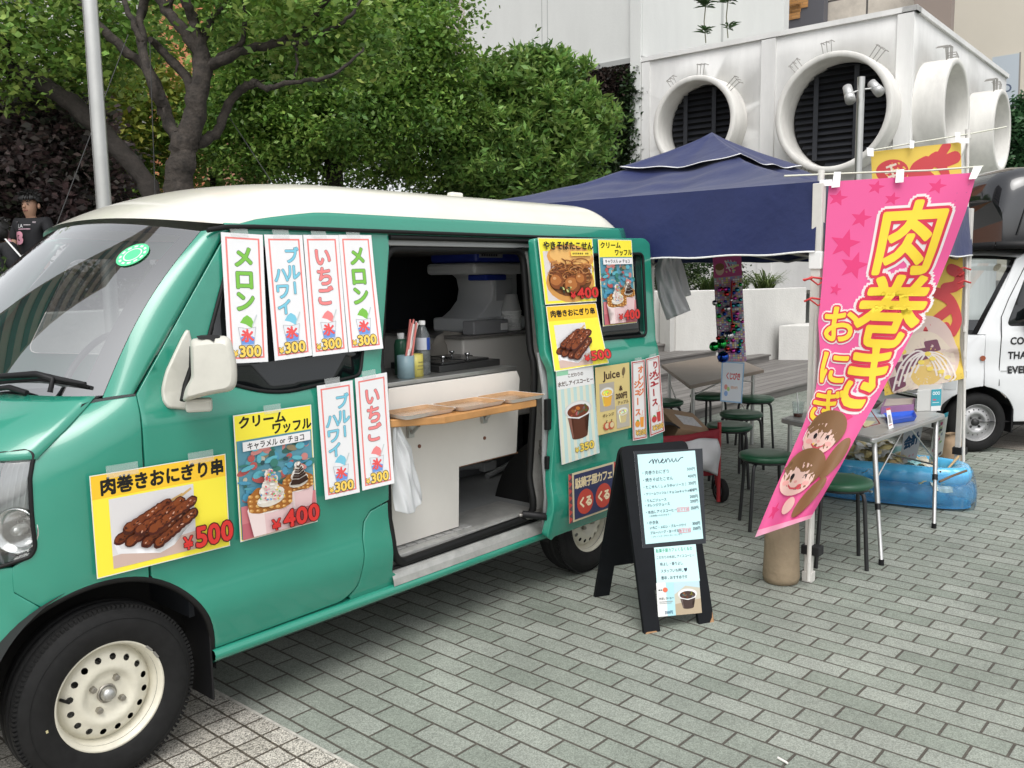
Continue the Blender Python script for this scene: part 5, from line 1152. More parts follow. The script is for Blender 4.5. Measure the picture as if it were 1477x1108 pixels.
def slab(b, T, th):
    b.add([T(u, v, 0) for u, v in vs_], fs_2); b.add([T(u, v, -th) for u, v in vs_], [f[::-1] for f in fs_2]); n = len(shape)
    b.add([T(u, v, 0) for u, v in shape]+[T(u, v, -th) for u, v in shape], [(i, (i+1) % n, n+(i+1) % n, n+i) for i in range(n)])
slab(b, FR, .018); fpn = b.build('front_panel', BLKW, ab, bevel=.002)
b0 = f0+ey*sp; bt = ft+ey*.02; bu = (bt-b0)/np.linalg.norm(bt-b0); nb_ = np.cross(ex, bu); nb_ = nb_ if nb_@ey > 0 else -nb_
b = MB(); slab(b, lambda u, v, h=0: b0+ex*u+bu*min(v, lu-.002)+nb_*h, .018); b.build('rear_panel', BLKW, ab, bevel=.002)
b = MB(); b.box((0, 0, 0), (.012, .001, .012)); 
b = MB(); b.tube([FR(.10, lu-.012, -.01), FR(wd-.10, lu-.012, -.01)], .009, 8); b.build('hinge', CHROME, ab)
b = MB(); b.add([FR(u, v, .0008) for u, v in ((wd-.022, .0), (wd-.001, .0), (wd-.002, .045), (wd-.008, .02))], [(0, 1, 2, 3)]); b.add([FR(u, v, .0008) for u, v in ((.002, .0), (.06, .0), (.055, .006), (.01, .007))], [(0, 1, 2, 3)]); b.build('chipped_edge', mat('raw_wood', (.35, .20, .10), .8), fpn)
def onfr(px, py):
    p = onplane(px, py, f0, nf); return ((p-f0)@ex, (p-f0)@up)
def sheetmap(q4, h0):
    c = [np.array(onfr(*m)) for m in q4]
    return lambda u, v, h: FR(*((c[0]*(1-u)+c[1]*u)*(1-v)+(c[3]*(1-u)+c[2]*u)*v), h+h0)
CY = (.50, .74, .75); HK = (.03, .035, .06)
sl_ = Print(36, 52, (.022, .025, .03)); sl_.build('plastic_sleeve', sheetmap([(914, 651), (1013, 647), (1018, 784), (927, 791)], .0012), ab)
P = Print(36, 52, CY)
# script heading drawn with a pen line
def cur(pts, t, c=HK): P.line(pts, t, c)
s_ = lambda L: [(9+x*1.0, 4.6-y*1.0) for x, y in L]
cur(s_([(-2.5, -.8), (-1, .6), (-.2, 1.4), (.2, -1.6), (.4, -.2), (1.2, 1.3), (1.7, .6), (1.9, -1.6), (2.3, .2), (3.0, 1.3), (3.5, .4), (3.8, -1.4), (4.6, -1.1), (5.6, .3), (6.3, 1.2), (6.6, .5), (6.0, -.1), (5.4, -.3), (5.6, -1.2), (6.6, -1.4), (7.6, -.5), (8.1, 1.0), (8.3, -1.4), (8.8, .3), (9.6, 1.2), (10.2, .3), (10.5, -1.3), (11.4, -.3), (12.1, 1.2), (12.2, -.6), (12.8, -1.4), (13.8, -.4), (14.5, 1.2), (14.6, -1.0), (15.6, -1.0), (17.4, .8), (19.2, 1.2)]), .55)
rowsT = [('・肉巻きおにぎり', '500円', 11, 2.5), ('・焼きそばたこせん', '400円', 15.2, 2.45), ('・たこせん（しょうゆorソース）', '350円', 19.4, 2.1), ('・クリームワッフル（チョコorキャラメル）', '400円', 23.4, 1.82), ('・りんごジュース', '200円', 27.3, 2.0), ('・オレンジジュース', '200円', 30.0, 2.0), ('・水出しアイスコーヒー', '350円', 33.9, 2.05), ('・かき氷', '', 40.0, 2.2), ('いちご・メロン・ブルーハワイ', '300円', 43.0, 1.85), ('ブルーハーブ・ヨーグルト', '350円', 45.9, 1.85)]
for t, pr, y, h_ in rowsT:
    P.text(t, 1.2 if t[0] == '・' else 3.2, y, h_, HK, .014, w_=h_*.88); P.text(pr, 29.8, y-.3, 2.3, HK, .012, w_=2.0)
P.text('（お時間いただきます）', 3.0, 36.2, 1.2, HK, 0, w_=1.3)
P.text('（プレーンヨーグルトのトッピング）', 3.4, 48.2, 1.1, HK, 0, w_=1.15)
for x0, y0 in ((21.0, 32.8), (20.8, 45.0)): P.frame(x0, y0, x0+7.6, y0+2.5, .22, (.72, .10, .16)); P.text('おすすめ', x0+.5, y0+1.25, 1.7, (.72, .10, .16), .01)
P.build('menu_sheet', sheetmap([(919, 656), (1002, 650), (1014, 777), (931, 785)], .0022), ab)
P = Print(30, 24, (.55, .78, .78))
for i, (t, c) in enumerate((('駄菓子屋カフェくるくるの', (.02, .30, .16)), ('こだわりの水出しアイスコーヒー', HK), ('味よし・香りよし', HK), ('スタッフいち押し♥', HK), ('是非、おすすめです', HK))):
    em = 2.35 if i == 0 else 1.95 if i == 1 else 2.2; P.text(t, 1.0 if i < 2 else 3.2, 2.4+i*4.6, em*1.15, c, .018, w_=em*.93)
P.build('note_sheet', sheetmap([(943, 790), (1003, 785), (1009, 838), (947, 841)], .0022), ab)
P = Print(30, 24, (.70, .70, .68))
P.rect(6.5, 0, 13, 24, (.38, .62, .66)); P.rect(12, 0, 30, 24, (.50, .47, .38)); P.poly([(12, 9), (20, 3), (30, 5), (30, 0), (12, 0)], (.45, .60, .66)); P.poly([(12, 16), (30, 13), (30, 24), (12, 24)], (.40, .32, .22))
drinkcup(P, 21, 10.5, 5.6, 8.5, (.05, .03, .025), (.05, .028, .022)); P.ell(5.8, 5.2, 1.7, 1.7, (.66, .15, .08)); P.rect(1.2, 4.8, 2.4, 5.6, INK); P.rect(2.8, 4.8, 3.6, 5.6, INK)
P.text('水出しコーヒー', 1.2, 11.2, 1.7, INK, .02, w_=1.45); P.rect(1.2, 13.4, 10.5, 13.8, (.3, .3, .3)); P.rect(1.2, 14.6, 9.5, 14.9, (.3, .3, .3)); P.text('350円', 4.5, 21.3, 2.6, (.03, .10, .20), .02, w_=2.2)
P.build('photo_sheet', sheetmap([(946, 841), (1008, 838), (1012, 884), (949, 890)], .0026), ab)
# ================================================================= folding table and what is on it
TZ = .62
q0, q1, q2 = [np.array(onz(*m, TZ)) for m in ((1124, 603), (1260, 633), (1366, 597))]
def TT(u, v, z=TZ): p = q1+(q2-q1)*u+(q0-q1)*v; return np.array((p[0], p[1], z))      # u to the right end, v away
tb = thing('folding_table', 'aluminium folding table under the tent with pay signs hanging from it', 'table', TT(.5, .5, 0))
top = MAT_T = mat('table_top', (.42, .42, .40), .4, metal=.3, var=.1, vscale=9)
b = MB(); rr = rnd([(0, 0), (1, 0), (1, 1), (0, 1)], .05); b.prism(rr, lambda u, v: TT(u, v, TZ-.028), lambda u, v: TT(u, v, TZ-.002)); b.build('table_rim', ALU, tb, bevel=.006)
b = MB(); b.prism(rnd([(.02, .03), (.98, .03), (.98, .97), (.02, .97)], .04), lambda u, v: TT(u, v, TZ-.004), lambda u, v: TT(u, v, TZ)); b.build('tabletop', top, tb)
LG = [((.085, .06), (1271, 815)), ((.93, .06), (1347, 762)), ((.06, .93), None), ((.93, .93), None)]
for (u, v), m in LG:
    p = TT(u, v, TZ-.03); g = np.array(onz(*m)) if m else np.array((p[0], p[1], 0)); b = MB(); b.tube([p, g+(p-g)*.45, g+(p-g)*.44, g+(0, 0, .02)], [.0135, .0135, .011, .011], 10); l = b.build('leg', ALU, tb)
    b = MB(); b.tube([g+(p-g)*.43, g+(p-g)*.48], .0155, 10); b.build('leg_collar', BLACK, l); b = MB(); b.tube([g+(0, 0, .0), g+(0, 0, .03)], .014, 10); b.build('leg_tip', BLACK, l)
for u0, u1, v in ((.085, .45, .06), (.93, .55, .06), (.06, .45, .93), (.93, .55, .93)): b = MB(); b.tube([TT(u0, v, TZ*.55), TT(u1, v, TZ-.03)], .005, 6); b.build('brace', STEEL, tb)
b = MB(); b.tube([TT(.085, .06, TZ*.5), TT(.06, .93, TZ*.5)], .006, 6); b.build('stretcher', STEEL, tb); b = MB(); b.tube([TT(.93, .06, TZ*.5), TT(.93, .93, TZ*.5)], .006, 6); b.build('stretcher', STEEL, tb)
def ontop(px, py, z=TZ): return np.array(onz(px, py, z))
def tbox(name, lab, cat, c4, h_, m, bevel=.004, group=None, z=TZ+.001):
    c = [ontop(*q, z) for q in c4]; b = MB(); b.add(list(c)+[q+(0, 0, h_) for q in c], [(3, 2, 1, 0), (4, 5, 6, 7), (0, 1, 5, 4), (1, 2, 6, 5), (2, 3, 7, 6), (3, 0, 4, 7)])
    t = thing(name, lab, cat, np.mean(c, 0), group); b.build('box_body', m, t, bevel=bevel); return t, c
cp_ = ontop(1151, 602); t = thing('drink_cup', 'clear cup of dark drink with a white straw on the table', 'cup', cp_)
lathe_part('cup', [(0, .002), (.026, .003), (.036, .09), (.038, .094), (.037, .095)], cp_, PET, t); lathe_part('drink', [(0, .004), (.025, .004), (.028, .022), (0, .022)], cp_, mat('dark_drink', (.12, .03, .015), .2), t); MB().tube([cp_+(.01, 0, .01), cp_+(-.012, .005, .15)], .0035, 8).build('straw', WHITE, t)
t, c = tbox('paper_box', 'grey tissue box with a teal printed panel at the right end of the table', 'box', [(1322, 594), (1356, 592), (1359, 584), (1325, 585)], .135, mat('box_grey', (.52, .52, .50), .6))
b = MB(); C = c; F4 = [C[0]*.42+C[1]*.58, C[1], C[1]+(0, 0, .134), C[0]*.42+C[1]*.58+(0, 0, .134)]; nn_ = np.cross(F4[1]-F4[0], F4[3]-F4[0]); nn_ /= np.linalg.norm(nn_); nn_ = nn_ if nn_@(CAMLOC-F4[0]) > 0 else -nn_
P = Print(10, 20, (.05, .32, .40)); P.text('OOO', 1.2, 3.6, 4.2, (.75, .78, .78), .03, w_=3.0); P.rect(1.5, 9, 5, 10.4, (.5, .1, .15)); P.rect(1.5, 12, 8, 12.6, (.6, .7, .7)); P.rect(0, 15.5, 10, 20, (.70, .70, .70)); P.build('printed_panel', quadmap([q+nn_*.004 for q in (F4[3], F4[2], F4[1], F4[0])]), t)
t, c = tbox('purple_tray', 'open purple box holding cards on the table', 'box', [(1270, 598), (1318, 594), (1320, 584), (1276, 585)], .045, mat('mauve_plastic', (.27, .13, .28), .45), .003); b = MB(); b.add([q*.86+np.mean(c, 0)*.14+(0, 0, .0465) for q in c], [(0, 1, 2, 3)]); b.build('cards', mat('card_beige', (.48, .42, .38), .7), t)
t = thing('coin_tray', 'shallow bright blue coin tray on the table', 'tray', ontop(1300, 607)); c = [ontop(*q) for q in ((1284, 614), (1322, 608), (1318, 599), (1274, 603))]; m_ = np.mean(c, 0); b = MB(); rr_ = lambda k, z: [m_+(q-m_)*k+(0, 0, z) for q in c]
b.loft([rr_(.85, .003), rr_(1.0, .028), rr_(1.03, .030), rr_(.97, .027), rr_(.82, .008)], closed=True, smooth=False); b.add(rr_(.82, .008), [(0, 1, 2, 3)]); b.add(rr_(.85, .003), [(3, 2, 1, 0)]); b.build('tray_body', mat('bright_blue', (.015, .09, .55), .35), t, bevel=.002)
t = thing('price_card', 'small white price card standing in front of the blue coin tray', 'card', ontop(1286, 618)); P = Print(5, 15, (.78, .78, .78)); P.rect(0, 0, 5, 1.6, (.6, .08, .10)); P.rect(1.2, 5, 3.8, 11, (.30, .28, .28)); P.rect(1, 12, 4, 12.6, (.5, .1, .1)); d_ = float((ontop(1286, 619)-CAMLOC)@F_); P.build('card_face', quadmap([at(1278, 589, d_+.02), at(1284, 588, d_+.02), at(1289, 617, d_), at(1282, 620, d_)]), t)
t = thing('wire_easel', 'red wire stand on the table in front of the pink banner', 'stand', ontop(1255, 615)); b = MB(); e = [ontop(1247, 617), ontop(1269, 611)]; b.tube([e[0], e[1], V(at(1243, 573, float((e[1]-CAMLOC)@F_)+.06))], .0035, 6); b.tube([e[0], V(at(1228, 590, float((e[0]-CAMLOC)@F_)+.06))], .0035, 6); b.build('wire', mat('red_wire', (.25, .02, .02), .4), t)
t = thing('card_sheet', 'cream note card lying under the red wire stand', 'card', ontop(1250, 612)); MB().add([ontop(*q, TZ+.002) for q in ((1237, 613), (1252, 616), (1263, 608), (1245, 606))], [(0, 1, 2, 3)]).build('sheet', mat('cream_card', (.62, .58, .34), .7), t, solid=.001)
t = thing('paper_sheet', 'pale blue printed sheet lying on the table behind the coin tray', 'paper', ontop(1262, 596)); MB().add([ontop(*q, TZ+.002) for q in ((1240, 601), (1276, 602), (1282, 591), (1246, 590))], [(0, 1, 2, 3)]).build('sheet', mat('pale_blue_paper', (.45, .56, .66), .6, var=.3, vscale=60), t, solid=.001)
c = ontop(1237, 604); t = thing('teal_jar', 'teal jar on the table behind the wire stand', 'jar', c); lathe_part('jar_body', [(0, .002), (.035, .003), (.037, .02), (.037, .085), (.03, .095)], c, mat('teal_plastic', (.01, .10, .13), .25), t); lathe_part('lid', [(.034, .09), (.034, .105), (0, .107)], c, mat('teal_lid', (.02, .16, .2), .3), t)
c = ontop(1256, 588); t = thing('metal_bowl', 'silver bowl behind the purple box on the table', 'bowl', c); lathe_part('bowl', [(0, .002), (.04, .003), (.07, .04), (.072, .041), (.066, .036), (.038, .008), (0, .007)], c, STEEL, t); b = MB()
for k in range(4): b.tube([c+(-.04+.02*k, .01*k, .02), c+(-.11+.02*k, .05+.01*k, .075)], .003, 6)
b.build('chopsticks', mat('bamboo_light', (.50, .36, .18), .6), t)
# signs hanging from the right end of the table
xr = np.array(TT(1.004, .5)); nrm = np.cross(TT(1, 1)-TT(1, 0), (0, 0, 1)); nrm /= np.linalg.norm(nrm)
hang = lambda q4: quadmap([onplane(*m, xr-(0.004*np.sign(nrm@(CAMLOC-xr)))*-nrm, nrm) for m in q4])
P = Print(20, 30, (.72, .74, .80)); P.ch('会', 10, 8.2, 10, 9.5, (.03, .10, .22), .05); P.ch('計', 10, 17.2, 10, 9.5, (.03, .10, .22), .05)
for x in (4, 7, 11, 15): P.ell(x, 26, 1.2, 1, (.70, .45, .55), 0, 8)
P = Print(20, 30, (.72, .74, .80)); 
P.ch('会', 6.4, 12.5, 8.6, 10.5, (.03, .10, .22), .055); P.ch('計', 14.2, 11.5, 8.6, 10.5, (.03, .10, .22), .055)
for x in (4, 7, 11, 15): P.ell(x, 25+.3*math.sin(x), 1.2, 1, (.70, .45, .55), 0, 8)
tag(P.build('pay_sign', hang([(1305, 617), (1332, 610), (1322, 661), (1296, 674)])), 'white hanging sign reading 会計 at the table corner', 'sign')
P = Print(20, 46, (.62, .66, .62)); P.rect(0, 0, 20, 5, (.05, .32, .40)); P.rect(2, 1.6, 14, 3.2, (.6, .7, .7)); r_ = random.Random(11)
for k in range(34): P.rect(*(lambda x, y, w_, h_: (x, y, x+w_, y+h_))(r_.uniform(1, 14), r_.uniform(6, 42), r_.uniform(2, 5), r_.uniform(1, 4)), r_.choice([(.55, .12, .25), (.60, .55, .50), (.12, .12, .14), (.30, .50, .20), (.75, .70, .65), (.65, .25, .10), (.25, .30, .35)]))
tag(P.build('payment_poster', hang([(1349, 602), (1368, 594), (1359, 655), (1339, 670)])), 'colourful payment options sheet hanging at the right end of the table', 'poster')
# ================================================================= stools
SEATM = mat('green_vinyl', (.018, .085, .040), .38, var=.08, vscale=10); TUBEM = mat('black_tube', (.014, .014, .015), .4)
def stool(lab, c, rot=0, h_=.44):
    t = thing('round_stool', lab, 'stool', c, 'green round stools'); M = Matrix.Translation(c)@Matrix.Rotation(rot, 4, 'Z')
    MB().lathe([(0, h_-.035), (.15, h_-.035), (.158, h_-.030), (.160, h_-.018), (.156, h_-.006), (.14, h_), (.07, h_+.003), (0, h_+.003)], M, 36).build('seat', SEATM, t)
    MB().tube([M@V((.135*math.cos(a), .135*math.sin(a), h_-.042)) for a in np.linspace(0, 2*PI, 25)], .008, 6, caps=False).build('ring', TUBEM, t)
    for k in range(4):
        a = PI/4+k*PI/2; d = V((math.cos(a), math.sin(a), 0)); p = [M@(d*.06+V((0, 0, h_-.045))), M@(d*.115+V((0, 0, h_-.048))), M@(d*.138+V((0, 0, h_-.062))), M@(d*.146+V((0, 0, h_-.09))), M@(d*.172+V((0, 0, .0)))]
        MB().tube(p, .0105, 8).build('leg', TUBEM, t)
    return t
def onst(px, py, h_=.44): q = onz(px, py, h_); return (q[0], q[1], 0)
s0 = stool('green round stool in front of the table near the pink banner', onst(1212, 690), .5)
def more(lab, px, py, rot): dup(s0, Matrix.Translation(onst(px, py))@Matrix.Rotation(rot, 4, 'Z')@Matrix.Translation(-s0.location), lab)
more('green round stool left of the pink banner beside the table', 1106, 653, .2)
more('green round stool right of the red wagon, nearest to it', 1069, 594, .7)
more('green round stool behind the lottery sign at the deck edge', 1089, 572, .3)
more('green round stool under the far wooden table', 1022, 568, .9)
more('green round stool half hidden behind the red wagon', 1052, 611, .1)
more('green round stool at the far left edge, beside the van rear', 958, 577, .4)
# far table with the wooden top
WZ = .66; w0_, w1_, w2_ = [np.array(onz(*m, WZ)) for m in ((995, 556), (1102, 533), (954, 526))]; w3_ = w1_+w2_-w0_
FT = lambda u, v, z=WZ: np.array((*(w0_+(w1_-w0_)*u+(w2_-w0_)*v)[:2], z))
t = thing('wooden_table', 'folding table with a brown wooden top beside the deck steps', 'table', FT(.5, .5, 0)); b = MB(); b.prism([(0, 0), (1, 0), (1, 1), (0, 1)], lambda u, v: FT(u, v, WZ-.03), lambda u, v: FT(u, v, WZ)); b.build('tabletop', mat('brown_tabletop', (.20, .155, .12), .4, var=.12, vscale=5), t, bevel=.005)
for u, v in ((.08, .1), (.9, .1), (.08, .9), (.9, .9)): MB().tube([FT(u, v, WZ-.03), FT(u, v, 0)], .016, 8).build('leg', ALU, t)
for u in (.08, .9): MB().tube([FT(u, .1, .55), FT(.5, .1, WZ-.04)], .006, 6).build('brace', ALU, t); MB().tube([FT(u, .1, .2), FT(u, .9, .5)], .006, 6).build('brace', ALU, t)
# ================================================================= red wagon with its load
REDF = mat('red_canvas', (.24, .012, .022), .75, var=.12, vscale=14, bump=.3, bscale=20); REDM = mat('red_frame', (.32, .02, .025), .4)
w1 = np.array(onz(1036, 728)); wl = np.array((-R_[0], -R_[1], 0)); wl /= np.linalg.norm(wl); wf = np.array((F_[0], F_[1], 0)); wf /= np.linalg.norm(wf); wl = wl*.95+wf*-.30; wl /= np.linalg.norm(wl); wf = np.array((-wl[1], wl[0], 0)); wf = wf if wf@F_ > 0 else -wf
WG = lambda a, c, z: w1+wl*a+wf*c+np.array((0, 0, z))
t = thing('folding_wagon', 'red canvas folding wagon with black wheels loaded with boxes', 'wagon', WG(.3, .2, 0))
b = MB()
for a0, c0, a1, c1 in ((0, 0, .62, 0), (0, 0, 0, .42), (0, .42, .62, .42), (.62, 0, .62, .42)):
    b.loft([[WG(a0+(a1-a0)*i/12, c0+(c1-c0)*i/12, z+(-.025*math.sin(PI*i/12) if z > .4 else 0))+(np.array((.006*math.sin(i*2.3+z*9), .008*math.sin(i*1.7+z*7), 0))) for i in range(13)] for z in (.20, .26, .33, .40, .46, .50)])
b.loft([[WG(a, c, .20) for a in (0, .62)] for c in (0, .42)]); b.build('canvas_tub', REDF, t, solid=.006)
for a, c in ((0, 0), (.62, 0), (0, .42), (.62, .42)): MB().tube([WG(a, c, .02), WG(a, c, .54)], .013, 8).build('frame_post', REDM, t)
for c in (0, .42): MB().tube([WG(0, c, .48), WG(.31, c, .22), WG(.62, c, .48)], .009, 6).build('cross_brace', REDM, t)
def wwheel(p):
    ax = V(wl); M = Matrix.Translation(p)@ax.to_track_quat('Z', 'Y').to_matrix().to_4x4(); b = MB(); b.lathe([(.02, -.02), (.06, -.022), (.075, -.018), (.08, 0), (.075, .018), (.06, .022), (.02, .02)], M, 28); o = b.build('wheel', RUBBER, t); b = MB(); b.lathe([(0, .028), (.022, .026), (.028, .02), (.05, .022), (.052, .018)], M, 20); b.lathe([(0, -.028), (.022, -.026), (.028, -.02), (.05, -.022)], M, 20); b.build('hub', mat('hub_grey', (.08, .08, .085), .5), o)
for a, c in ((-.045, .05), (.66, .05), (-.045, .40), (.66, .40)): wwheel(WG(a, c, .08))
for a, c in ((-.0, .05), (.62, .05)): MB().tube([WG(a, c, .25), WG(a-.02, c, .12), WG(a-.045, c, .08)], .012, 8).build('caster_fork', REDM, t)
pc = WG(.16, .18, .50); b = MB(); Mx = Matrix.Translation(pc)@Matrix.Rotation(math.atan2(wl[1], wl[0])+.1, 4, 'Z')@Matrix.Rotation(R(-24), 4, 'X')@Matrix.Rotation(R(-14), 4, 'Y'); b.box((-.15, -.13, -.09), (.15, .13, .04), M=Mx); bxo = tag(b.build('cardboard_box', mat('cardboard', (.33, .22, .13), .8, var=.1, vscale=8), bevel=.003), 'brown cardboard box with a white label lying on the red wagon', 'box')
b = MB(); b.box((-.06, -.1315, -.07), (.08, -.1308, .02), M=Mx); b.box((-.10, -.06, .0402), (.06, .06, .0408), M=Mx); b.build('paper_label', mat('label_white', (.62, .61, .60), .6, var=.25, vscale=50), bxo)
t = tag(bagsheet(lambda u, v: tuple(WG(.30+.40*u, -.03+.35*v, .52+.07*math.sin(PI*u)*math.sin(PI*min(1, v+.2))+.012*math.sin(13*u+5*v))), 14, 12).build('dark_jacket', mat('black_cloth', (.015, .014, .016), .9), solid=.01), 'black jacket heaped on the red wagon beside the cardboard box', 'jacket')
tag(bagsheet(lambda u, v: tuple(WG(.03+.58*u, -.03-.05*math.sin(PI*v)-.012*math.sin(11*u+7*v)-.012*math.sin(23*u-3*v), .44-.24*v*(1-.25*math.sin(3*u))+.012*math.sin(9*u))), 26, 16).build('white_sack', mat('grey_white_sack', (.55, .55, .56), .45), solid=.002), 'crumpled white plastic sack on the side of the red wagon', 'bag')
# ================================================================= paddling pool of prize bags
pn = [np.array(onz(*m)) for m in ((1163, 716), (1401, 742))]; pf = [np.array(onz(*m, .20)) for m in ((1402, 676), (1178, 652))]
for q in pf: q[2] = 0
def PL(u, v, z=0): q = (pn[0]*(1-u)+pn[1]*u)*(1-v)+(pf[1]*(1-u)+pf[0]*u)*v; return np.array((q[0], q[1], z))
pr_ = rnd([(0, 0), (1, 0), (1, 1), (0, 1)], .36, 9); pcx = PL(.5, .5)
t = thing('paddling_pool', 'blue inflatable paddling pool full of prize bags beside the table', 'pool', pcx)
BLP = bpy.data.materials.new('blue_vinyl'); BLP.use_nodes = True; _b = BLP.node_tree.nodes['Principled BSDF']; _b.inputs['Base Color'].default_value = (.10, .48, .80, 1); _b.inputs['Roughness'].default_value = .12; _b.inputs['Alpha'].default_value = .93; _b.inputs['Coat Weight'].default_value = .6
CLV = glassmat('clear_vinyl', (.80, .88, .93), 1, .08, 1.4)
def ringtube(z, r_, ins, m, nm, vr=1.0, wave=.006):
    ps = [PL(*q) for q in resample(pr_, .04)]; n = len(ps); rows = []
    for i, p in enumerate(ps):
        d = p-pcx; d /= np.linalg.norm(d); w_ = wave*math.sin(i*1.9)+wave*.7*math.sin(i*.83+1); rows.append([p-d*ins+d*(r_+w_)*math.cos(a)+np.array((0, 0, z+(r_*vr)*math.sin(a))) for a in np.linspace(0, 2*PI, 15)[:-1]])
    b = MB(); b.loft(list(zip(*rows+[rows[0]])), closed=False) if False else b.loft([list(r0) for r0 in rows]+[list(rows[0])], closed=True); return b.build(nm, m, t)
ringtube(.205, .052, .06, BLP, 'upper_ring', 1.15); ringtube(.085, .085, .060, mat('blue_vinyl_low', (.05, .36, .68), .15, coat=.6, alpha=.38), 'lower_ring'); 
b = MB(); b.add([PL(*q, .012) for q in pr_], [tuple(range(len(pr_)))]); b.build('pool_floor', BLP, t)
b = MB(); rows = []
for z, k in ((.0, 1.035), (.03, 1.055), (.10, 1.06), (.15, 1.045), (.19, 1.03), (.23, 1.0)): rows.append([pcx+(PL(*q)-pcx)*(k+.008*math.sin(j*2.1))+(0, 0, z) for j, q in enumerate(resample(pr_, .05))])
b.loft(rows, closed=True); b.build('clear_cover', CLV, t)
b = MB(); r_ = random.Random(6)
for k in range(290):
    u, v = r_.uniform(.07, .86), r_.uniform(.09, .90); z = .13+.20*math.sin(PI*min(1, u*1.15))*math.sin(PI*v)*r_.uniform(.5, 1.15); c = PL(u, v, z); Mq = Matrix.Translation(c)@Matrix.Rotation(r_.uniform(0, 6), 4, 'Z')@Matrix.Rotation(r_.uniform(-.7, .7), 4, 'X')@Matrix.Rotation(r_.uniform(-.7, .7), 4, 'Y')
    w_, h_ = r_.uniform(.035, .06), r_.uniform(.035, .055); col = r_.choice([(.62, .52, .26)]*5+[(.66, .62, .50)]*4+[(.60, .62, .62)]*2+[(.28, .55, .56), (.5, .36, .16), (.70, .68, .62)]); vs = []
    for j in range(5):
        for i in range(5):
            a, c_ = i/4-.5, j/4-.5; vs.append(Mq@V((2*w_*a*(1-.25*abs(2*c_)), 2*h_*c_, .028*(math.cos(PI*a)*math.cos(PI*c_))+r_.uniform(-.007, .007))))
    b.add(vs, [(j*5+i, j*5+i+1, j*5+i+6, j*5+i+5) for j in range(4) for i in range(4)], 0, col, True)
pb = tag(b.build('prize_bags', mat('bag_film', rough=.3, attr='Col', spec=.6, coat=.3)), 'heap of cream and clear prize bags filling the blue pool', 'bags'); pb['kind'] = 'stuff'
BAM = mat('bamboo', (.45, .31, .15), .55); DRK = mat('brown_stick', (.13, .085, .05), .6)
for lab, a, c, z0, z1, m in (('pale bamboo stick rising from the left of the pool', (1222, 658), (1253, 644), .20, .28, BAM), ('pale bamboo stick leaning up at the right of the pool', (1357, 690), (1383, 658), .18, .34, BAM), ('upper brown stick lying across the right of the pool', (1355, 681), (1396, 677), .24, .25, DRK), ('lower brown stick lying across the right of the pool', (1355, 695), (1394, 679), .24, .258, DRK)):
    d0 = float((onz(*a, z0)-CAMLOC)@F_); d1 = float((onz(*c, z1)-CAMLOC)@F_); p0, p1 = np.array(at(*a, d0)), np.array(at(*c, d0+.1)); tag(MB().tube([p0, p0*.5+p1*.5+(0, 0, .004), p1], .0075, 8).build('bamboo_stick' if m is BAM else 'brown_stick', m), lab, 'stick')
# paper bag at the far tent leg
c = np.array(onz(1372, 672)); b = MB(); rows = []
for z, k, tw in ((0, 1, 0), (.05, 1.05, .05), (.12, 1.0, -.05), (.18, .92, .1), (.21, .8, 0), (.235, .55, .2), (.25, .62, .3)): rows.append([c+np.array((.10*k*math.cos(a+tw)*(1+.06*math.sin(5*a+z*30)), .085*k*math.sin(a+tw)*(1+.07*math.sin(4*a-z*20)), z)) for a in np.linspace(0, 2*PI, 21)[:-1]])
b.loft(rows, closed=True); b.add(rows[0], [tuple(range(20))[::-1]]); tag(b.build('paper_bag', mat('kraft_paper', (.34, .24, .15), .8, bump=.3, bscale=18)), 'crumpled brown paper bag at the foot of the far tent leg', 'bag')
b = MB(); b.box((TB[0]-.03, TB[1]-.055, .22), (TB[0]+.03, TB[1]+.03, .27)); b.build('strap', STRAP, tent, bevel=.004)
# ================================================================= lottery board and bags hanging in the tent
dl = 6.2; t = thing('lottery_board', 'hanging lottery sheet covered in small coloured bells under the tent', 'lottery board', at(1052, 522, dl)); r_ = random.Random(12)
P = Print(20, 70, (.42, .34, .40)); P.rect(0, 0, 20, 14, (.55, .09, .25)); P.ell(4.5, 9, 3, 3.6, (.66, .48, .36)); P.ell(4.5, 7, 3.2, 2.4, (.25, .13, .06))
for k in range(14): P.line([(8+r_.uniform(0, 10), r_.uniform(3, 12)), (8+r_.uniform(0, 11), r_.uniform(3, 12))], .8, r_.choice([(.75, .7, .3), (.3, .5, .7), (.8, .75, .75)]))
for j in range(40):
    for i in range(12): P.rect(.3+i*1.62, 14.5+j*1.38, 1.6+i*1.62, 15.5+j*1.38, r_.choice([(.75, .35, .28), (.22, .36, .70), (.80, .76, .72), (.80, .68, .2), (.42, .2, .55), (.75, .3, .5), (.35, .55, .58), (.8, .78, .78)]))
bd = [(1028, 371), (1069, 366), (1076, 522), (1036, 522)]; lm = quadmap([at(*q, dl) for q in bd]); P.build('sheet', lm, t)
b = MB(); b.tube([lm(.5, 0, .002), lm(.52, -.05, .02)], .003, 6); b.build('cord', WHITE, t)
BC = [mat('bell_'+n, c, .12, metal=1) for n, c in (('green', (.03, .40, .08)), ('blue', (.02, .07, .38)), ('silver', (.60, .58, .60)), ('pink', (.55, .06, .35)), ('red', (.55, .04, .04)), ('teal', (.05, .30, .38)))]
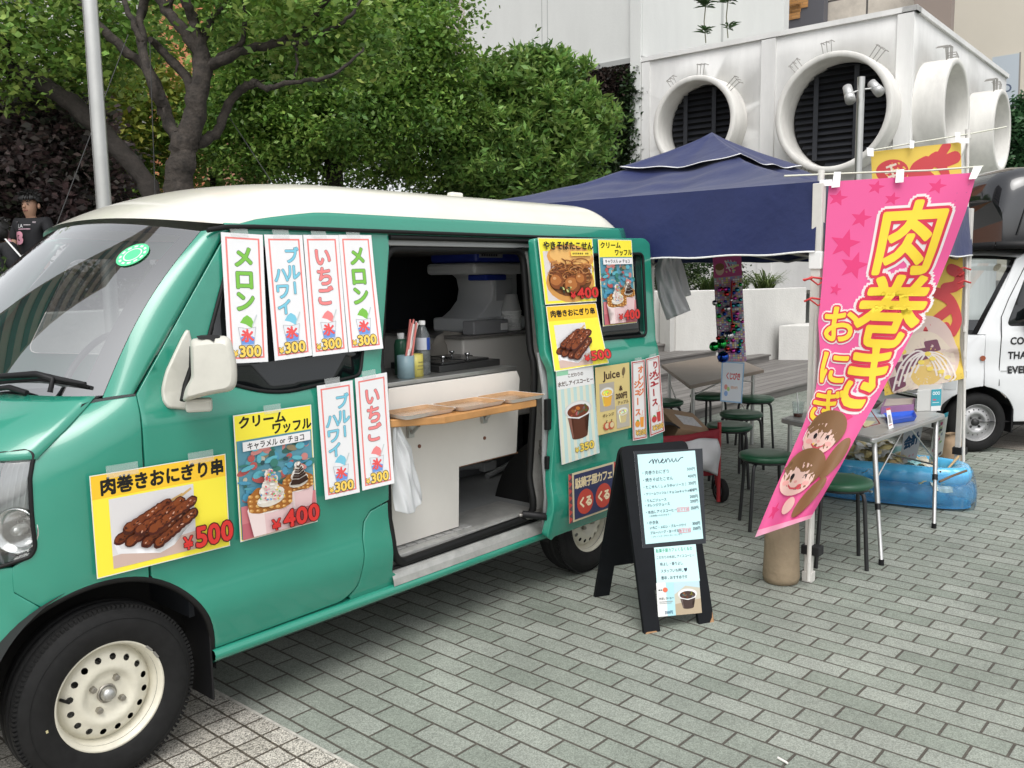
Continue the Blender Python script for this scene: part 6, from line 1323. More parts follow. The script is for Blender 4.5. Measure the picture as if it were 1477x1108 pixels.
for x, y, r_p, ci in ((1051, 484, 7.5, 2), (1030, 500, 7, 0), (1041, 496, 7.5, 0), (1043, 515, 8.5, 1), (1049, 445, 5, 2), (1031, 437, 4, 2), (1037, 440, 3.5, 0), (1057, 506, 4, 3), (1065, 507, 3.5, 1), (1064, 475, 4, 5), (1048, 424, 4, 4), (1063, 418, 3.5, 5), (1063, 452, 3.5, 3), (1037, 456, 3.5, 0), (1064, 440, 3.5, 5), (1060, 430, 3, 3), (1046, 417, 3.5, 3), (1038, 418, 3, 3), (1052, 462, 3, 0), (1045, 453, 3, 1), (1057, 470, 3.5, 4), (1062, 460, 3, 3), (1049, 503, 4, 4), (1069, 492, 3, 5), (1036, 488, 3.5, 4)):
    MB().ball(at(x, y, dl-.03-.012*r_p/4), r_p*dl/FPX, 16).build('bell', BC[ci], t)
for k in range(34):
    x, y, r_p = r_.uniform(1034, 1071), r_.uniform(408, 508), r_.uniform(2.2, 3.6); MB().ball(at(x, y, dl-.02-.012*r_p/4), r_p*dl/FPX, 12).build('bell', BC[r_.randrange(6)], t)
MB().tube([at(1056, 405, dl-.03), at(1054, 440, dl-.04), at(1057, 470, dl-.04), at(1045, 500, dl-.05)], .006, 6).build('red_cord', tiem, t)
P = Print(20, 34, (.72, .76, .80)); P.frame(0, 0, 20, 34, 1.1, (.30, .50, .72))
for ch_, x in (('く', 5.6), ('じ', 9), ('び', 12.3), ('き', 15.6)): P.ch(ch_, x, 12, 3.6, 6.2, (.60, .06, .06), .04)
P.ell(4.6, 21.5, 1.6, 2.2, (.72, .30, .26)); P.ell(6.8, 23, 1.3, 1.8, (.40, .62, .22)); P.ell(4.8, 27, 1.7, 2.2, (.25, .42, .75)); P.text('1回50円', 9.0, 21.5, 2.6, (.75, .42, .25), .02, w_=1.9)
tag(P.build('lottery_sign', quadmap([at(1041, 521, dl-.06), at(1074, 523, dl-.06), at(1070, 582, dl-.06), at(1039, 579, dl-.06)])), 'white blue-framed sign reading くじびき hanging below the bells', 'sign')
db = 5.0; cw = [(950, 372), (990, 366)]
def hb_(u, v):
    l = np.interp(v, [0, .3, .7, 1], [952, 944, 950, 962]); r2 = np.interp(v, [0, .3, .7, 1], [966, 972, 985, 996]); yt = np.interp(v, [0, .3, .7, 1], [368, 390, 428, 462])-u*v*14; return at(l+(r2-l)*u, yt, db-.06*math.sin(PI*u)+.016*math.sin(11*u+6*v)+.01*math.sin(19*u-5*v))
tag(bagsheet(hb_, 22, 20).build('plastic_bag', PLA, solid=.0015), 'nearer of two white plastic bags hanging from the tent beside the van', 'bag')
def hb2(u, v):
    l = np.interp(v, [0, .3, 1], [966, 962, 974]); r2 = np.interp(v, [0, .3, 1], [978, 986, 997]); yt = np.interp(v, [0, 1], [366, 432])-u*v*6; return at(l+(r2-l)*u, yt, db+.14-.04*math.sin(PI*u)+.01*math.sin(13*u+4*v))
tag(bagsheet(hb2, 16, 16).build('plastic_bag', PLA, solid=.0015), 'farther of two white plastic bags hanging from the tent beside the van', 'bag')
# ================================================================= deck steps, planter wall, terrace
DECKM = bpy.data.materials.new('weathered_deck'); DECKM.use_nodes = True
def deckmat(m):
    t = m.node_tree; b = t.nodes['Principled BSDF']; N = t.nodes.new; L = t.links.new
    g = N('ShaderNodeNewGeometry'); sx = N('ShaderNodeSeparateXYZ'); L(g.outputs['Position'], sx.inputs[0])
    mu = N('ShaderNodeMath'); mu.operation = 'MULTIPLY'; mu.inputs[1].default_value = 1/.145; L(sx.outputs[1], mu.inputs[0])
    fr = N('ShaderNodeMath'); fr.operation = 'FRACT'; L(mu.outputs[0], fr.inputs[0]); fl_ = N('ShaderNodeMath'); fl_.operation = 'FLOOR'; L(mu.outputs[0], fl_.inputs[0])
    lt = N('ShaderNodeMath'); lt.operation = 'GREATER_THAN'; lt.inputs[1].default_value = .07; L(fr.outputs[0], lt.inputs[0])
    wn = N('ShaderNodeTexWhiteNoise'); wn.noise_dimensions = '1D'; L(fl_.outputs[0], wn.inputs['W'])
    mp = N('ShaderNodeMapping'); mp.inputs['Scale'].default_value = (1.2, 30, 30); L(g.outputs['Position'], mp.inputs[0]); no = N('ShaderNodeTexNoise'); no.inputs['Scale'].default_value = 1.5; no.inputs['Detail'].default_value = 6; L(mp.outputs[0], no.inputs['Vector'])
    ad = N('ShaderNodeMath'); ad.operation = 'MULTIPLY_ADD'; L(wn.outputs[0], ad.inputs[0]); ad.inputs[1].default_value = .25; L(no.outputs[0], ad.inputs[2])
    cr = N('ShaderNodeValToRGB'); cr.color_ramp.elements[0].position = .3; cr.color_ramp.elements[0].color = (.085, .078, .072, 1); cr.color_ramp.elements[1].position = .95; cr.color_ramp.elements[1].color = (.24, .225, .21, 1); L(ad.outputs[0], cr.inputs[0])
    mx = N('ShaderNodeMix'); mx.data_type = 'RGBA'; L(lt.outputs[0], mx.inputs[0]); mx.inputs[6].default_value = (.015, .014, .013, 1); L(cr.outputs[0], mx.inputs[7]); L(mx.outputs[2], b.inputs['Base Color']); b.inputs['Roughness'].default_value = .7
deckmat(DECKM)
STU = mat('white_stucco', (.60, .59, .56), .85, var=.14, vscale=1.8, stretch=.4, bump=.25, bscale=40)
yA = 1.92; zA = .105; xr_ = onz(1166, 551, zA)[0]+.6
yB = float(onz(1072, 528.5, zA)[1]); zB = zA
for z in np.linspace(zA, zA+.3, 61):
    if onz(1119, 509.5, z)[1] < yB: break
    zB = float(z)
xb = float(onz(1120, 522, zA)[0]); yC = float(onz(1071, 509, zB)[1]); zC = zB+(zB-zA); xc = float(onz(1071, 509, zB)[0]); zD = zC+(zB-zA)
t = thing('deck_steps', 'grey weathered wooden deck steps rising to the white planter wall', 'steps', (9, 4, 0))
def stepb(x0, x1, y0, y1, z0, z1):
    b = MB(); b.box((x0, y0, z0), (x1, y1, z1-.028)); o = b.build('step', DECKM, t); b = MB(); b.box((x0-.0, y0-.02, z1-.028), (x1+.02, y1, z1)); b.build('tread_board', DECKM, o, bevel=.004)
stepb(4.2, xr_+3, yA, 9, 0, zA); stepb(4.2, xb, yB, 9, zA, zB); stepb(4.2, xc, yC, 9, zB, zC); stepb(4.2, float(onz(1050, 491, zC)[0])-.1, yC+.55, 9, zC, zD); stepb(4.2, 9.6, yC+1.0, 9, zD, zD+(zB-zA)); stepb(4.2, 8.9, yC+1.45, 9, zD+(zB-zA), zD+2*(zB-zA))
WT = 1.22
pa = [np.array(at(x, y, d)) for x, y, d in ((1163, 420, 14.4), (1125, 420, 14.0), (1090, 420, 13.6), (1050, 420, 13.3), (1010, 420, 13.2), (975, 420, 13.2), (940, 420, 13.4))]
path = [q[:2] for q in pa]+[np.array((7.6, 6.9)), np.array((4.0, 5.9)), np.array((1.0, 5.55)), np.array((-3.0, 5.5)), np.array((-9, 5.6))]
path = smooth(path); pw = thing('planter_wall', 'low white stucco planter wall curving behind the deck steps', 'wall', (9, 4, 0))
rows = []
for i, p in enumerate(path):
    d = path[min(i+1, len(path)-1)]-path[max(i-1, 0)]; d /= np.linalg.norm(d); n = np.array((-d[1], d[0])); n = -n if n[1] < 0 and False else n
    n = n if n@(np.array((6, 14))-p) > 0 else -n
    rows.append([(*p, 0), (*p, WT-.01), (*(p+n*.012), WT), (*(p+n*.20), WT), (*(p+n*.21), WT-.01), (*(p+n*.21), 0)])
MB().loft(rows, smooth=False).build('wall', STU, pw)
e0 = np.array(at(1124, 470, 13.85)); e1 = np.array(at(1166, 472, 13.5)); lowz = float(e0[2])
b = MB(); dn = (path[0]-e1[:2]); b.add([(*e0[:2], 0), (*(e1[:2]+(.9, -.9)), 0), (*(e1[:2]+(1.4, .3)), 0), (*path[2], 0), (*e0[:2], lowz), (*(e1[:2]+(.9, -.9)), lowz), (*(e1[:2]+(1.4, .3)), lowz), (*path[2], lowz)], [(4, 5, 6, 7), (0, 1, 5, 4), (1, 2, 6, 5), (2, 3, 7, 6)]); b.build('low_wall', STU, pw, bevel=.01)
struct(MB().add([(-9, 5.75, 1.08), (4.0, 6.1, 1.08), (7.6, 7.1, 1.08), (9.9, 6.3, 1.08), (10.6, 5.1, 1.08), (11.6, 4.2, 1.08), (13.2, 3.9, 1.08), (40, 4.0, 1.08), (40, 40, 1.08), (-40, 40, 1.08), (-40, 5.75, 1.08)], [tuple(range(11))]).build('planter_soil', mat('soil', (.05, .042, .03), .95, var=.4, vscale=4)))
# ================================================================= buildings
dC = 17.0; PC = np.array(at(1320, 8, dC)); th_ = R(1.0); e1_ = np.array((-math.sin(th_), math.cos(th_), 0)); e2_ = np.array((math.cos(th_), math.sin(th_), 0)); ZT = float(PC[2])
def onF(px, py, off=0.0): return onplane(px, py, PC-e2_*off, e2_)           # the plane facing the camera's left (front)
def onS(px, py, off=0.0): return onplane(px, py, PC-e1_*off, e1_)           # the right-hand side
BW = mat('white_render', (.72, .715, .70), .75, var=.13, vscale=1.6, stretch=.22, bump=.10, bscale=14)
BW2 = mat('white_wall_tall', (.66, .67, .65), .8, var=.08, vscale=.8, stretch=.3, bump=.12, bscale=20)
ven = thing('ventilation_building', 'white low building with large round concrete vent pipes behind the tent', 'building', PC*(1, 1, 0))
LF = float((onF(926, 200)-PC)@e1_); LS = 12.0
b = MB(); fp = lambda a, c, z: PC*(1, 1, 0)+e1_*a+e2_*c+np.array((0, 0, z))
circ = lambda c, r_, n=48: [(c[0]+r_*math.cos(2*PI*i/n), c[1]+r_*math.sin(2*PI*i/n)) for i in range(n)]
def pipe_on(plane, px, py, rpx, off, depth, d_in, name='vent_pipe', louver=True, tk=.12):
    ON, ax = (onF, e2_) if plane == 'F' else (onS, e1_); c = np.array(ON(px, py, off)); dd = float((c-CAMLOC)@F_); r_ = rpx*dd/FPX
    M = Matrix.Translation(c)@V(-ax).to_track_quat('Z', 'Y').to_matrix().to_4x4()
    b = MB(); b.lathe([(r_-tk, -depth), (r_-tk, -.02), (r_-tk+.02, 0), (r_-.02, 0), (r_, -.02), (r_, -off-.1)], M, 64); o = b.build(name, mat('pipe_concrete', (.66, .645, .61), .7, var=.2, vscale=2.2, stretch=.3, bump=.08, bscale=12), ven)
    if louver:
        b = MB(); b.lathe([(0, -depth), (r_, -depth)], M, 40); b.build('dark_backing', DARK, o); b = MB(); n = int(2*r_/.13)
        for k in range(n):
            y = -r_+.13*(k+.5); h = math.sqrt(max(0, (r_-tk)**2-y*y))
            h -= .05
            if h > .1:
                q = [M@V((0, 0, 0))]; Z = np.array((0, 0, 1.0)); lat = np.cross(ax, Z); cc = c+ax*(depth-.10)+Z*y
                b.add([cc-lat*h, cc+lat*h, cc+lat*h+ax*.07+Z*.085, cc-lat*h+ax*.07+Z*.085], [(0, 1, 2, 3)])
        for f in (-.45, .25):
            x = f*r_; h = math.sqrt((r_-tk)**2-x*x)-.06; lat = np.cross(ax, (0, 0, 1.0)); cc = c+ax*(depth-.16)+lat*x; b.add([cc+np.array((0, 0, s*h))+lat*g for s in (-1, 1) for g in (-.05, .05)], [(0, 1, 3, 2)])
        b.build('louvre', mat('louvre_dark', (.022, .024, .030), .5, metal=.3), o, solid=.008)
    return c, r_, o
# walls with the pipe holes left to the pipes themselves (they pass through the wall)
b = MB(); b.box((0, 0, 0), (1, 1, 1)); 
c1 = pipe_on('F', 999, 177, 66, .60, .66, 0); c2 = pipe_on('F', 1199, 162, 85, .62, .70, 0)
def loc(c): d = c-PC; return (float(d@e1_), float(c[2]))
holes = [circ(loc(c1[0]), c1[1]-.05), circ(loc(c2[0]), c2[1]-.05)]
panel('front_wall', [(0, 0), (LF, 0), (LF, ZT-.02), (0, ZT-.02)], lambda a, z: tuple(fp(a, 0, z)), BW, ven, holes=holes, step=.8, solid=.25, bevel=0)
c3 = pipe_on('S', 1381, 160, 73, .58, 1.5, 0, louver=True); c4 = pipe_on('S', 1446, 189, 58, .62, 1.5, 0, louver=True)
loc2 = lambda c: (float((c-PC)@e2_), float(c[2]))
LS = float((onS(1452, 112)-PC)@e2_); 
panel('side_wall', [(0, 0), (LS, 0), (LS, ZT-.02), (0, ZT-.02)], lambda a, z: tuple(fp(-.001, a, z)), BW, ven, holes=[circ(loc2(c3[0]), c3[1]-.05), circ(loc2(c4[0]), c4[1]-.05)], step=.8, solid=.25, bevel=0)
b = MB(); q = [fp(.05, .05, ZT-.1), fp(LF, .05, ZT-.1), fp(LF, LS, ZT-.1), fp(.05, LS, ZT-.1)]; b.add(q, [(0, 1, 2, 3)]); b.build('flat_roof', mat('roof_grey', (.3, .3, .3), .9), ven)
b = MB()
for (a0, c0, a1, c1_) in ((-.06, -.06, LF, .22), (-.06, -.06, .22, LS)):
    p = [fp(a0, c0, ZT-.10), fp(a1, c0, ZT-.10), fp(a1, c1_, ZT-.10), fp(a0, c1_, ZT-.10)]
    b.add(p+[x+(0, 0, .10+(.0 if c1_ < 1 else .003)) for x in p], [(0, 1, 2, 3), (4, 7, 6, 5), (0, 4, 5, 1), (1, 5, 6, 2), (2, 6, 7, 3), (3, 7, 4, 0)])
b.build('coping', BW, ven)
for px0, px1 in ((1098, 1118), (927, 938)):                          # shallow pilasters between the bays
    a0, a1 = [float((onF(x, 150)-PC)@e1_) for x in (px0, px1)]; b = MB(); p = [fp(a0, -.05, 0), fp(a1, -.05, 0), fp(a1, .0, 0), fp(a0, .0, 0)]; b.add(p+[x+(0, 0, ZT-.12) for x in p], [(0, 1, 5, 4), (1, 2, 6, 5), (3, 0, 4, 7), (4, 5, 6, 7)]); b.build('pilaster', BW, ven)
b = MB(); p = [fp(.0, -.05, 0), fp(.30, -.05, 0), fp(.30, 0, 0), fp(0, 0, 0)]; b.add(p+[x+(0, 0, ZT-.12) for x in p], [(0, 1, 5, 4), (1, 2, 6, 5), (3, 0, 4, 7)]); b.build('pilaster', BW, ven)
# wire bird guards on the pipes
WIRE = mat('guard_wire', (.36, .35, .33), .5, metal=.6)
for (c, r_, o), ax, angs in ((c1, e2_, (40, 85, 122)), (c2, e2_, (52, 98, 128, 242, 268)), (c3, e1_, (70, 92, 108)), (c4, e1_, (75, 95, 110))):
    lat = np.cross(ax, (0, 0, 1.0))
    for a in angs:
        b = MB()
        for da in (-4, 0, 4):
            dr = lat*math.cos(R(a+da))+np.array((0, 0, math.sin(R(a+da)))); p0 = c+dr*r_+ax*.15; p1 = c+dr*(r_+.26)+ax*.15; b.tube([p0, p1], .009, 4); b.tube([p1, p1+ax*.18], .009, 4)
        dr0 = lat*math.cos(R(a-5))+np.array((0, 0, math.sin(R(a-5)))); dr1 = lat*math.cos(R(a+5))+np.array((0, 0, math.sin(R(a+5)))); b.tube([c+dr0*(r_+.25)+ax*.15, c+dr1*(r_+.25)+ax*.15], .008, 4)
        b.build('bird_guard', WIRE, o)
def tuft(base, h, lab, n=14):
    t = thing('wall_weed', lab, 'plant', base); b = MB(); r_ = random.Random(int(h*100)+n); b.tube([base, base+(0, .05, h*.5), base+(0, 0, h)], .012, 5); b.build('stem', mat('weed_stem', (.12, .12, .06), .7), t); lb = MB()
    for k in range(n*5):
        z = h*r_.choice([.25, .85, .9, 1.0, .95])+r_.uniform(-.05, .05); a = r_.uniform(0, 6.28); l = r_.uniform(.12, .34); p = base+(0, 0, z); q = p+np.array((math.cos(a)*l, math.sin(a)*l, r_.uniform(-.02, .12))); s_ = np.array((-math.sin(a), math.cos(a), 0))*.035; m_ = (p+q)/2+(0, 0, .03); lb.add([p, m_+s_, q, m_-s_], [(0, 1, 2, 3)], 0, (.045, .075+.03*r_.random(), .03))
    lb.build('foliage', leafmat('leaf'), t)
tuft(np.array(onF(1018, 62, -.2)), .95, 'small weed growing on the white roof edge, nearest the tall wall'); tuft(np.array(onF(1050, 55, -.2)), .92, 'small weed on the white roof edge, nearer the pipe corner', 12)
# tall white block on the left, its joint lines and the ledge
tall = thing('tall_building', 'tall plain white building rising above the trees', 'building', fp(LF+2, 0, 0)); a0, a1 = LF+.0, float((onF(672, 100)-PC)@e1_)
def slabF(a0, a1, c0, z0, z1, m, nm, par, dep=.4):
    b = MB(); p = [fp(a0, c0, z0), fp(a1, c0, z0), fp(a1, c0+dep, z0), fp(a0, c0+dep, z0)]; b.add(p+[q+(0, 0, z1-z0) for q in p], [(0, 1, 2, 3), (4, 7, 6, 5), (0, 4, 5, 1), (1, 5, 6, 2), (2, 6, 7, 3), (3, 7, 4, 0)]); return b.build(nm, m, par)
zl = float(onF(926, 87)[2]); slabF(a0, a1, .0, zl, 16, BW2, 'upper_wall', tall, 8); slabF(a0, a1, .12, 0, zl, BW2, 'lower_wall', tall, 7.8); slabF(a0, a1, -.05, zl-.02, zl+.10, mat('ledge_grey', (.36, .37, .36), .8), 'ledge', tall, .3); slabF(a0-.0, a0+.28, -.09, 0, 16, BW2, 'corner_pier', tall, .08)
for px in (782, 790):
    a = float((onF(px, 60)-PC)@e1_); slabF(a-.012, a+.012, -.004, zl+.1, 16, mat('joint_grey', (.42, .43, .42), .8), 'joint', tall, .01)
pinkb = thing('pink_building', 'pale pinkish building edge beside the tall white wall', 'building', fp(a1+1, 0, 0)); slabF(a1+.001, a1+.62, -.25, 0, 16, mat('pink_wall', (.50, .45, .43), .8), 'wall', pinkb, 6)
back = thing('setback_building', 'white setback building above the vent building roof', 'building', fp(6, 3.2, 0)); bl, br_ = [float((onF(x, 60, -3.2)-PC)@e1_) for x in (924, 1130)]; slabF(br_, bl+1.5, 3.2, 0, 17, BW2, 'wall', back, .3)
aj = float((onF(1042, 30, -3.2)-PC)@e1_); slabF(aj-.03, aj+.03, 3.19, 5, 17, mat('joint_grey'), 'joint', back, .01)
mos = thing('mosaic_building', 'dark grey building with stepped orange brick pattern behind the roof', 'building', fp(3, 6, 0)); ml, mr = [float((onF(x, 20, -6)-PC)@e1_) for x in (1128, 1188)]; slabF(mr, ml+2, 6, 0, 20, mat('slate_tile', (.11, .11, .125), .6), 'wall', mos, .3)
ORB = pavermat('orange_brick', .30, .075, (.52, .25, .08), (.60, .31, .11), (.40, .22, .10), .008, 0, speck=.2, vert=True)
for x0, y0, x1, y1 in ((1100, -60, 1177, -18), (1100, -18, 1166, 10), (1131, 10, 1155, 17), (1135, 17, 1154, 26)):
    p = [onF(x, y, -5.98) for x, y in ((x0, y0), (x1, y0), (x1, y1), (x0, y1))]; z0_, z1_ = float(p[2][2]), float(p[0][2]); l_, r2_ = float((p[0]-PC)@e1_), float((p[1]-PC)@e1_); slabF(r2_, l_, 5.97, z0_, z1_, ORB, 'brick_panel', mos, .02)
tl, tr_ = [float((onF(x, 20, -6.5)-PC)@e1_) for x in (1189, 1322)]; bt = thing('tiled_building', 'beige tiled building with dark joints behind the roof corner', 'building', fp(0, 6.5, 0)); slabF(tr_-.3, tl, 6.5, 0, 20, pavermat('beige_cladding', 1.6, 1.1, (.62, .56, .48), (.64, .58, .50), (.10, .09, .085), .03, 0, stagger=0, speck=.05, vert=True), 'cladding', bt, .3)
# vertical walls use x,z: give the cladding its own flat joints
m_ = MATS.get('x'); 
brn = thing('brown_building', 'brown building edge with a small lamp, behind the roof corner', 'building', fp(-2, 6, 0)); b0_, b1_ = [float((onF(x, 20, -6)-PC)@e1_) for x in (1318, 1372)]; slabF(b1_, b0_, 6, 0, 20, mat('brown_wall', (.26, .21, .18), .7), 'wall', brn, .3)
crm = thing('cream_building', 'large cream building on the right with a pale blue sign', 'building', fp(-6, 14, 0)); q0_, q1_ = [float((onF(x, 60, -14)-PC)@e1_) for x in (1340, 1560)]; slabF(q1_, q0_, 14, 0, 24, mat('cream_wall', (.68, .63, .54), .8, var=.05, vscale=.3), 'wall', crm, 3)
S4 = [onF(x, y, -13.9) for x, y in ((1430, 82), (1473, 75), (1470, 157), (1431, 157))]; P = Print(10, 20, (.52, .58, .64)); P.frame(0, 0, 10, 20, .35, (.66, .64, .58)); P.rect(9.4, 0, 10, 20, (.30, .28, .26)); P.ch('o', 5.3, 11.5, 7.5, 6.5, (.10, .13, .20), .0); P.build('wall_sign', quadmap(S4), crm)
org = thing('orange_building', 'orange tiled building glimpsed through the left trees', 'building', at(240, 60, 30)*(1, 1, 0)); oo_ = np.array(at(240, 60, 30)); b = MB()
W2 = lambda px, py, d=30: np.array(at(px, py, d))
b = MB(); p = [W2(203, 0), W2(318, 0)]; a_, c_ = p[0][:2], p[1][:2]; dv = np.array((F_[0], F_[1])); b.add([(*a_, 0), (*c_, 0), (*c_, 22), (*a_, 22), (*(a_+dv*5), 0), (*(c_+dv*5), 0), (*(c_+dv*5), 22), (*(a_+dv*5), 22)], [(0, 1, 2, 3), (1, 5, 6, 2), (4, 0, 3, 7), (5, 4, 7, 6)]); b.build('wall', mat('orange_wall', (.50, .19, .09), .7, var=.1, vscale=2), org)
grb = thing('grey_building', 'pale grey office building far behind the left trees', 'building', at(60, 100, 34)*(1, 1, 0)); b = MB(); p = [W2(-160, 0, 34), W2(205, 0, 34)]; a_, c_ = p[0][:2], p[1][:2]; b.add([(*a_, 0), (*c_, 0), (*c_, 24), (*a_, 24)], [(0, 1, 2, 3)]); b.build('wall', mat('grey_office', (.52, .52, .52), .7, var=.1, vscale=1), grb, solid=.5)
for i in range(9):
    for j in range(5):
        b = MB(); u0, z0 = .05+.1*i, 4+3.6*j; q = lambda u, z: (*(a_*(1-u)+c_*u-dv*.06), z); b.add([q(u0, z0), q(u0+.06, z0), q(u0+.06, z0+1.9), q(u0, z0+1.9)], [(0, 1, 2, 3)]); b.build('window', GLASSD, grb)
pb_ = thing('red_brick_building', 'reddish building seen between trunks above the van roof', 'building', at(320, 250, 26)*(1, 1, 0)); b = MB(); p = [W2(296, 250, 26), W2(345, 250, 26)]; a_, c_ = p[0][:2], p[1][:2]; b.add([(*a_, 0), (*c_, 0), (*c_, 6), (*a_, 6)], [(0, 1, 2, 3)]); b.build('wall', mat('brick_red', (.40, .20, .13), .8), pb_, solid=.5)
# ================================================================= vegetation
LEAF = leafmat('leaf', tr=.5); BARK = mat('grey_bark', (.040, .032, .026), .9, var=.7, vscale=13, bump=1.0, bscale=22); BARKD = mat('dark_bark', (.032, .026, .022), .9, var=.4, vscale=9, bump=.8, bscale=18)
def leafcloud(name, clusters, per, size, pal, parent, sig=.14, seed=1, droop=0, aspect=.5, label=None, mat_=None):
    g = np.random.default_rng(seed); C = np.array([c[0] for c in clusters], float); n = len(C)*per; ci = np.repeat(np.arange(len(C)), per)
    P = C[ci]+g.normal(0, 1, (n, 3))*np.array(sig if hasattr(sig, '__len__') else (sig, sig, sig*.75)); d = g.normal(0, 1, (n, 3)); d[:, 2] = d[:, 2]*.55-droop; d /= np.linalg.norm(d, axis=1)[:, None]
    w_ = np.cross(d, g.normal(0, 1, (n, 3))*.7+np.array((0, 0, 1.0))); w_ /= np.linalg.norm(w_, axis=1)[:, None]+1e-9; L = size*g.uniform(.6, 1.35, n)[:, None]; nm = np.cross(w_, d)
    a = P; m1 = P+d*L*.45+w_*L*aspect*.5; c = P+d*L; m2 = P+d*L*.45-w_*L*aspect*.5; m1 += nm*L*.06; m2 += nm*L*.06
    vs = np.stack([a, m1, c, m2], 1).reshape(-1, 3); me = bpy.data.meshes.new(name); me.vertices.add(n*4); me.vertices.foreach_set('co', vs.ravel().astype(np.float32))
    me.loops.add(n*4); me.loops.foreach_set('vertex_index', np.arange(n*4, dtype=np.int32)); me.polygons.add(n); me.polygons.foreach_set('loop_start', np.arange(0, n*4, 4, dtype=np.int32)); me.polygons.foreach_set('loop_total', np.full(n, 4, np.int32)); me.update()
    pal = np.array(pal, float); k = g.integers(0, len(pal), len(C)); mixv = g.uniform(.75, 1.25, len(C)); col = pal[k[ci]]*mixv[ci][:, None]*g.uniform(.78, 1.22, n)[:, None]; col[:, 0] *= g.uniform(.85, 1.2, n)
    ca = me.color_attributes.new('Col', 'FLOAT_COLOR', 'CORNER'); cc = np.ones((n, 4, 4)); cc[:, :, :3] = col[:, None, :]; ca.data.foreach_set('color', cc.ravel().astype(np.float32)); me.materials.append(mat_ or LEAF)
    o = bpy.data.objects.new(name, me); COL.objects.link(o)
    if parent is not None: attach(o, parent)
    return o
def blobs(specs, seed, shell=.55):
    """specs: (centre, radii, clusters); cluster points in the outer part of each ellipsoid"""
    g = np.random.default_rng(seed); out = []
    for c, r_, n in specs:
        d = g.normal(0, 1, (n, 3)); d /= np.linalg.norm(d, axis=1)[:, None]; q = shell+(1-shell)*g.uniform(0, 1, n)**.6; lump = 1+.16*np.sin(d[:, 0]*5+seed)*np.cos(d[:, 2]*4+seed*2)+.10*np.sin(d[:, 1]*9+seed)
        for i in range(n): out.append((np.array(c)+d[i]*np.array(r_)*q[i]*lump[i],))
    return out
def limb(b, pts, r0, r1, n=9, jit=.02, seed=0):
    g = random.Random(seed); pts = [np.array(p, float) for p in pts]; sp = smooth(pts, 5); k = len(sp)
    i0 = len(b.v); b.tube([p+np.array([g.uniform(-jit, jit) for _ in range(3)]) for p in sp], [(r0+(r1-r0)*i/(k-1))*g.uniform(.90, 1.10) for i in range(k)], n)
    for q in range(i0, len(b.v)): m_ = min(k-1, (q-i0)//n); b.v[q] = tuple(np.array(b.v[q])+(np.array(b.v[q])-sp[m_])*(g.uniform(-.10, .10)+.07*math.sin((q-i0) % n*2.4)))
RIGHT = np.array((R_[0], R_[1], 0)); RIGHT /= np.linalg.norm(RIGHT); FWD = np.array((F_[0], F_[1], 0)); FWD /= np.linalg.norm(FWD)
def ell(px, py, d, rx, ry, rz): return (np.array(at(px, py, d)), (rx, ry, rz))
# gnarled tree on the left: trunk at (258,270)
dg_ = 7.6; Q = lambda px, py, dd=0: np.array(at(px, py, dg_+dd))
gt = thing('gnarled_tree', 'gnarled grey tree with many bare forking limbs behind the van roof', 'tree', Q(258, 330)*(1, 1, 0)+(0, 0, 1.1)); pxm = dg_/FPX
b = MB(); limb(b, [Q(252, 400), Q(258, 300), Q(262, 240), Q(268, 205)], 23*pxm, 18*pxm, 14, .016, 1); limb(b, [Q(266, 215), Q(280, 165), Q(290, 110), Q(289, 65)], 17*pxm, 12*pxm, 12, .014, 2); tk_ = b.build('trunk', BARK, gt, merge=False)
LB = [([(268, 210), (245, 180), (232, 140), (208, 95), (168, 62), (120, 10), (90, -40)], 13, 7), ([(235, 150), (218, 120), (205, 60), (203, 20), (216, -20)], 11, 8), ([(282, 160), (268, 110), (235, 75), (218, 58)], 11, 7), ([(289, 75), (262, 40), (240, 15), (215, -25)], 12, 9), ([(289, 72), (278, 30), (266, 0), (262, -30)], 12, 8), ([(290, 70), (300, 40), (320, 5), (332, -25)], 9, 6), ([(262, 212), (290, 205), (315, 188), (330, 150), (352, 128), (372, 120)], 12, 8), ([(372, 120), (390, 128), (410, 120), (440, 117), (470, 112), (500, 95), (525, 70)], 6.5, 2.2), ([(300, 95), (330, 82), (370, 68), (410, 58), (440, 40), (470, 0), (480, -20)], 10, 5), ([(410, 60), (440, 62), (470, 45), (500, 28), (520, 0)], 6, 3), ([(300, 92), (330, 75), (348, 60), (352, 20), (356, -20)], 7, 5), ([(420, 55), (430, 85), (425, 110), (418, 122)], 3, 2), ([(205, 60), (190, 30), (175, -20)], 7, 5), ([(240, 20), (255, -20)], 6, 5)]
for i, (ps, r0, r1) in enumerate(LB):
    g = random.Random(i); z_ = 0; P_ = []
    for j, (x, y) in enumerate(ps): z_ += g.uniform(-.12, .16) if j else 0; P_.append(Q(x, y, z_))
    b = MB(); limb(b, P_, r0*.72*pxm, r1*.72*pxm, 9, .010, i); b.build('limb', BARK, gt)
b = MB(); dl_ = 8.3; Q2 = lambda px, py, dd=0: np.array(at(px, py, dl_+dd)); lt_ = thing('leaning_tree', 'dark trunk leaning up to the left across the shrubs behind the boys', 'tree', Q2(215, 300)*(1, 1, 0)+(0, 0, 1.1))
limb(b, [Q2(232, 330), Q2(213, 268), (Q2(170, 215)), Q2(128, 170), Q2(85, 135), Q2(30, 105), Q2(-20, 85), Q2(-60, 60)], 14*dl_/FPX, 11*dl_/FPX, 12, .012, 4); limb(b, [Q2(30, 108), Q2(15, 80), Q2(0, 50), Q2(-25, 20)], 8*dl_/FPX, 5*dl_/FPX, 9, .01, 5); b.build('trunk', BARKD, lt_)
GRN1 = [(.20, .33, .065), (.25, .39, .09), (.16, .28, .06), (.32, .44, .12)]
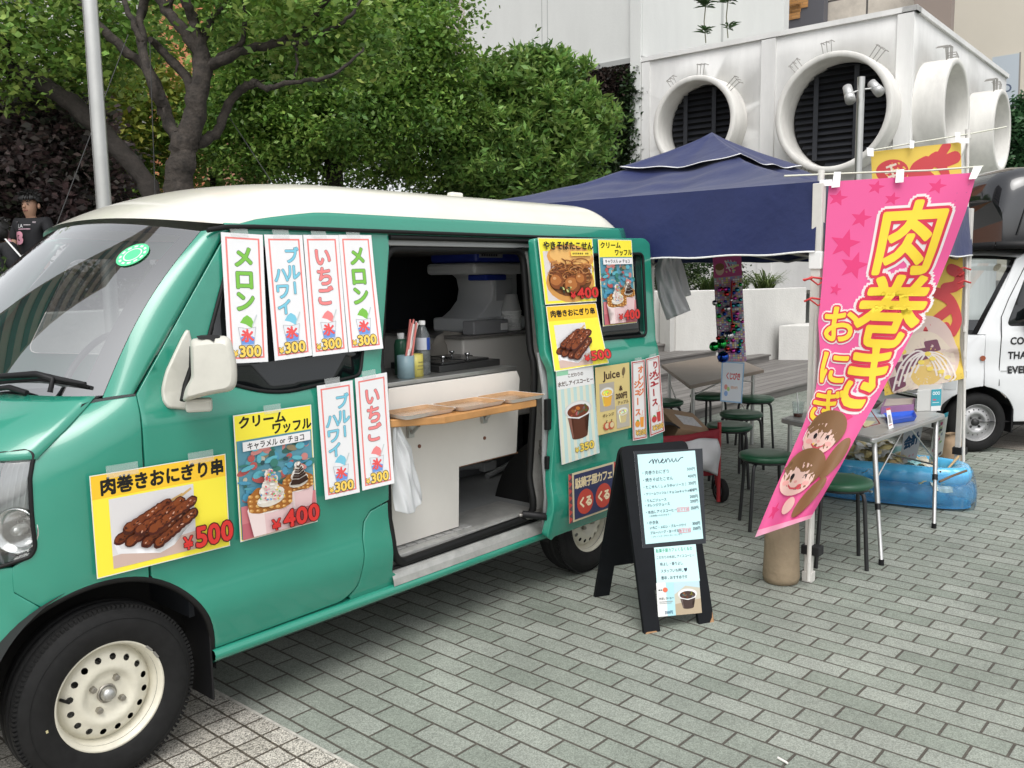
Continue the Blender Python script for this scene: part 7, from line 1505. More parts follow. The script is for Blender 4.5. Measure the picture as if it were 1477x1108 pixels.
YG = [(.24, .29, .045), (.30, .33, .06), (.17, .25, .045)]
MID = [(.135, .25, .042), (.175, .31, .055), (.23, .38, .08), (.09, .18, .035)]
BSH = [(.125, .235, .048), (.16, .28, .06), (.21, .34, .085), (.085, .17, .038)]
PUR = [(.085, .068, .068), (.11, .08, .08), (.07, .08, .055), (.14, .10, .10), (.18, .15, .14)]
leafcloud('foliage', blobs([(Q2(40, 40, -.2), (1.0, .8, .55), 90), (Q2(110, 90, .3), (.6, .7, .35), 26), (Q2(100, 10, .2), (.9, .8, .4), 36), (Q2(0, 80, .2), (.7, .7, .45), 40)], 3), 44, .078, GRN1, lt_, .12, 3, aspect=.6)
leafcloud('foliage', blobs([(Q(400, 5, .3), (.9, .7, .45), 70), (Q(480, 25, .4), (.7, .6, .4), 50), (Q(330, 10, .5), (.6, .6, .4), 40), (Q(160, 10, .6), (.6, .5, .45), 40), (Q(510, 75, .3), (.35, .4, .25), 18), (Q(440, 90, .35), (.4, .4, .2), 16)], 5), 40, .075, GRN1+MID, gt, .10, 5, aspect=.55)
yt = thing('yellow_green_tree', 'bright yellow-green leafy tree glimpsed behind the gnarled limbs', 'tree', np.array(at(200, 260, 12))*(1, 1, 0)+(0, 0, 1)); D = lambda px, py, d: np.array(at(px, py, d))
leafcloud('foliage', blobs([(D(190, 130, 11.4), (.9, .8, .5), 70), (D(215, 180, 11.5), (.8, .8, .5), 60), (D(170, 80, 11.6), (.6, .7, .45), 30)], 8), 46, .10, YG, yt, .16, 8); b = MB(); limb(b, [D(205, 400, 12.2), D(200, 260, 12.2), D(195, 160, 12)], .12, .05); b.build('trunk', BARKD, yt)
fb = thing('background_tree', 'mid green tree filling the gap below the gnarled limbs', 'tree', np.array(at(330, 300, 12.5))*(1, 1, 0)+(0, 0, 1)); leafcloud('foliage', blobs([(D(230, 250, 12.4), (1.4, 1, .7), 80), (D(330, 230, 12.6), (1.3, 1, .9), 90), (D(150, 270, 12.2), (.8, .8, .5), 40), (D(330, 120, 13), (.8, 1, .8), 40)], 9), 44, .10, MID+GRN1, fb, .17, 9); b = MB(); limb(b, [D(300, 400, 12.4), D(310, 280, 12.4), D(320, 180, 12.6)], .13, .05); b.build('trunk', BARKD, fb)
ps_ = thing('purple_shrub', 'dark purple-leaved shrub behind the boys', 'shrub', np.array(at(60, 330, 9.3))*(1, 1, 0)+(0, 0, 1.1)); leafcloud('foliage', blobs([(D(70, 200, 9.3), (.75, .7, .55), 130), (D(0, 190, 9.4), (.6, .6, .6), 90), (D(100, 270, 9.3), (.6, .6, .5), 80), (D(10, 290, 9.3), (.7, .6, .5), 90), (D(60, 250, 9.4), (.8, .6, .6), 90), (D(-60, 240, 9.3), (.7, .6, .8), 80)], 12, .4), 48, .085, PUR, ps_, .11, 12, .15, .6); b = MB(); limb(b, [D(60, 420, 9.3), D(62, 330, 9.3), D(70, 220, 9.3)], .06, .03); b.build('trunk', BARKD, ps_)
mt = thing('leafy_tree', 'large dense green tree with hanging leaves above the van roof', 'tree', np.array(at(480, 290, 11))*(1, 1, 0)+(0, 0, 1.1)); dm_ = 11.0
leafcloud('foliage', blobs([(D(470, 60, dm_), (1.25, 1.2, .8), 240), (D(560, 90, dm_), (.9, 1.0, .75), 190), (D(400, 110, dm_), (.9, 1.0, .7), 150), (D(600, 150, dm_+.2), (.62, .8, .6), 120), (D(520, 170, dm_-.3), (.95, .9, .5), 170), (D(430, 180, dm_), (.8, .9, .5), 120), (D(590, 20, dm_), (.55, .9, .5), 90), (D(480, -20, dm_), (1.3, 1.2, .6), 120), (D(350, 170, dm_+.3), (.8, .8, .6), 90), (D(620, 100, dm_+.1), (.38, .6, .32), 40), (D(480, 235, dm_+.4), (1.4, .9, .30), 90), (D(640, 235, dm_+1.0), (.6, .8, .45), 60)], 21, .5), 76, .070, MID, mt, .115, 21, .45, .52)
b = MB(); limb(b, [D(482, 420, dm_+.2), D(482, 280, dm_+.2), D(484, 215, dm_), D(486, 140, dm_)], .14, .06, 10, .015, 2); b.build('trunk', BARKD, mt)
for i, ps in enumerate([[(480, 260), (455, 235), (432, 215), (420, 170)], [(482, 250), (468, 215), (450, 180), (440, 120)], [(486, 250), (500, 225), (515, 200), (540, 150)], [(486, 215), (510, 160), (530, 110)]]): b = MB(); limb(b, [D(x, y, dm_-.1+.1*k) for k, (x, y) in enumerate(ps)], .05, .02, 7, .01, i); b.build('limb', BARKD, mt)
bt_ = thing('broadleaf_bush', 'tall mid green broadleaf bush between the leafy tree and the tent', 'shrub', np.array(at(750, 290, 11.8))*(1, 1, 0)+(0, 0, 1.1)); db_ = 11.8
leafcloud('foliage', blobs([(D(760, 150, db_), (.72, .7, .55), 130), (D(770, 105, db_), (.38, .5, .28), 50), (D(700, 190, db_), (.75, .8, .55), 130), (D(820, 200, db_), (.62, .7, .55), 110), (D(750, 250, db_), (1.1, .8, .45), 140), (D(840, 170, db_-.2), (.30, .4, .3), 36), (D(715, 125, db_), (.30, .45, .28), 40), (D(690, 260, db_), (.7, .7, .4), 70)], 31, .45), 56, .10, BSH, bt_, .10, 31, -.45, .42); b = MB(); limb(b, [D(755, 420, db_), D(757, 260, db_), D(762, 160, db_)], .07, .03); b.build('trunk', BARKD, bt_)
g_ = random.Random(77); tips = []
sprays = [(g_.uniform(665, 850), g_.uniform(95, 262), g_.uniform(-12, 12), -g_.uniform(14, 28)) for _ in range(70)]
for px, py, dx, dy in sprays+[(752, 92, -6, -24), (768, 90, 2, -20), (800, 95, 10, -24), (785, 98, -2, -28), (815, 118, 12, -26), (735, 110, -10, -20), (690, 125, -12, -22), (845, 140, 14, -18), (720, 105, -2, -16), (830, 128, 4, -22)]:
    dd_ = db_ if py < 130 else db_-.62+.1*math.sin(px)
    for k in range(9): tips.append((D(px+dx*k/9, py+dy*k/9, dd_),))
leafcloud('foliage', tips, 7, .12, BSH[1:3], bt_, .035, 33, -.5, .35)
iv = thing('ivy_panel', 'dark brown and green ivy covering the lower white wall', 'ivy', onF(880, 270)*(1, 1, 0)); cl = []; g = np.random.default_rng(5)
for k in range(620):
    x, y = g.uniform(826, 917), g.uniform(104, 290); cl.append((onF(x, y, -.02+g.uniform(-.02, .10)),))
far_ = [c for c in cl]; brown = [c for c in cl if (abs(proj(c[0])[0]-870+ (proj(c[0])[1]-130)*.1) < 30 and proj(c[0])[1] < 215)]; gr = [c for c in cl if not any(c is q for q in brown)]
leafcloud('foliage', gr, 34, .11, [(.030, .060, .022), (.045, .085, .028), (.022, .04, .018)], iv, .11, 41, .3, .6); leafcloud('dry_foliage', brown+brown, 30, .10, [(.040, .028, .024), (.055, .040, .034), (.03, .026, .022)], iv, .10, 42, .3, .6)
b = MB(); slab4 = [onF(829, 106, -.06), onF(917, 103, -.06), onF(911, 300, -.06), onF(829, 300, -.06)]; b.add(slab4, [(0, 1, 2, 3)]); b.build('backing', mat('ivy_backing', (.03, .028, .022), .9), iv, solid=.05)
cn = thing('conifer', 'dark green conifer at the right edge behind the black truck box', 'tree', np.array(at(1478, 230, 22))*(1, 1, 0)); leafcloud('foliage', blobs([(D(1490, 200, 22), (.75, .8, .9), 160), (D(1480, 170, 22), (.4, .5, .5), 50), (D(1500, 250, 22), (.9, .8, .6), 80)], 51), 50, .12, [(.025, .075, .030), (.035, .10, .040), (.05, .13, .05)], cn, .12, 51); b = MB(); limb(b, [D(1490, 400, 22), D(1490, 200, 22)], .14, .06); b.build('trunk', BARKD, cn)
# hedges and planting in the bed
def hedge(name, lab, pts, h, wdt, pal, n, seed, cat='hedge'):
    t = thing(name, lab, cat, (*pts[0], 1.1)); g = np.random.default_rng(seed); cl = []
    for k in range(n):
        f = g.uniform(0, len(pts)-1.001); i = int(f); p = np.array(pts[i])*(1-f+i)+np.array(pts[i+1])*(f-i); cl.append((np.array((p[0]+g.normal(0, wdt*.4), p[1]+g.uniform(-wdt, wdt), 1.1+h*g.uniform(0, 1)**.7)),))
    leafcloud('foliage', cl, 60, .05, pal, t, .07, seed, -.3, .6); return t
hedge('clipped_hedge', 'low clipped green hedge on the wall in front of the boys', [(-5, 5.95), (1.0, 6.0), (4.0, 6.3), (6.5, 6.8)], .50, .22, [(.055, .10, .022), (.075, .13, .03), (.04, .08, .02)], 420, 61)
hg = [q[:2]+np.array((.35, .45)) for q in pa[1:]]
hedge('bed_shrubs', 'dark leafy ground shrubs in the bed behind the white planter wall', [tuple(q+np.array((.4, .9))) for q in hg]+[(9.8, 7.5)], .95, .5, [(.030, .060, .018), (.045, .085, .024), (.024, .045, .016)], 330, 62, 'shrubs')
def grassclump(px, py, d, lab, n=90, l=.55, pal=((.10, .15, .04), (.16, .21, .07), (.07, .11, .03))):
    c = np.array(at(px, py, d)); c[2] = 1.12; t = thing('grass_clump', lab, 'grass', c, None); b = MB(); r_ = random.Random(px)
    for k in range(n):
        a = r_.uniform(0, 6.28); L = l*r_.uniform(.6, 1.15); o = np.array((r_.uniform(-.12, .12), r_.uniform(-.12, .12), 0)); s_ = np.array((-math.sin(a), math.cos(a), 0))*.010; d_ = np.array((math.cos(a), math.sin(a), 0)); p = [c+o+d_*L*.75*f**1.3+np.array((0, 0, L*(f*1.25-.75*f*f*r_.uniform(.8, 1.3)))) for f in (0, .35, .7, 1)]
        b.add([p[0]-s_, p[0]+s_, p[1]+s_, p[1]-s_, p[2]+s_*.8, p[2]-s_*.8, p[3]], [(0, 1, 2, 3), (3, 2, 4, 5), (5, 4, 6)], 0, r_.choice(pal), True)
    b.build('blades', LEAF, t); return t
grassclump(1102, 412, 14.4, 'pale grass clump over the wall near the tent leg', 120, .62); grassclump(1022, 412, 14.1, 'darker grass clump over the wall left of the lottery board', 110, .6, ((.05, .09, .025), (.08, .12, .035))); grassclump(1060, 410, 14.3, 'grass clump over the wall behind the lottery board', 90, .55)
# ================================================================= steel pole, floodlight post, cords
dp = 5.6; pp = [at(129.5, 0, dp), at(150, 296, dp)]; p0 = np.array(pp[1]); t = thing('steel_pole', 'tall brushed steel pole standing behind the cream van roof', 'pole', (p0[0], p0[1], 0)); b = MB(); r_ = 10.3*dp/FPX
b.tube([(p0[0], p0[1], 0), (p0[0], p0[1], 1.2), (p0[0], p0[1], 2.6), (p0[0], p0[1], 7)], [r_*1.02, r_, r_, r_*.95], 32); b.build('shaft', mat('satin_steel', (.50, .50, .48), .33, metal=.85, var=.10, vscale=5), t); b = MB(); b.lathe([(r_*1.9, 0), (r_*1.9, .02), (r_*1.2, .025), (r_*1.02, .06)], Matrix.Translation((p0[0], p0[1], 0)), 28); b.build('base_flange', STEEL, t)
df = 9.5; pb0 = np.array(at(1240, 180, df)); t = thing('floodlight_post', 'grey steel post with two small spotlights above the tent', 'light post', (pb0[0], pb0[1], 0)); r_ = 5.2*df/FPX; zt_ = float(at(1241, 113, df)[2]); b = MB(); b.tube([(pb0[0], pb0[1], 0), (pb0[0], pb0[1], zt_)], r_, 20); b.build('shaft', mat('satin_steel'), t)
for s_, tip, bk_ in ((-1, (1227, 146), (1222, 126)), (1, (1270, 134), (1257, 120))):
    a0_, a1_ = V(at(*bk_, df)), V(at(*tip, df-.10)); d_ = (a1_-a0_); b = MB(); b.tube([a0_-d_*.05, a0_, a0_+d_*.55, a0_+d_*.58, a0_+d_*.62, a1_, a1_-d_*.03, a1_-d_*.06], [.03, .048, .050, .046, .054, .055, .045, .042], 18); o = b.build('spotlight', mat('lamp_grey', (.50, .50, .49), .4, metal=.5), t); b = MB(); b.tube([(pb0[0], pb0[1], zt_-.13), (a0_+a1_)/2], .009, 8); b.build('bracket', mat('lamp_grey'), o)
CORD = mat('dark_cord', (.03, .03, .03), .6)
for lab, a, c, d0, d1 in (('thin dark guy wire slanting beside the boy up to the left tree', (74, 345), (185, 50), 6.8, 7.4), ('thin guy wire slanting down to the roof beneath the leafy tree', (328, 165), (392, 263), 8, 7.0), ('thin vertical cord hanging beside the gnarled trunk', (216, 60), (224, 290), 7.4, 7.4)):
    tag(MB().tube([at(*a, d0), at(*c, d1)], .004, 5).build('guy_wire', CORD, None), lab, 'wire')

# brown office block added out of view, giving the windscreen something dark to mirror
def azp(a, d, z=0): return np.array((CAMLOC[0]+d*math.cos(R(a)), CAMLOC[1]+d*math.sin(R(a)), z))
ob = thing('added_reflection_block', 'tall brown office block mirrored in the green van windscreen', 'building', azp(108, 42)); c_ = [azp(96.5, 40), azp(124, 40), azp(122, 52), azp(97, 52)]
b = MB(); b.add(c_+[q+(0, 0, 46) for q in c_], [(0, 1, 5, 4), (1, 2, 6, 5), (2, 3, 7, 6), (3, 0, 4, 7), (4, 5, 6, 7)]); b.build('wall', mat('added_block_brown', (.16, .13, .105), .7, var=.15, vscale=.6), ob)
for j in range(11):
    b = MB(); p0, p1 = c_[0]*.97+c_[1]*.03, c_[0]*.05+c_[1]*.95; n_ = (CAMLOC-p0)*(1, 1, 0); n_ /= np.linalg.norm(n_); z = 3+3.8*j; b.add([p0+n_*.08+(0, 0, z), p1+n_*.08+(0, 0, z), p1+n_*.08+(0, 0, z+1.7), p0+n_*.08+(0, 0, z+1.7)], [(0, 1, 2, 3)]); b.build('window_band', GLASSD, ob)
# ================================================================= white kei truck with a black box body
ph_ = R(-46.9); KX = np.array((math.cos(ph_), math.sin(ph_), 0)); KY = np.array((-math.sin(ph_), math.cos(ph_), 0)); KO = np.array(onz(1411, 654))
def K(x, y, z): return KO+KX*x+KY*y+np.array((0, 0, z))
TW = mat('white_truck_paint', (.70, .71, .72), .30, coat=.8, var=.03, vscale=3); TB_ = mat('glossy_black_body', (.010, .011, .014), .10, coat=1.0)
truck = thing('kei_truck', 'white kei truck with a glossy black box body parked beyond the tent', 'truck', K(1.2, .74, 0))
kys = lambda z: float(np.interp(z, [.2, .45, .66, .68, .95, 1.0, 1.6, 1.7], [.03, .0, .0, .012, .012, .03, .10, .13]))
KS = lambda x, z: K(x, kys(z), z)
KNZ = [.18, .30, .50, .62, .75, .88, .97]; KNA = [.42, .46, .47, .45, .40, .30, .16]
def KN(th, z, n=2.6):
    a = float(np.interp(z, KNZ, KNA)); b = .7375-kys(z)-max(0, z-.75)*.12*min(1, th*3)
    return K(.02-a*abs(math.sin(th))**(2/n), .7375-b*abs(math.cos(th))**(2/n)*(1 if math.cos(th) >= 0 else -1), z)
kar = [(x, z) for x, z in arc(-.0, .245, .30, 20, 168, 22)]
def thof(x, z): a = float(np.interp(z, KNZ, KNA)); return math.asin(min(1, (max(0, .02-x)/a)**1.3))
outc = CAMLOC-K(.5, .5, .8)
cabp = [(.02, .96), (.02, .552)]+[q for q in kar if q[0] > .02][::-1]+[(.29, .25), (1.0, .25), (1.0, 1.64), (.42, 1.64), (.28, 1.56)]
kwin = rnd([(.20, 1.03), (.95, 1.02), (.95, 1.52), (.40, 1.52)], .05)
kd = panel('door', cabp, KS, TW, truck, holes=[kwin], step=.06, out=outc)
panel('window_glass', offs2(kwin, -.01), lambda x, z: K(x, kys(z)+.012, z), GLASSD, kd, step=.2, solid=.003, bevel=0, out=outc)
b = MB(); b.tube([K(x, kys(z)-.0015, z) for x, z in [(.155, 1.10), (.148, .95), (.142, .70), (.142, .55)]], .0035, 5); b.tube([K(x, kys(z)-.0015, z) for x, z in [(.155, 1.10), (.22, 1.25), (.38, 1.55)]], .0035, 5); b.build('door_seam', SEAL, kd)
nar = [(thof(x, z), z) for x, z in kar if x <= .02]
panel('front_fender', [(0.0, .962), (0.0, .555)]+nar+[(.75, .30), (.75, .60), (.75, .962)], KN, TW, truck, step=.06, out=outc)
panel('front_bumper', [(.75, .60), (nar[-1][0], nar[-1][1]-.001), (.60, .18), (PI-.75, .18), (PI-.75, .60)], KN, TW, truck, step=.08, out=outc)
panel('nose_panel', [(.75, .605), (PI-.75, .605), (PI-.75, .962), (.75, .962)], KN, TW, truck, step=.08, out=outc)
b = MB()
for z in (.44, .49, .54): b.loft([[np.array(KN(th, z+dz))-KX*.012 for th in np.linspace(.95, PI-.95, 14)] for dz in (0, .022)])
b.build('grille_bar', CHROME, truck, solid=.006); b = MB(); b.loft([[np.array(KN(th, z))-KX*.004 for th in np.linspace(.92, PI-.92, 14)] for z in (.42, .58)]); b.build('grille_back', DARK, truck)
for s_ in (0, 1):
    fl_ = (lambda t: PI-t) if s_ else (lambda t: t); b = MB(); b.loft([[np.array(KN(fl_(th), z))-KX*.006 for th in np.linspace(.35, .85, 8)] for z in np.linspace(.52, .70, 5)]); b.build('headlight', mat('truck_lamp', (.55, .57, .58), .1, coat=1), truck)
def KE(s, e):
    q = 1-(2*s-1)**2; q2 = 1-abs(2*s-1)**2.6; bo = np.array([-.03-.14*q2, .05+s*1.375, .965]); to = np.array([.30-.07*q2, .11+s*1.255, 1.575+.03*q]); p = bo*(1-e)+to*e; return K(*p)
kw = MB().loft([[KE(s, e) for s in np.linspace(0, 1, 16)] for e in np.linspace(0, 1, 8)]).build('windscreen', glassmat('truck_glass', (.72, .78, .78), 1, .01, 1.9), truck)
b = MB()
for s0, s1, e0, e1 in ((0, .03, 0, 1), (.97, 1, 0, 1), (.03, .97, .96, 1), (.03, .97, 0, .05)): b.loft([[KE(s, e)-KX*.004 for s in np.linspace(s0, s1, 12)] for e in np.linspace(e0, e1, 8)])
b.build('windscreen_border', FRIT, kw)
c_ = KE(.10, .86); b = MB(); tx, ty = (KE(.12, .86)-KE(.08, .86)), (KE(.10, .9)-KE(.10, .82)); tx /= np.linalg.norm(tx); ty /= np.linalg.norm(ty); b.add([c_-KX*.008+tx*.035*math.cos(a)+ty*.035*math.sin(a) for a in np.linspace(0, 2*PI, 17)[:-1]], [tuple(range(16))]); b.build('round_sticker', mat('cream_sticker', (.60, .55, .42), .5, var=.4, vscale=90), kw)
for far in (0, 1):
    rows = []
    for e in np.linspace(0, 1, 10):
        a = KE(0, e); x = np.interp(e, [0, .5, 1], [.03, .21, .40]); z = .965+e*.66; c = K(x, kys(z), z); m_ = (a+c)/2-KX*.015-KY*.015; r_ = [a*(1-t)**2+2*m_*t*(1-t)+c*t*t for t in np.linspace(0, 1, 6)]
        if far: r_ = [q+KY*(1.475-2*((q-KO)@KY)) for q in r_]
        rows.append(r_)
    MB().loft(rows).build('front_pillar', TW, truck)
b = MB(); rows = []
for t in np.linspace(0, 1, 8):
    rows.append([K(.30-.07*(1-abs(2*s-1)**2.6)+(1.0-.25)*t, .11+s*1.255-.02*math.sin(PI*min(1, t*2)/2)*(1-2*s), 1.575+.03*(1-(2*s-1)**2)+.07*math.sin(PI/2*min(1, t*2.5))*(1-abs(2*s-1)**3)) for s in np.linspace(0, 1, 14)])
b.loft(rows); b.build('cab_roof', TW, truck, solid=.01)
b = MB(); b.loft([[K(.33, .11, 1.575), K(.42, .115, 1.635), K(1.0, .12, 1.65)], [K(.30, .095, 1.57), K(.42, .10, 1.625), K(1.0, .105, 1.64)], [K(.28, .10, 1.555), K(.42, .098, 1.60), K(1.0, .10, 1.60)]]); b.build('roof_edge', TW, truck)
b = MB(); b.add([KN(0, .25), K(1.0, .03, .25), K(1.0, 1.44, .25), K(.0, 1.44, .25)], [(0, 1, 2, 3)]); b.loft([[K(x, 1.475-kys(z), z) for x in (.02, .4, 1.0)] for z in (.25, .66, 1.0)]); b.build('cab_floor', DARK, truck); b = MB(); p = [K(.98, .05, .3), K(.98, 1.42, .3), K(.98, 1.36, 1.6), K(.98, .11, 1.6)]; b.add(p, [(0, 1, 2, 3)]); b.build('cab_back', mat('cab_grey', (.20, .21, .21), .7), truck)
b = MB(); p = [K(.05, .15, .75), K(.30, .15, .93), K(.30, 1.33, .93), K(.05, 1.33, .75)]; b.add(p, [(0, 1, 2, 3)]); b.build('dashboard', mat('dash_grey'), truck)
b = MB(); b.tube([K(.0, kys(.775)-.002, .775), K(.0, kys(.775)-.012, .775)], .022, 14); b.build('marker_lamp', mat('amber_lens', (.28, .06, .02), .2, coat=1), truck)
b = MB(); b.loft([[K(x, kys(.668)-.004, z) for x in (.15, .6, 1.0)] for z in (.662, .674)]); b.build('side_crease', mat('crease_grey', (.45, .46, .46), .4), truck)
# black mirror seen at the window
b = MB(); p = K(.42, -.06, 1.14); Mk = Matrix.Translation(p)@Matrix.Rotation(ph_, 4, 'Z'); b.box((-.10, -.03, -.12), (.06, .05, .12), M=Mk); b.build('door_mirror', BLACK, truck, bevel=.02)
# lettering on the door (cut by the picture edge)
for i, (t, x) in enumerate((('COOKING', .199), ('THAT', .189), ('EVERYONE', .187))):
    P = Print(60, 40, (.70, .71, .72)); P.ops = []; P.text(t, 2+(1.5 if i == 0 else 0), 6+i*11.6, 8.0, (.02, .02, .022), .035, w_=7.2)
    P.build('lettering', lambda u, v, h: K(.185+.62*u, kys(.95-.42*v)-.003-h, .972-.40*v), kd, back=False)
# load bed, black box and its seams
b = MB(); b.box((0, 0, 0), (1, 1, 1)); b = MB()
q = lambda x, y, z: K(x, y, z)
b.add([q(1.02, .02, .45), q(2.75, .02, .45), q(2.75, 1.455, .45), q(1.02, 1.455, .45), q(1.02, .02, .95), q(2.75, .02, .95), q(2.75, 1.455, .95), q(1.02, 1.455, .95)], [(0, 1, 5, 4), (1, 2, 6, 5), (2, 3, 7, 6), (3, 0, 4, 7), (4, 5, 6, 7), (3, 2, 1, 0)]); b.build('load_bed', TW, truck, bevel=.01)
sec = rnd([(.0, 1.67), (1.455, 1.67), (1.44, 2.30, .25), (.015, 2.30, .25)], .04, 6)
b = MB(); rows = []
for x, k, dz in ((.02, .72, -.26), (.05, .86, -.16), (.12, .95, -.07), (.25, 1.0, 0), (.9, 1.01, .035), (1.8, 1.01, .05), (2.7, 1.0, .03), (2.8, .96, 0)):
    rows.append([K(x+.10*abs(y/.7275-1)**2*(1 if x < .3 else 0), .7275+(y-.7275)*(.90+.10*k), 1.67+(z-1.67)*k+(dz*.3 if z > 1.9 else 0)) for y, z in sec])
b.loft(rows, closed=True); b.add(rows[0], [tuple(range(len(sec)))]); b.add(rows[-1], [tuple(range(len(sec)))[::-1]]); bxk = b.build('box_body', TB_, truck)
b = MB(); b.loft([[K(1.04, y, z) for y, z in ((.02, .95), (.0, 1.67))], [K(2.78, y, z) for y, z in ((.02, .95), (.0, 1.67))]]); b.loft([[K(1.04, y, z) for y, z in ((1.43, .95), (1.455, 1.67))], [K(2.78, y, z) for y, z in ((1.43, .95), (1.455, 1.67))]]); b.loft([[K(1.04, .02, .95), K(1.04, 1.43, .95)], [K(1.04, 0, 1.67), K(1.04, 1.455, 1.67)]]); b.build('lower_box', TB_, truck, solid=.01)
b = MB()
for x in (.30, .33): pass
b.tube([K(.22+.12*f, .7275-(.7275-.0)*1.003 if False else -.004+.02*f, 1.75+.42*f) for f in np.linspace(0, 1, 8)], .005, 5); b.build('box_seam', mat('seam_black', (.002, .002, .002), .6), bxk)
b = MB(); b.loft([[K(.06, y, z) for y in (.02, .7, 1.43)] for z in (1.64, 1.70)]); b.loft([[K(x, .0, z) for x in (.06, 1.0)] for z in (1.64, 1.70)]); b.build('box_skirt', BLACK, truck, solid=.01)
def kwheel(cx, y):
    M = Matrix.Translation(K(cx, y, .245))@Matrix.Rotation(ph_, 4, 'Z')@Matrix.Rotation(R(90), 4, 'X'); b = MB()
    b.lathe([(.142, -.03), (.147, .0), (.152, .004), (.152, -.006), (.146, -.012), (.135, -.04)], M, 48); hs_ = [[(.105*math.cos(2*PI*(k+.5)/16)+.006*math.cos(a), .105*math.sin(2*PI*(k+.5)/16)+.006*math.sin(a)) for a in np.linspace(0, 2*PI, 9)[:-1]] for k in range(16)]
    vs, fs = cdt([(.137*math.cos(2*PI*k/64), .137*math.sin(2*PI*k/64)) for k in range(64)], hs_, .014); b.add([M@V((x, y_, float(np.interp(math.hypot(x, y_), [0, .03, .06, .075, .085, .115, .137], [-.035, -.035, -.03, -.006, -.01, -.026, -.04])))) for x, y_ in vs], fs, 0, None, True); o = b.build('wheel', mat('silver_wheel', (.42, .42, .42), .4, metal=.5), truck)
    t = MB(); t.lathe([(.145, -.01), (.16, .008), (.19, .018), (.22, .012), (.238, -.004), (.245, -.03), (.245, -.11), (.23, -.13), (.15, -.12)], M, 64); t.build('tyre', RUBBER, o); t = MB(); t.lathe([(0, -.012), (.028, -.014), (.032, -.04)], M, 16)
    for k in range(4): a = PI/4+k*PI/2; t.lathe([(0, -.018), (.009, -.02), (.011, -.035)], M@Matrix.Translation((.05*math.cos(a), .05*math.sin(a), 0)), 6)
    t.build('hub', mat('dark_hub', (.03, .03, .03), .5), o)
kwheel(0, .04); kwheel(1.95, .04)
b = MB(); b.lathe([(.305, 0), (.305, .4), (.02, .41)], Matrix.Translation(K(0, .04, .245))@Matrix.Rotation(ph_, 4, 'Z')@Matrix.Rotation(R(-90), 4, 'X'), 32, a0=R(-190), a1=R(10)); b.add([K(.3, .15, .2), K(2.7, .15, .2), K(2.7, 1.3, .2), K(.3, 1.3, .2), K(.3, .15, .46), K(2.7, .15, .46)], [(0, 1, 5, 4), (0, 1, 2, 3)]); b.build('underbody', mat('underbody'), truck)
b = MB(); p = [K(.285, .02, .16), K(.285, .20, .16), K(.285, .20, .40), K(.285, .02, .40)]; b.add(p, [(0, 1, 2, 3)]); b.build('mud_flap', BLACK, truck, solid=.012)
# ================================================================= the two people behind the hedge
SKIN = mat('skin', (.42, .24, .16), .5, var=.06, vscale=30); HAIR = mat('black_hair', (.010, .009, .009), .45); BLK_C = mat('black_jersey', (.014, .014, .017), .8, var=.2, vscale=20)
def skinmesh(name, pts, edges, rad, m, parent, root=0, sub=2):
    me = bpy.data.meshes.new(name); me.from_pydata([tuple(map(float, p)) for p in pts], edges, []); me.update(); me.materials.append(m)
    o = bpy.data.objects.new(name, me); COL.objects.link(o); q = o.modifiers.new('skin', 'SKIN'); q.use_smooth_shade = True
    sv = me.skin_vertices[0].data
    for i, r_ in enumerate(rad): sv[i].radius = r_ if hasattr(r_, '__len__') else (r_, r_); sv[i].use_root = (i == root)
    if sub: w_ = o.modifiers.new('sub', 'SUBSURF'); w_.levels = w_.render_levels = sub
    if parent is not None: attach(o, parent)
    return o
def person(lab, px, py_top, d, h, face, nm='person'):
    top = np.array(at(px, py_top, d)); g = top[2]-h; t = thing(nm, lab, 'person', (top[0], top[1], g))
    f = face/np.linalg.norm(face); s_ = np.cross(f, (0, 0, 1.0)); s_ /= np.linalg.norm(s_)      # s_: the person's right
    B = np.array((top[0], top[1], g)); return t, (lambda r_, fw, z: B+s_*r_*h*1.08+f*fw*h+np.array((0, 0, (z-(.028 if z > .83 else max(0, (z-.77)/.06*.028) if z > .77 else 0))*h))), s_, f
H = 1.385; fdir = -FWD*1.0-RIGHT*.22
tp, PT, sx_, fx_ = person('boy with short black hair in a black jersey numbered in pink behind the hedge', 43, 270, 8.5, H, fdir)
pts = [(0, 0, .50), (0, .005, .60), (0, .01, .70), (0, 0, .785), (0, .012, .82), (0, .022, .862), (0, .012, .92), (0, .008, .955),
       (-.105, 0, .765), (-.135, .005, .655), (-.120, .05, .555), (-.105, .10, .52), (.105, 0, .765), (.135, .005, .655), (.120, .05, .555), (.105, .10, .52),
       (-.055, 0, .47), (-.060, .008, .27), (-.060, -.005, .055), (-.060, .07, .022), (.055, 0, .47), (.060, .008, .27), (.060, -.005, .055), (.060, .07, .022)]
ed = [(0, 1), (1, 2), (2, 3), (3, 4), (4, 5), (5, 6), (6, 7), (2, 8), (8, 9), (9, 10), (10, 11), (2, 12), (12, 13), (13, 14), (14, 15), (0, 16), (16, 17), (17, 18), (18, 19), (0, 20), (20, 21), (21, 22), (22, 23)]
rad = [.075, .068, .075, .034, .030, .046, .054, .036, .035, .027, .021, .015, .035, .027, .021, .015, .055, .037, .024, .022, .055, .037, .024, .022]
skinmesh('body', [PT(*p) for p in pts], ed, [r_*H for r_ in rad], SKIN, tp)
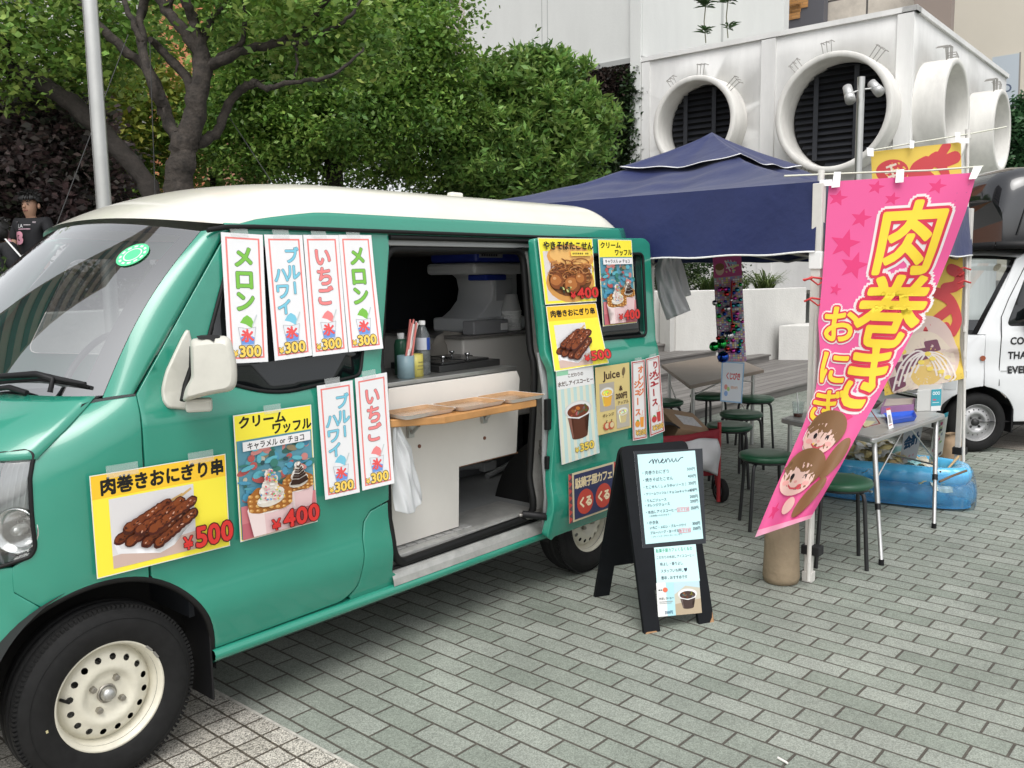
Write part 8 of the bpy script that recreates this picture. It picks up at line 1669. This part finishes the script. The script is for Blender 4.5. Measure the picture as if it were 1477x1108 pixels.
# jersey, shorts, hair
jp = [(0, 0, .47), (0, .002, .56), (0, .008, .66), (0, .006, .735), (0, 0, .778), (-.10, 0, .758), (-.128, .003, .69), (-.138, .008, .625), (.10, 0, .758), (.128, .003, .69), (.138, .008, .625)]
skinmesh('jersey', [PT(*p) for p in jp], [(0, 1), (1, 2), (2, 3), (3, 4), (3, 5), (5, 6), (6, 7), (3, 8), (8, 9), (9, 10)], [q*H for q in (.095, .092, .094, .072, .040, .048, .044, .040, .048, .044, .040)], BLK_C, tp)
skinmesh('shorts', [PT(*p) for p in ((0, 0, .50), (0, 0, .44), (-.058, 0, .40), (-.062, .006, .27), (.058, 0, .40), (.062, .006, .27))], [(0, 1), (1, 2), (2, 3), (1, 4), (4, 5)], [q*H for q in (.088, .08, .062, .052, .062, .052)], BLK_C, tp)
b = MB(); g = random.Random(3); hc = PT(0, .004, .925)
def haircap(b, PT, rr=.062, low=.25, seed=3, back=True, fr=.055):
    g = random.Random(seed); rows = []
    for i in range(9):
        th = i/8; row = []
        for j in range(24):
            a = 2*PI*j/24; frontness = max(0, math.cos(a)); lim = .42+(.75 if frontness < .3 else .75-.62*(frontness-.3)/.7)*1.0
            t_ = th*lim*1.35; R0 = rr*(1+.03*math.sin(j*5+i)+.05*th*g.uniform(-.4, 1)); x = R0*math.sin(t_)*math.sin(a)*1.0; y = R0*1.12*math.sin(t_)*math.cos(a); z = R0*1.12*math.cos(t_); row.append(PT(x, y+.006, .925+z))
        rows.append(row)
    b.loft(rows, closed=True); b.add(rows[0], [tuple(range(24))])
    for k in range(70):
        a = g.uniform(0, 6.28); t_ = g.uniform(.1, 1.0); x, y, z = rr*math.sin(t_)*math.sin(a), rr*1.12*math.sin(t_)*math.cos(a), rr*1.12*math.cos(t_); p = PT(x, y+.006, .925+z); q = PT(x*1.18+g.uniform(-.01, .01), y*1.12+.03*max(0, math.cos(a)), .925+z*1.10+g.uniform(-.012, .008)); b.tube([p, p*.5+q*.5, q], [.010, .008, .002], 5)
haircap(b, PT, .070); b.build('hair', HAIR, tp)
b = MB(); g = random.Random(21)
for k in range(34):
    a = g.uniform(-1.25, 1.25); r1 = .066; p0 = PT(r1*.75*math.sin(a), .006+r1*.75*math.cos(a), .965+g.uniform(-.004, .006)); p1 = PT(r1*1.02*math.sin(a), .008+r1*1.05*math.cos(a), .950); p2 = PT(r1*.99*math.sin(a+.08), .008+r1*1.02*math.cos(a), .930+g.uniform(-.008, .006)+.006*abs(a)); b.tube([p0, p1, p2], [.010, .009, .002], 5)
b.build('fringe', HAIR, tp)
FD = mat('eye_dark', (.015, .010, .008), .3); b = MB()
for s_ in (-1, 1): b.ball(PT(s_*.021, .061, .908), .0075, 10, sc3=(1.5, 1.2, .7))
b.build('eyes', FD, tp); b = MB()
for s_ in (-1, 1): b.tube([PT(s_*.034, .056, .922), PT(s_*.022, .0635, .926), PT(s_*.010, .064, .922)], .004, 5)
b.build('eyebrows', FD, tp); b = MB(); b.tube([PT(0, .060, .905), PT(0, .068, .892), PT(0, .072, .884)], [.007, .010, .012], 8); b.build('nose', SKIN, tp)
b = MB(); b.tube([PT(-.016, .058, .866), PT(0, .064, .865), PT(.016, .058, .866)], .005, 6); b.build('mouth', mat('lip', (.30, .11, .09), .5), tp)
for s_ in (-1, 1): b = MB(); b.ball(PT(s_*.056, .0, .897), .022, 10, sc3=(.6, .8, 1.3)); b.build('ear', SKIN, tp)
PKN = (.78, .36, .46); P = Print(40, 44, (.015, .015, .018)); P.ops = []
P.text('13', 3, 27, 26, PKN, .07, w_=27); P.text('LA', 11, 8, 8, (.6, .6, .6), .03); P.rect(22, 6, 31, 7.2, (.55, .5, .52)); P.rect(12, 12.5, 31, 14, (.55, .35, .42)); P.rect(0, 0, 7, 2.6, (.35, .3, .32)); P.rect(33, 1, 40, 3.6, (.35, .3, .32))
P.build('jersey_print', lambda u, v, h: PT(.105*(1-2*u)*.80 if False else .085*(1-2*u), .108-.055*abs(1-2*u)**2-.028*max(0, .5-v)+h, .765-.185*v), tp, back=False)
for s_ in (-1, 1): b = MB(); b.tube([PT(s_*.150, .010, .635), PT(s_*.1525, .010, .630)], .0405*H, 10); b.build('sleeve_stripe', mat('pink_trim', (.70, .38, .46), .7), tp)
for s_ in (-1, 1):
    for k in range(5): b = MB(); z = .505-.008*abs(k-2); x = s_*(.105-.010*(k-2)); b.tube([PT(x, .108, .517), PT(x*.98, .128, z), PT(x*.95, .136, z-.014-.002*(2-abs(k-2)))], [.0068, .006, .005], 6); b.build('finger', SKIN, tp)
# second person, seen from behind, nearer and lower
H2 = 1.30; tq, PQ, sy_, fy_ = person('person with black hair and dark clothes crossed by a white strap at the left edge', -4, 309, 8.15, H2, FWD*.8+RIGHT*.5)
skinmesh('body', [PQ(*p) for p in pts], ed, [r_*H2 for r_ in rad], SKIN, tq)
skinmesh('sweatshirt', [PQ(*p) for p in jp[:7]+[(-.148, .01, .62), (-.128, .06, .54)]+jp[8:10]+[(.148, .01, .62), (.128, .06, .54)]], [(0, 1), (1, 2), (2, 3), (3, 4), (3, 5), (5, 6), (6, 7), (7, 8), (3, 9), (9, 10), (10, 11), (11, 12)], [q*H2 for q in (.105, .112, .118, .09, .045, .062, .054, .046, .038, .062, .054, .046, .038)], BLK_C, tq)
skinmesh('trousers', [PQ(*p) for p in ((0, 0, .50), (0, 0, .44), (-.058, 0, .40), (-.062, .006, .08), (.058, 0, .40), (.062, .006, .08))], [(0, 1), (1, 2), (2, 3), (1, 4), (4, 5)], [q*H2 for q in (.09, .082, .064, .042, .064, .042)], BLK_C, tq)
b = MB(); haircap(b, PQ, .068, seed=9); b.ball(PQ(0, -.012, .90), .074*H2, 16, sc3=(1, 1.05, 1.1)); b.build('hair', HAIR, tq)
b = MB(); b.tube([at(8, 345, 7.97), at(22, 361, 7.93), at(40, 381, 7.95)], .011, 6, flat=.5); b.build('strap', WHITE, tq)

d_ = float((onz(1130, 1098)-CAMLOC)@F_); tag(MB().tube([onz(1122, 1093, .006), onz(1136, 1101, .006)], .0038, 8).build('cigarette_butt', mat('butt_white', (.75, .73, .68), .7)), 'white cigarette butt lying on the paving near the bottom edge', 'litter')
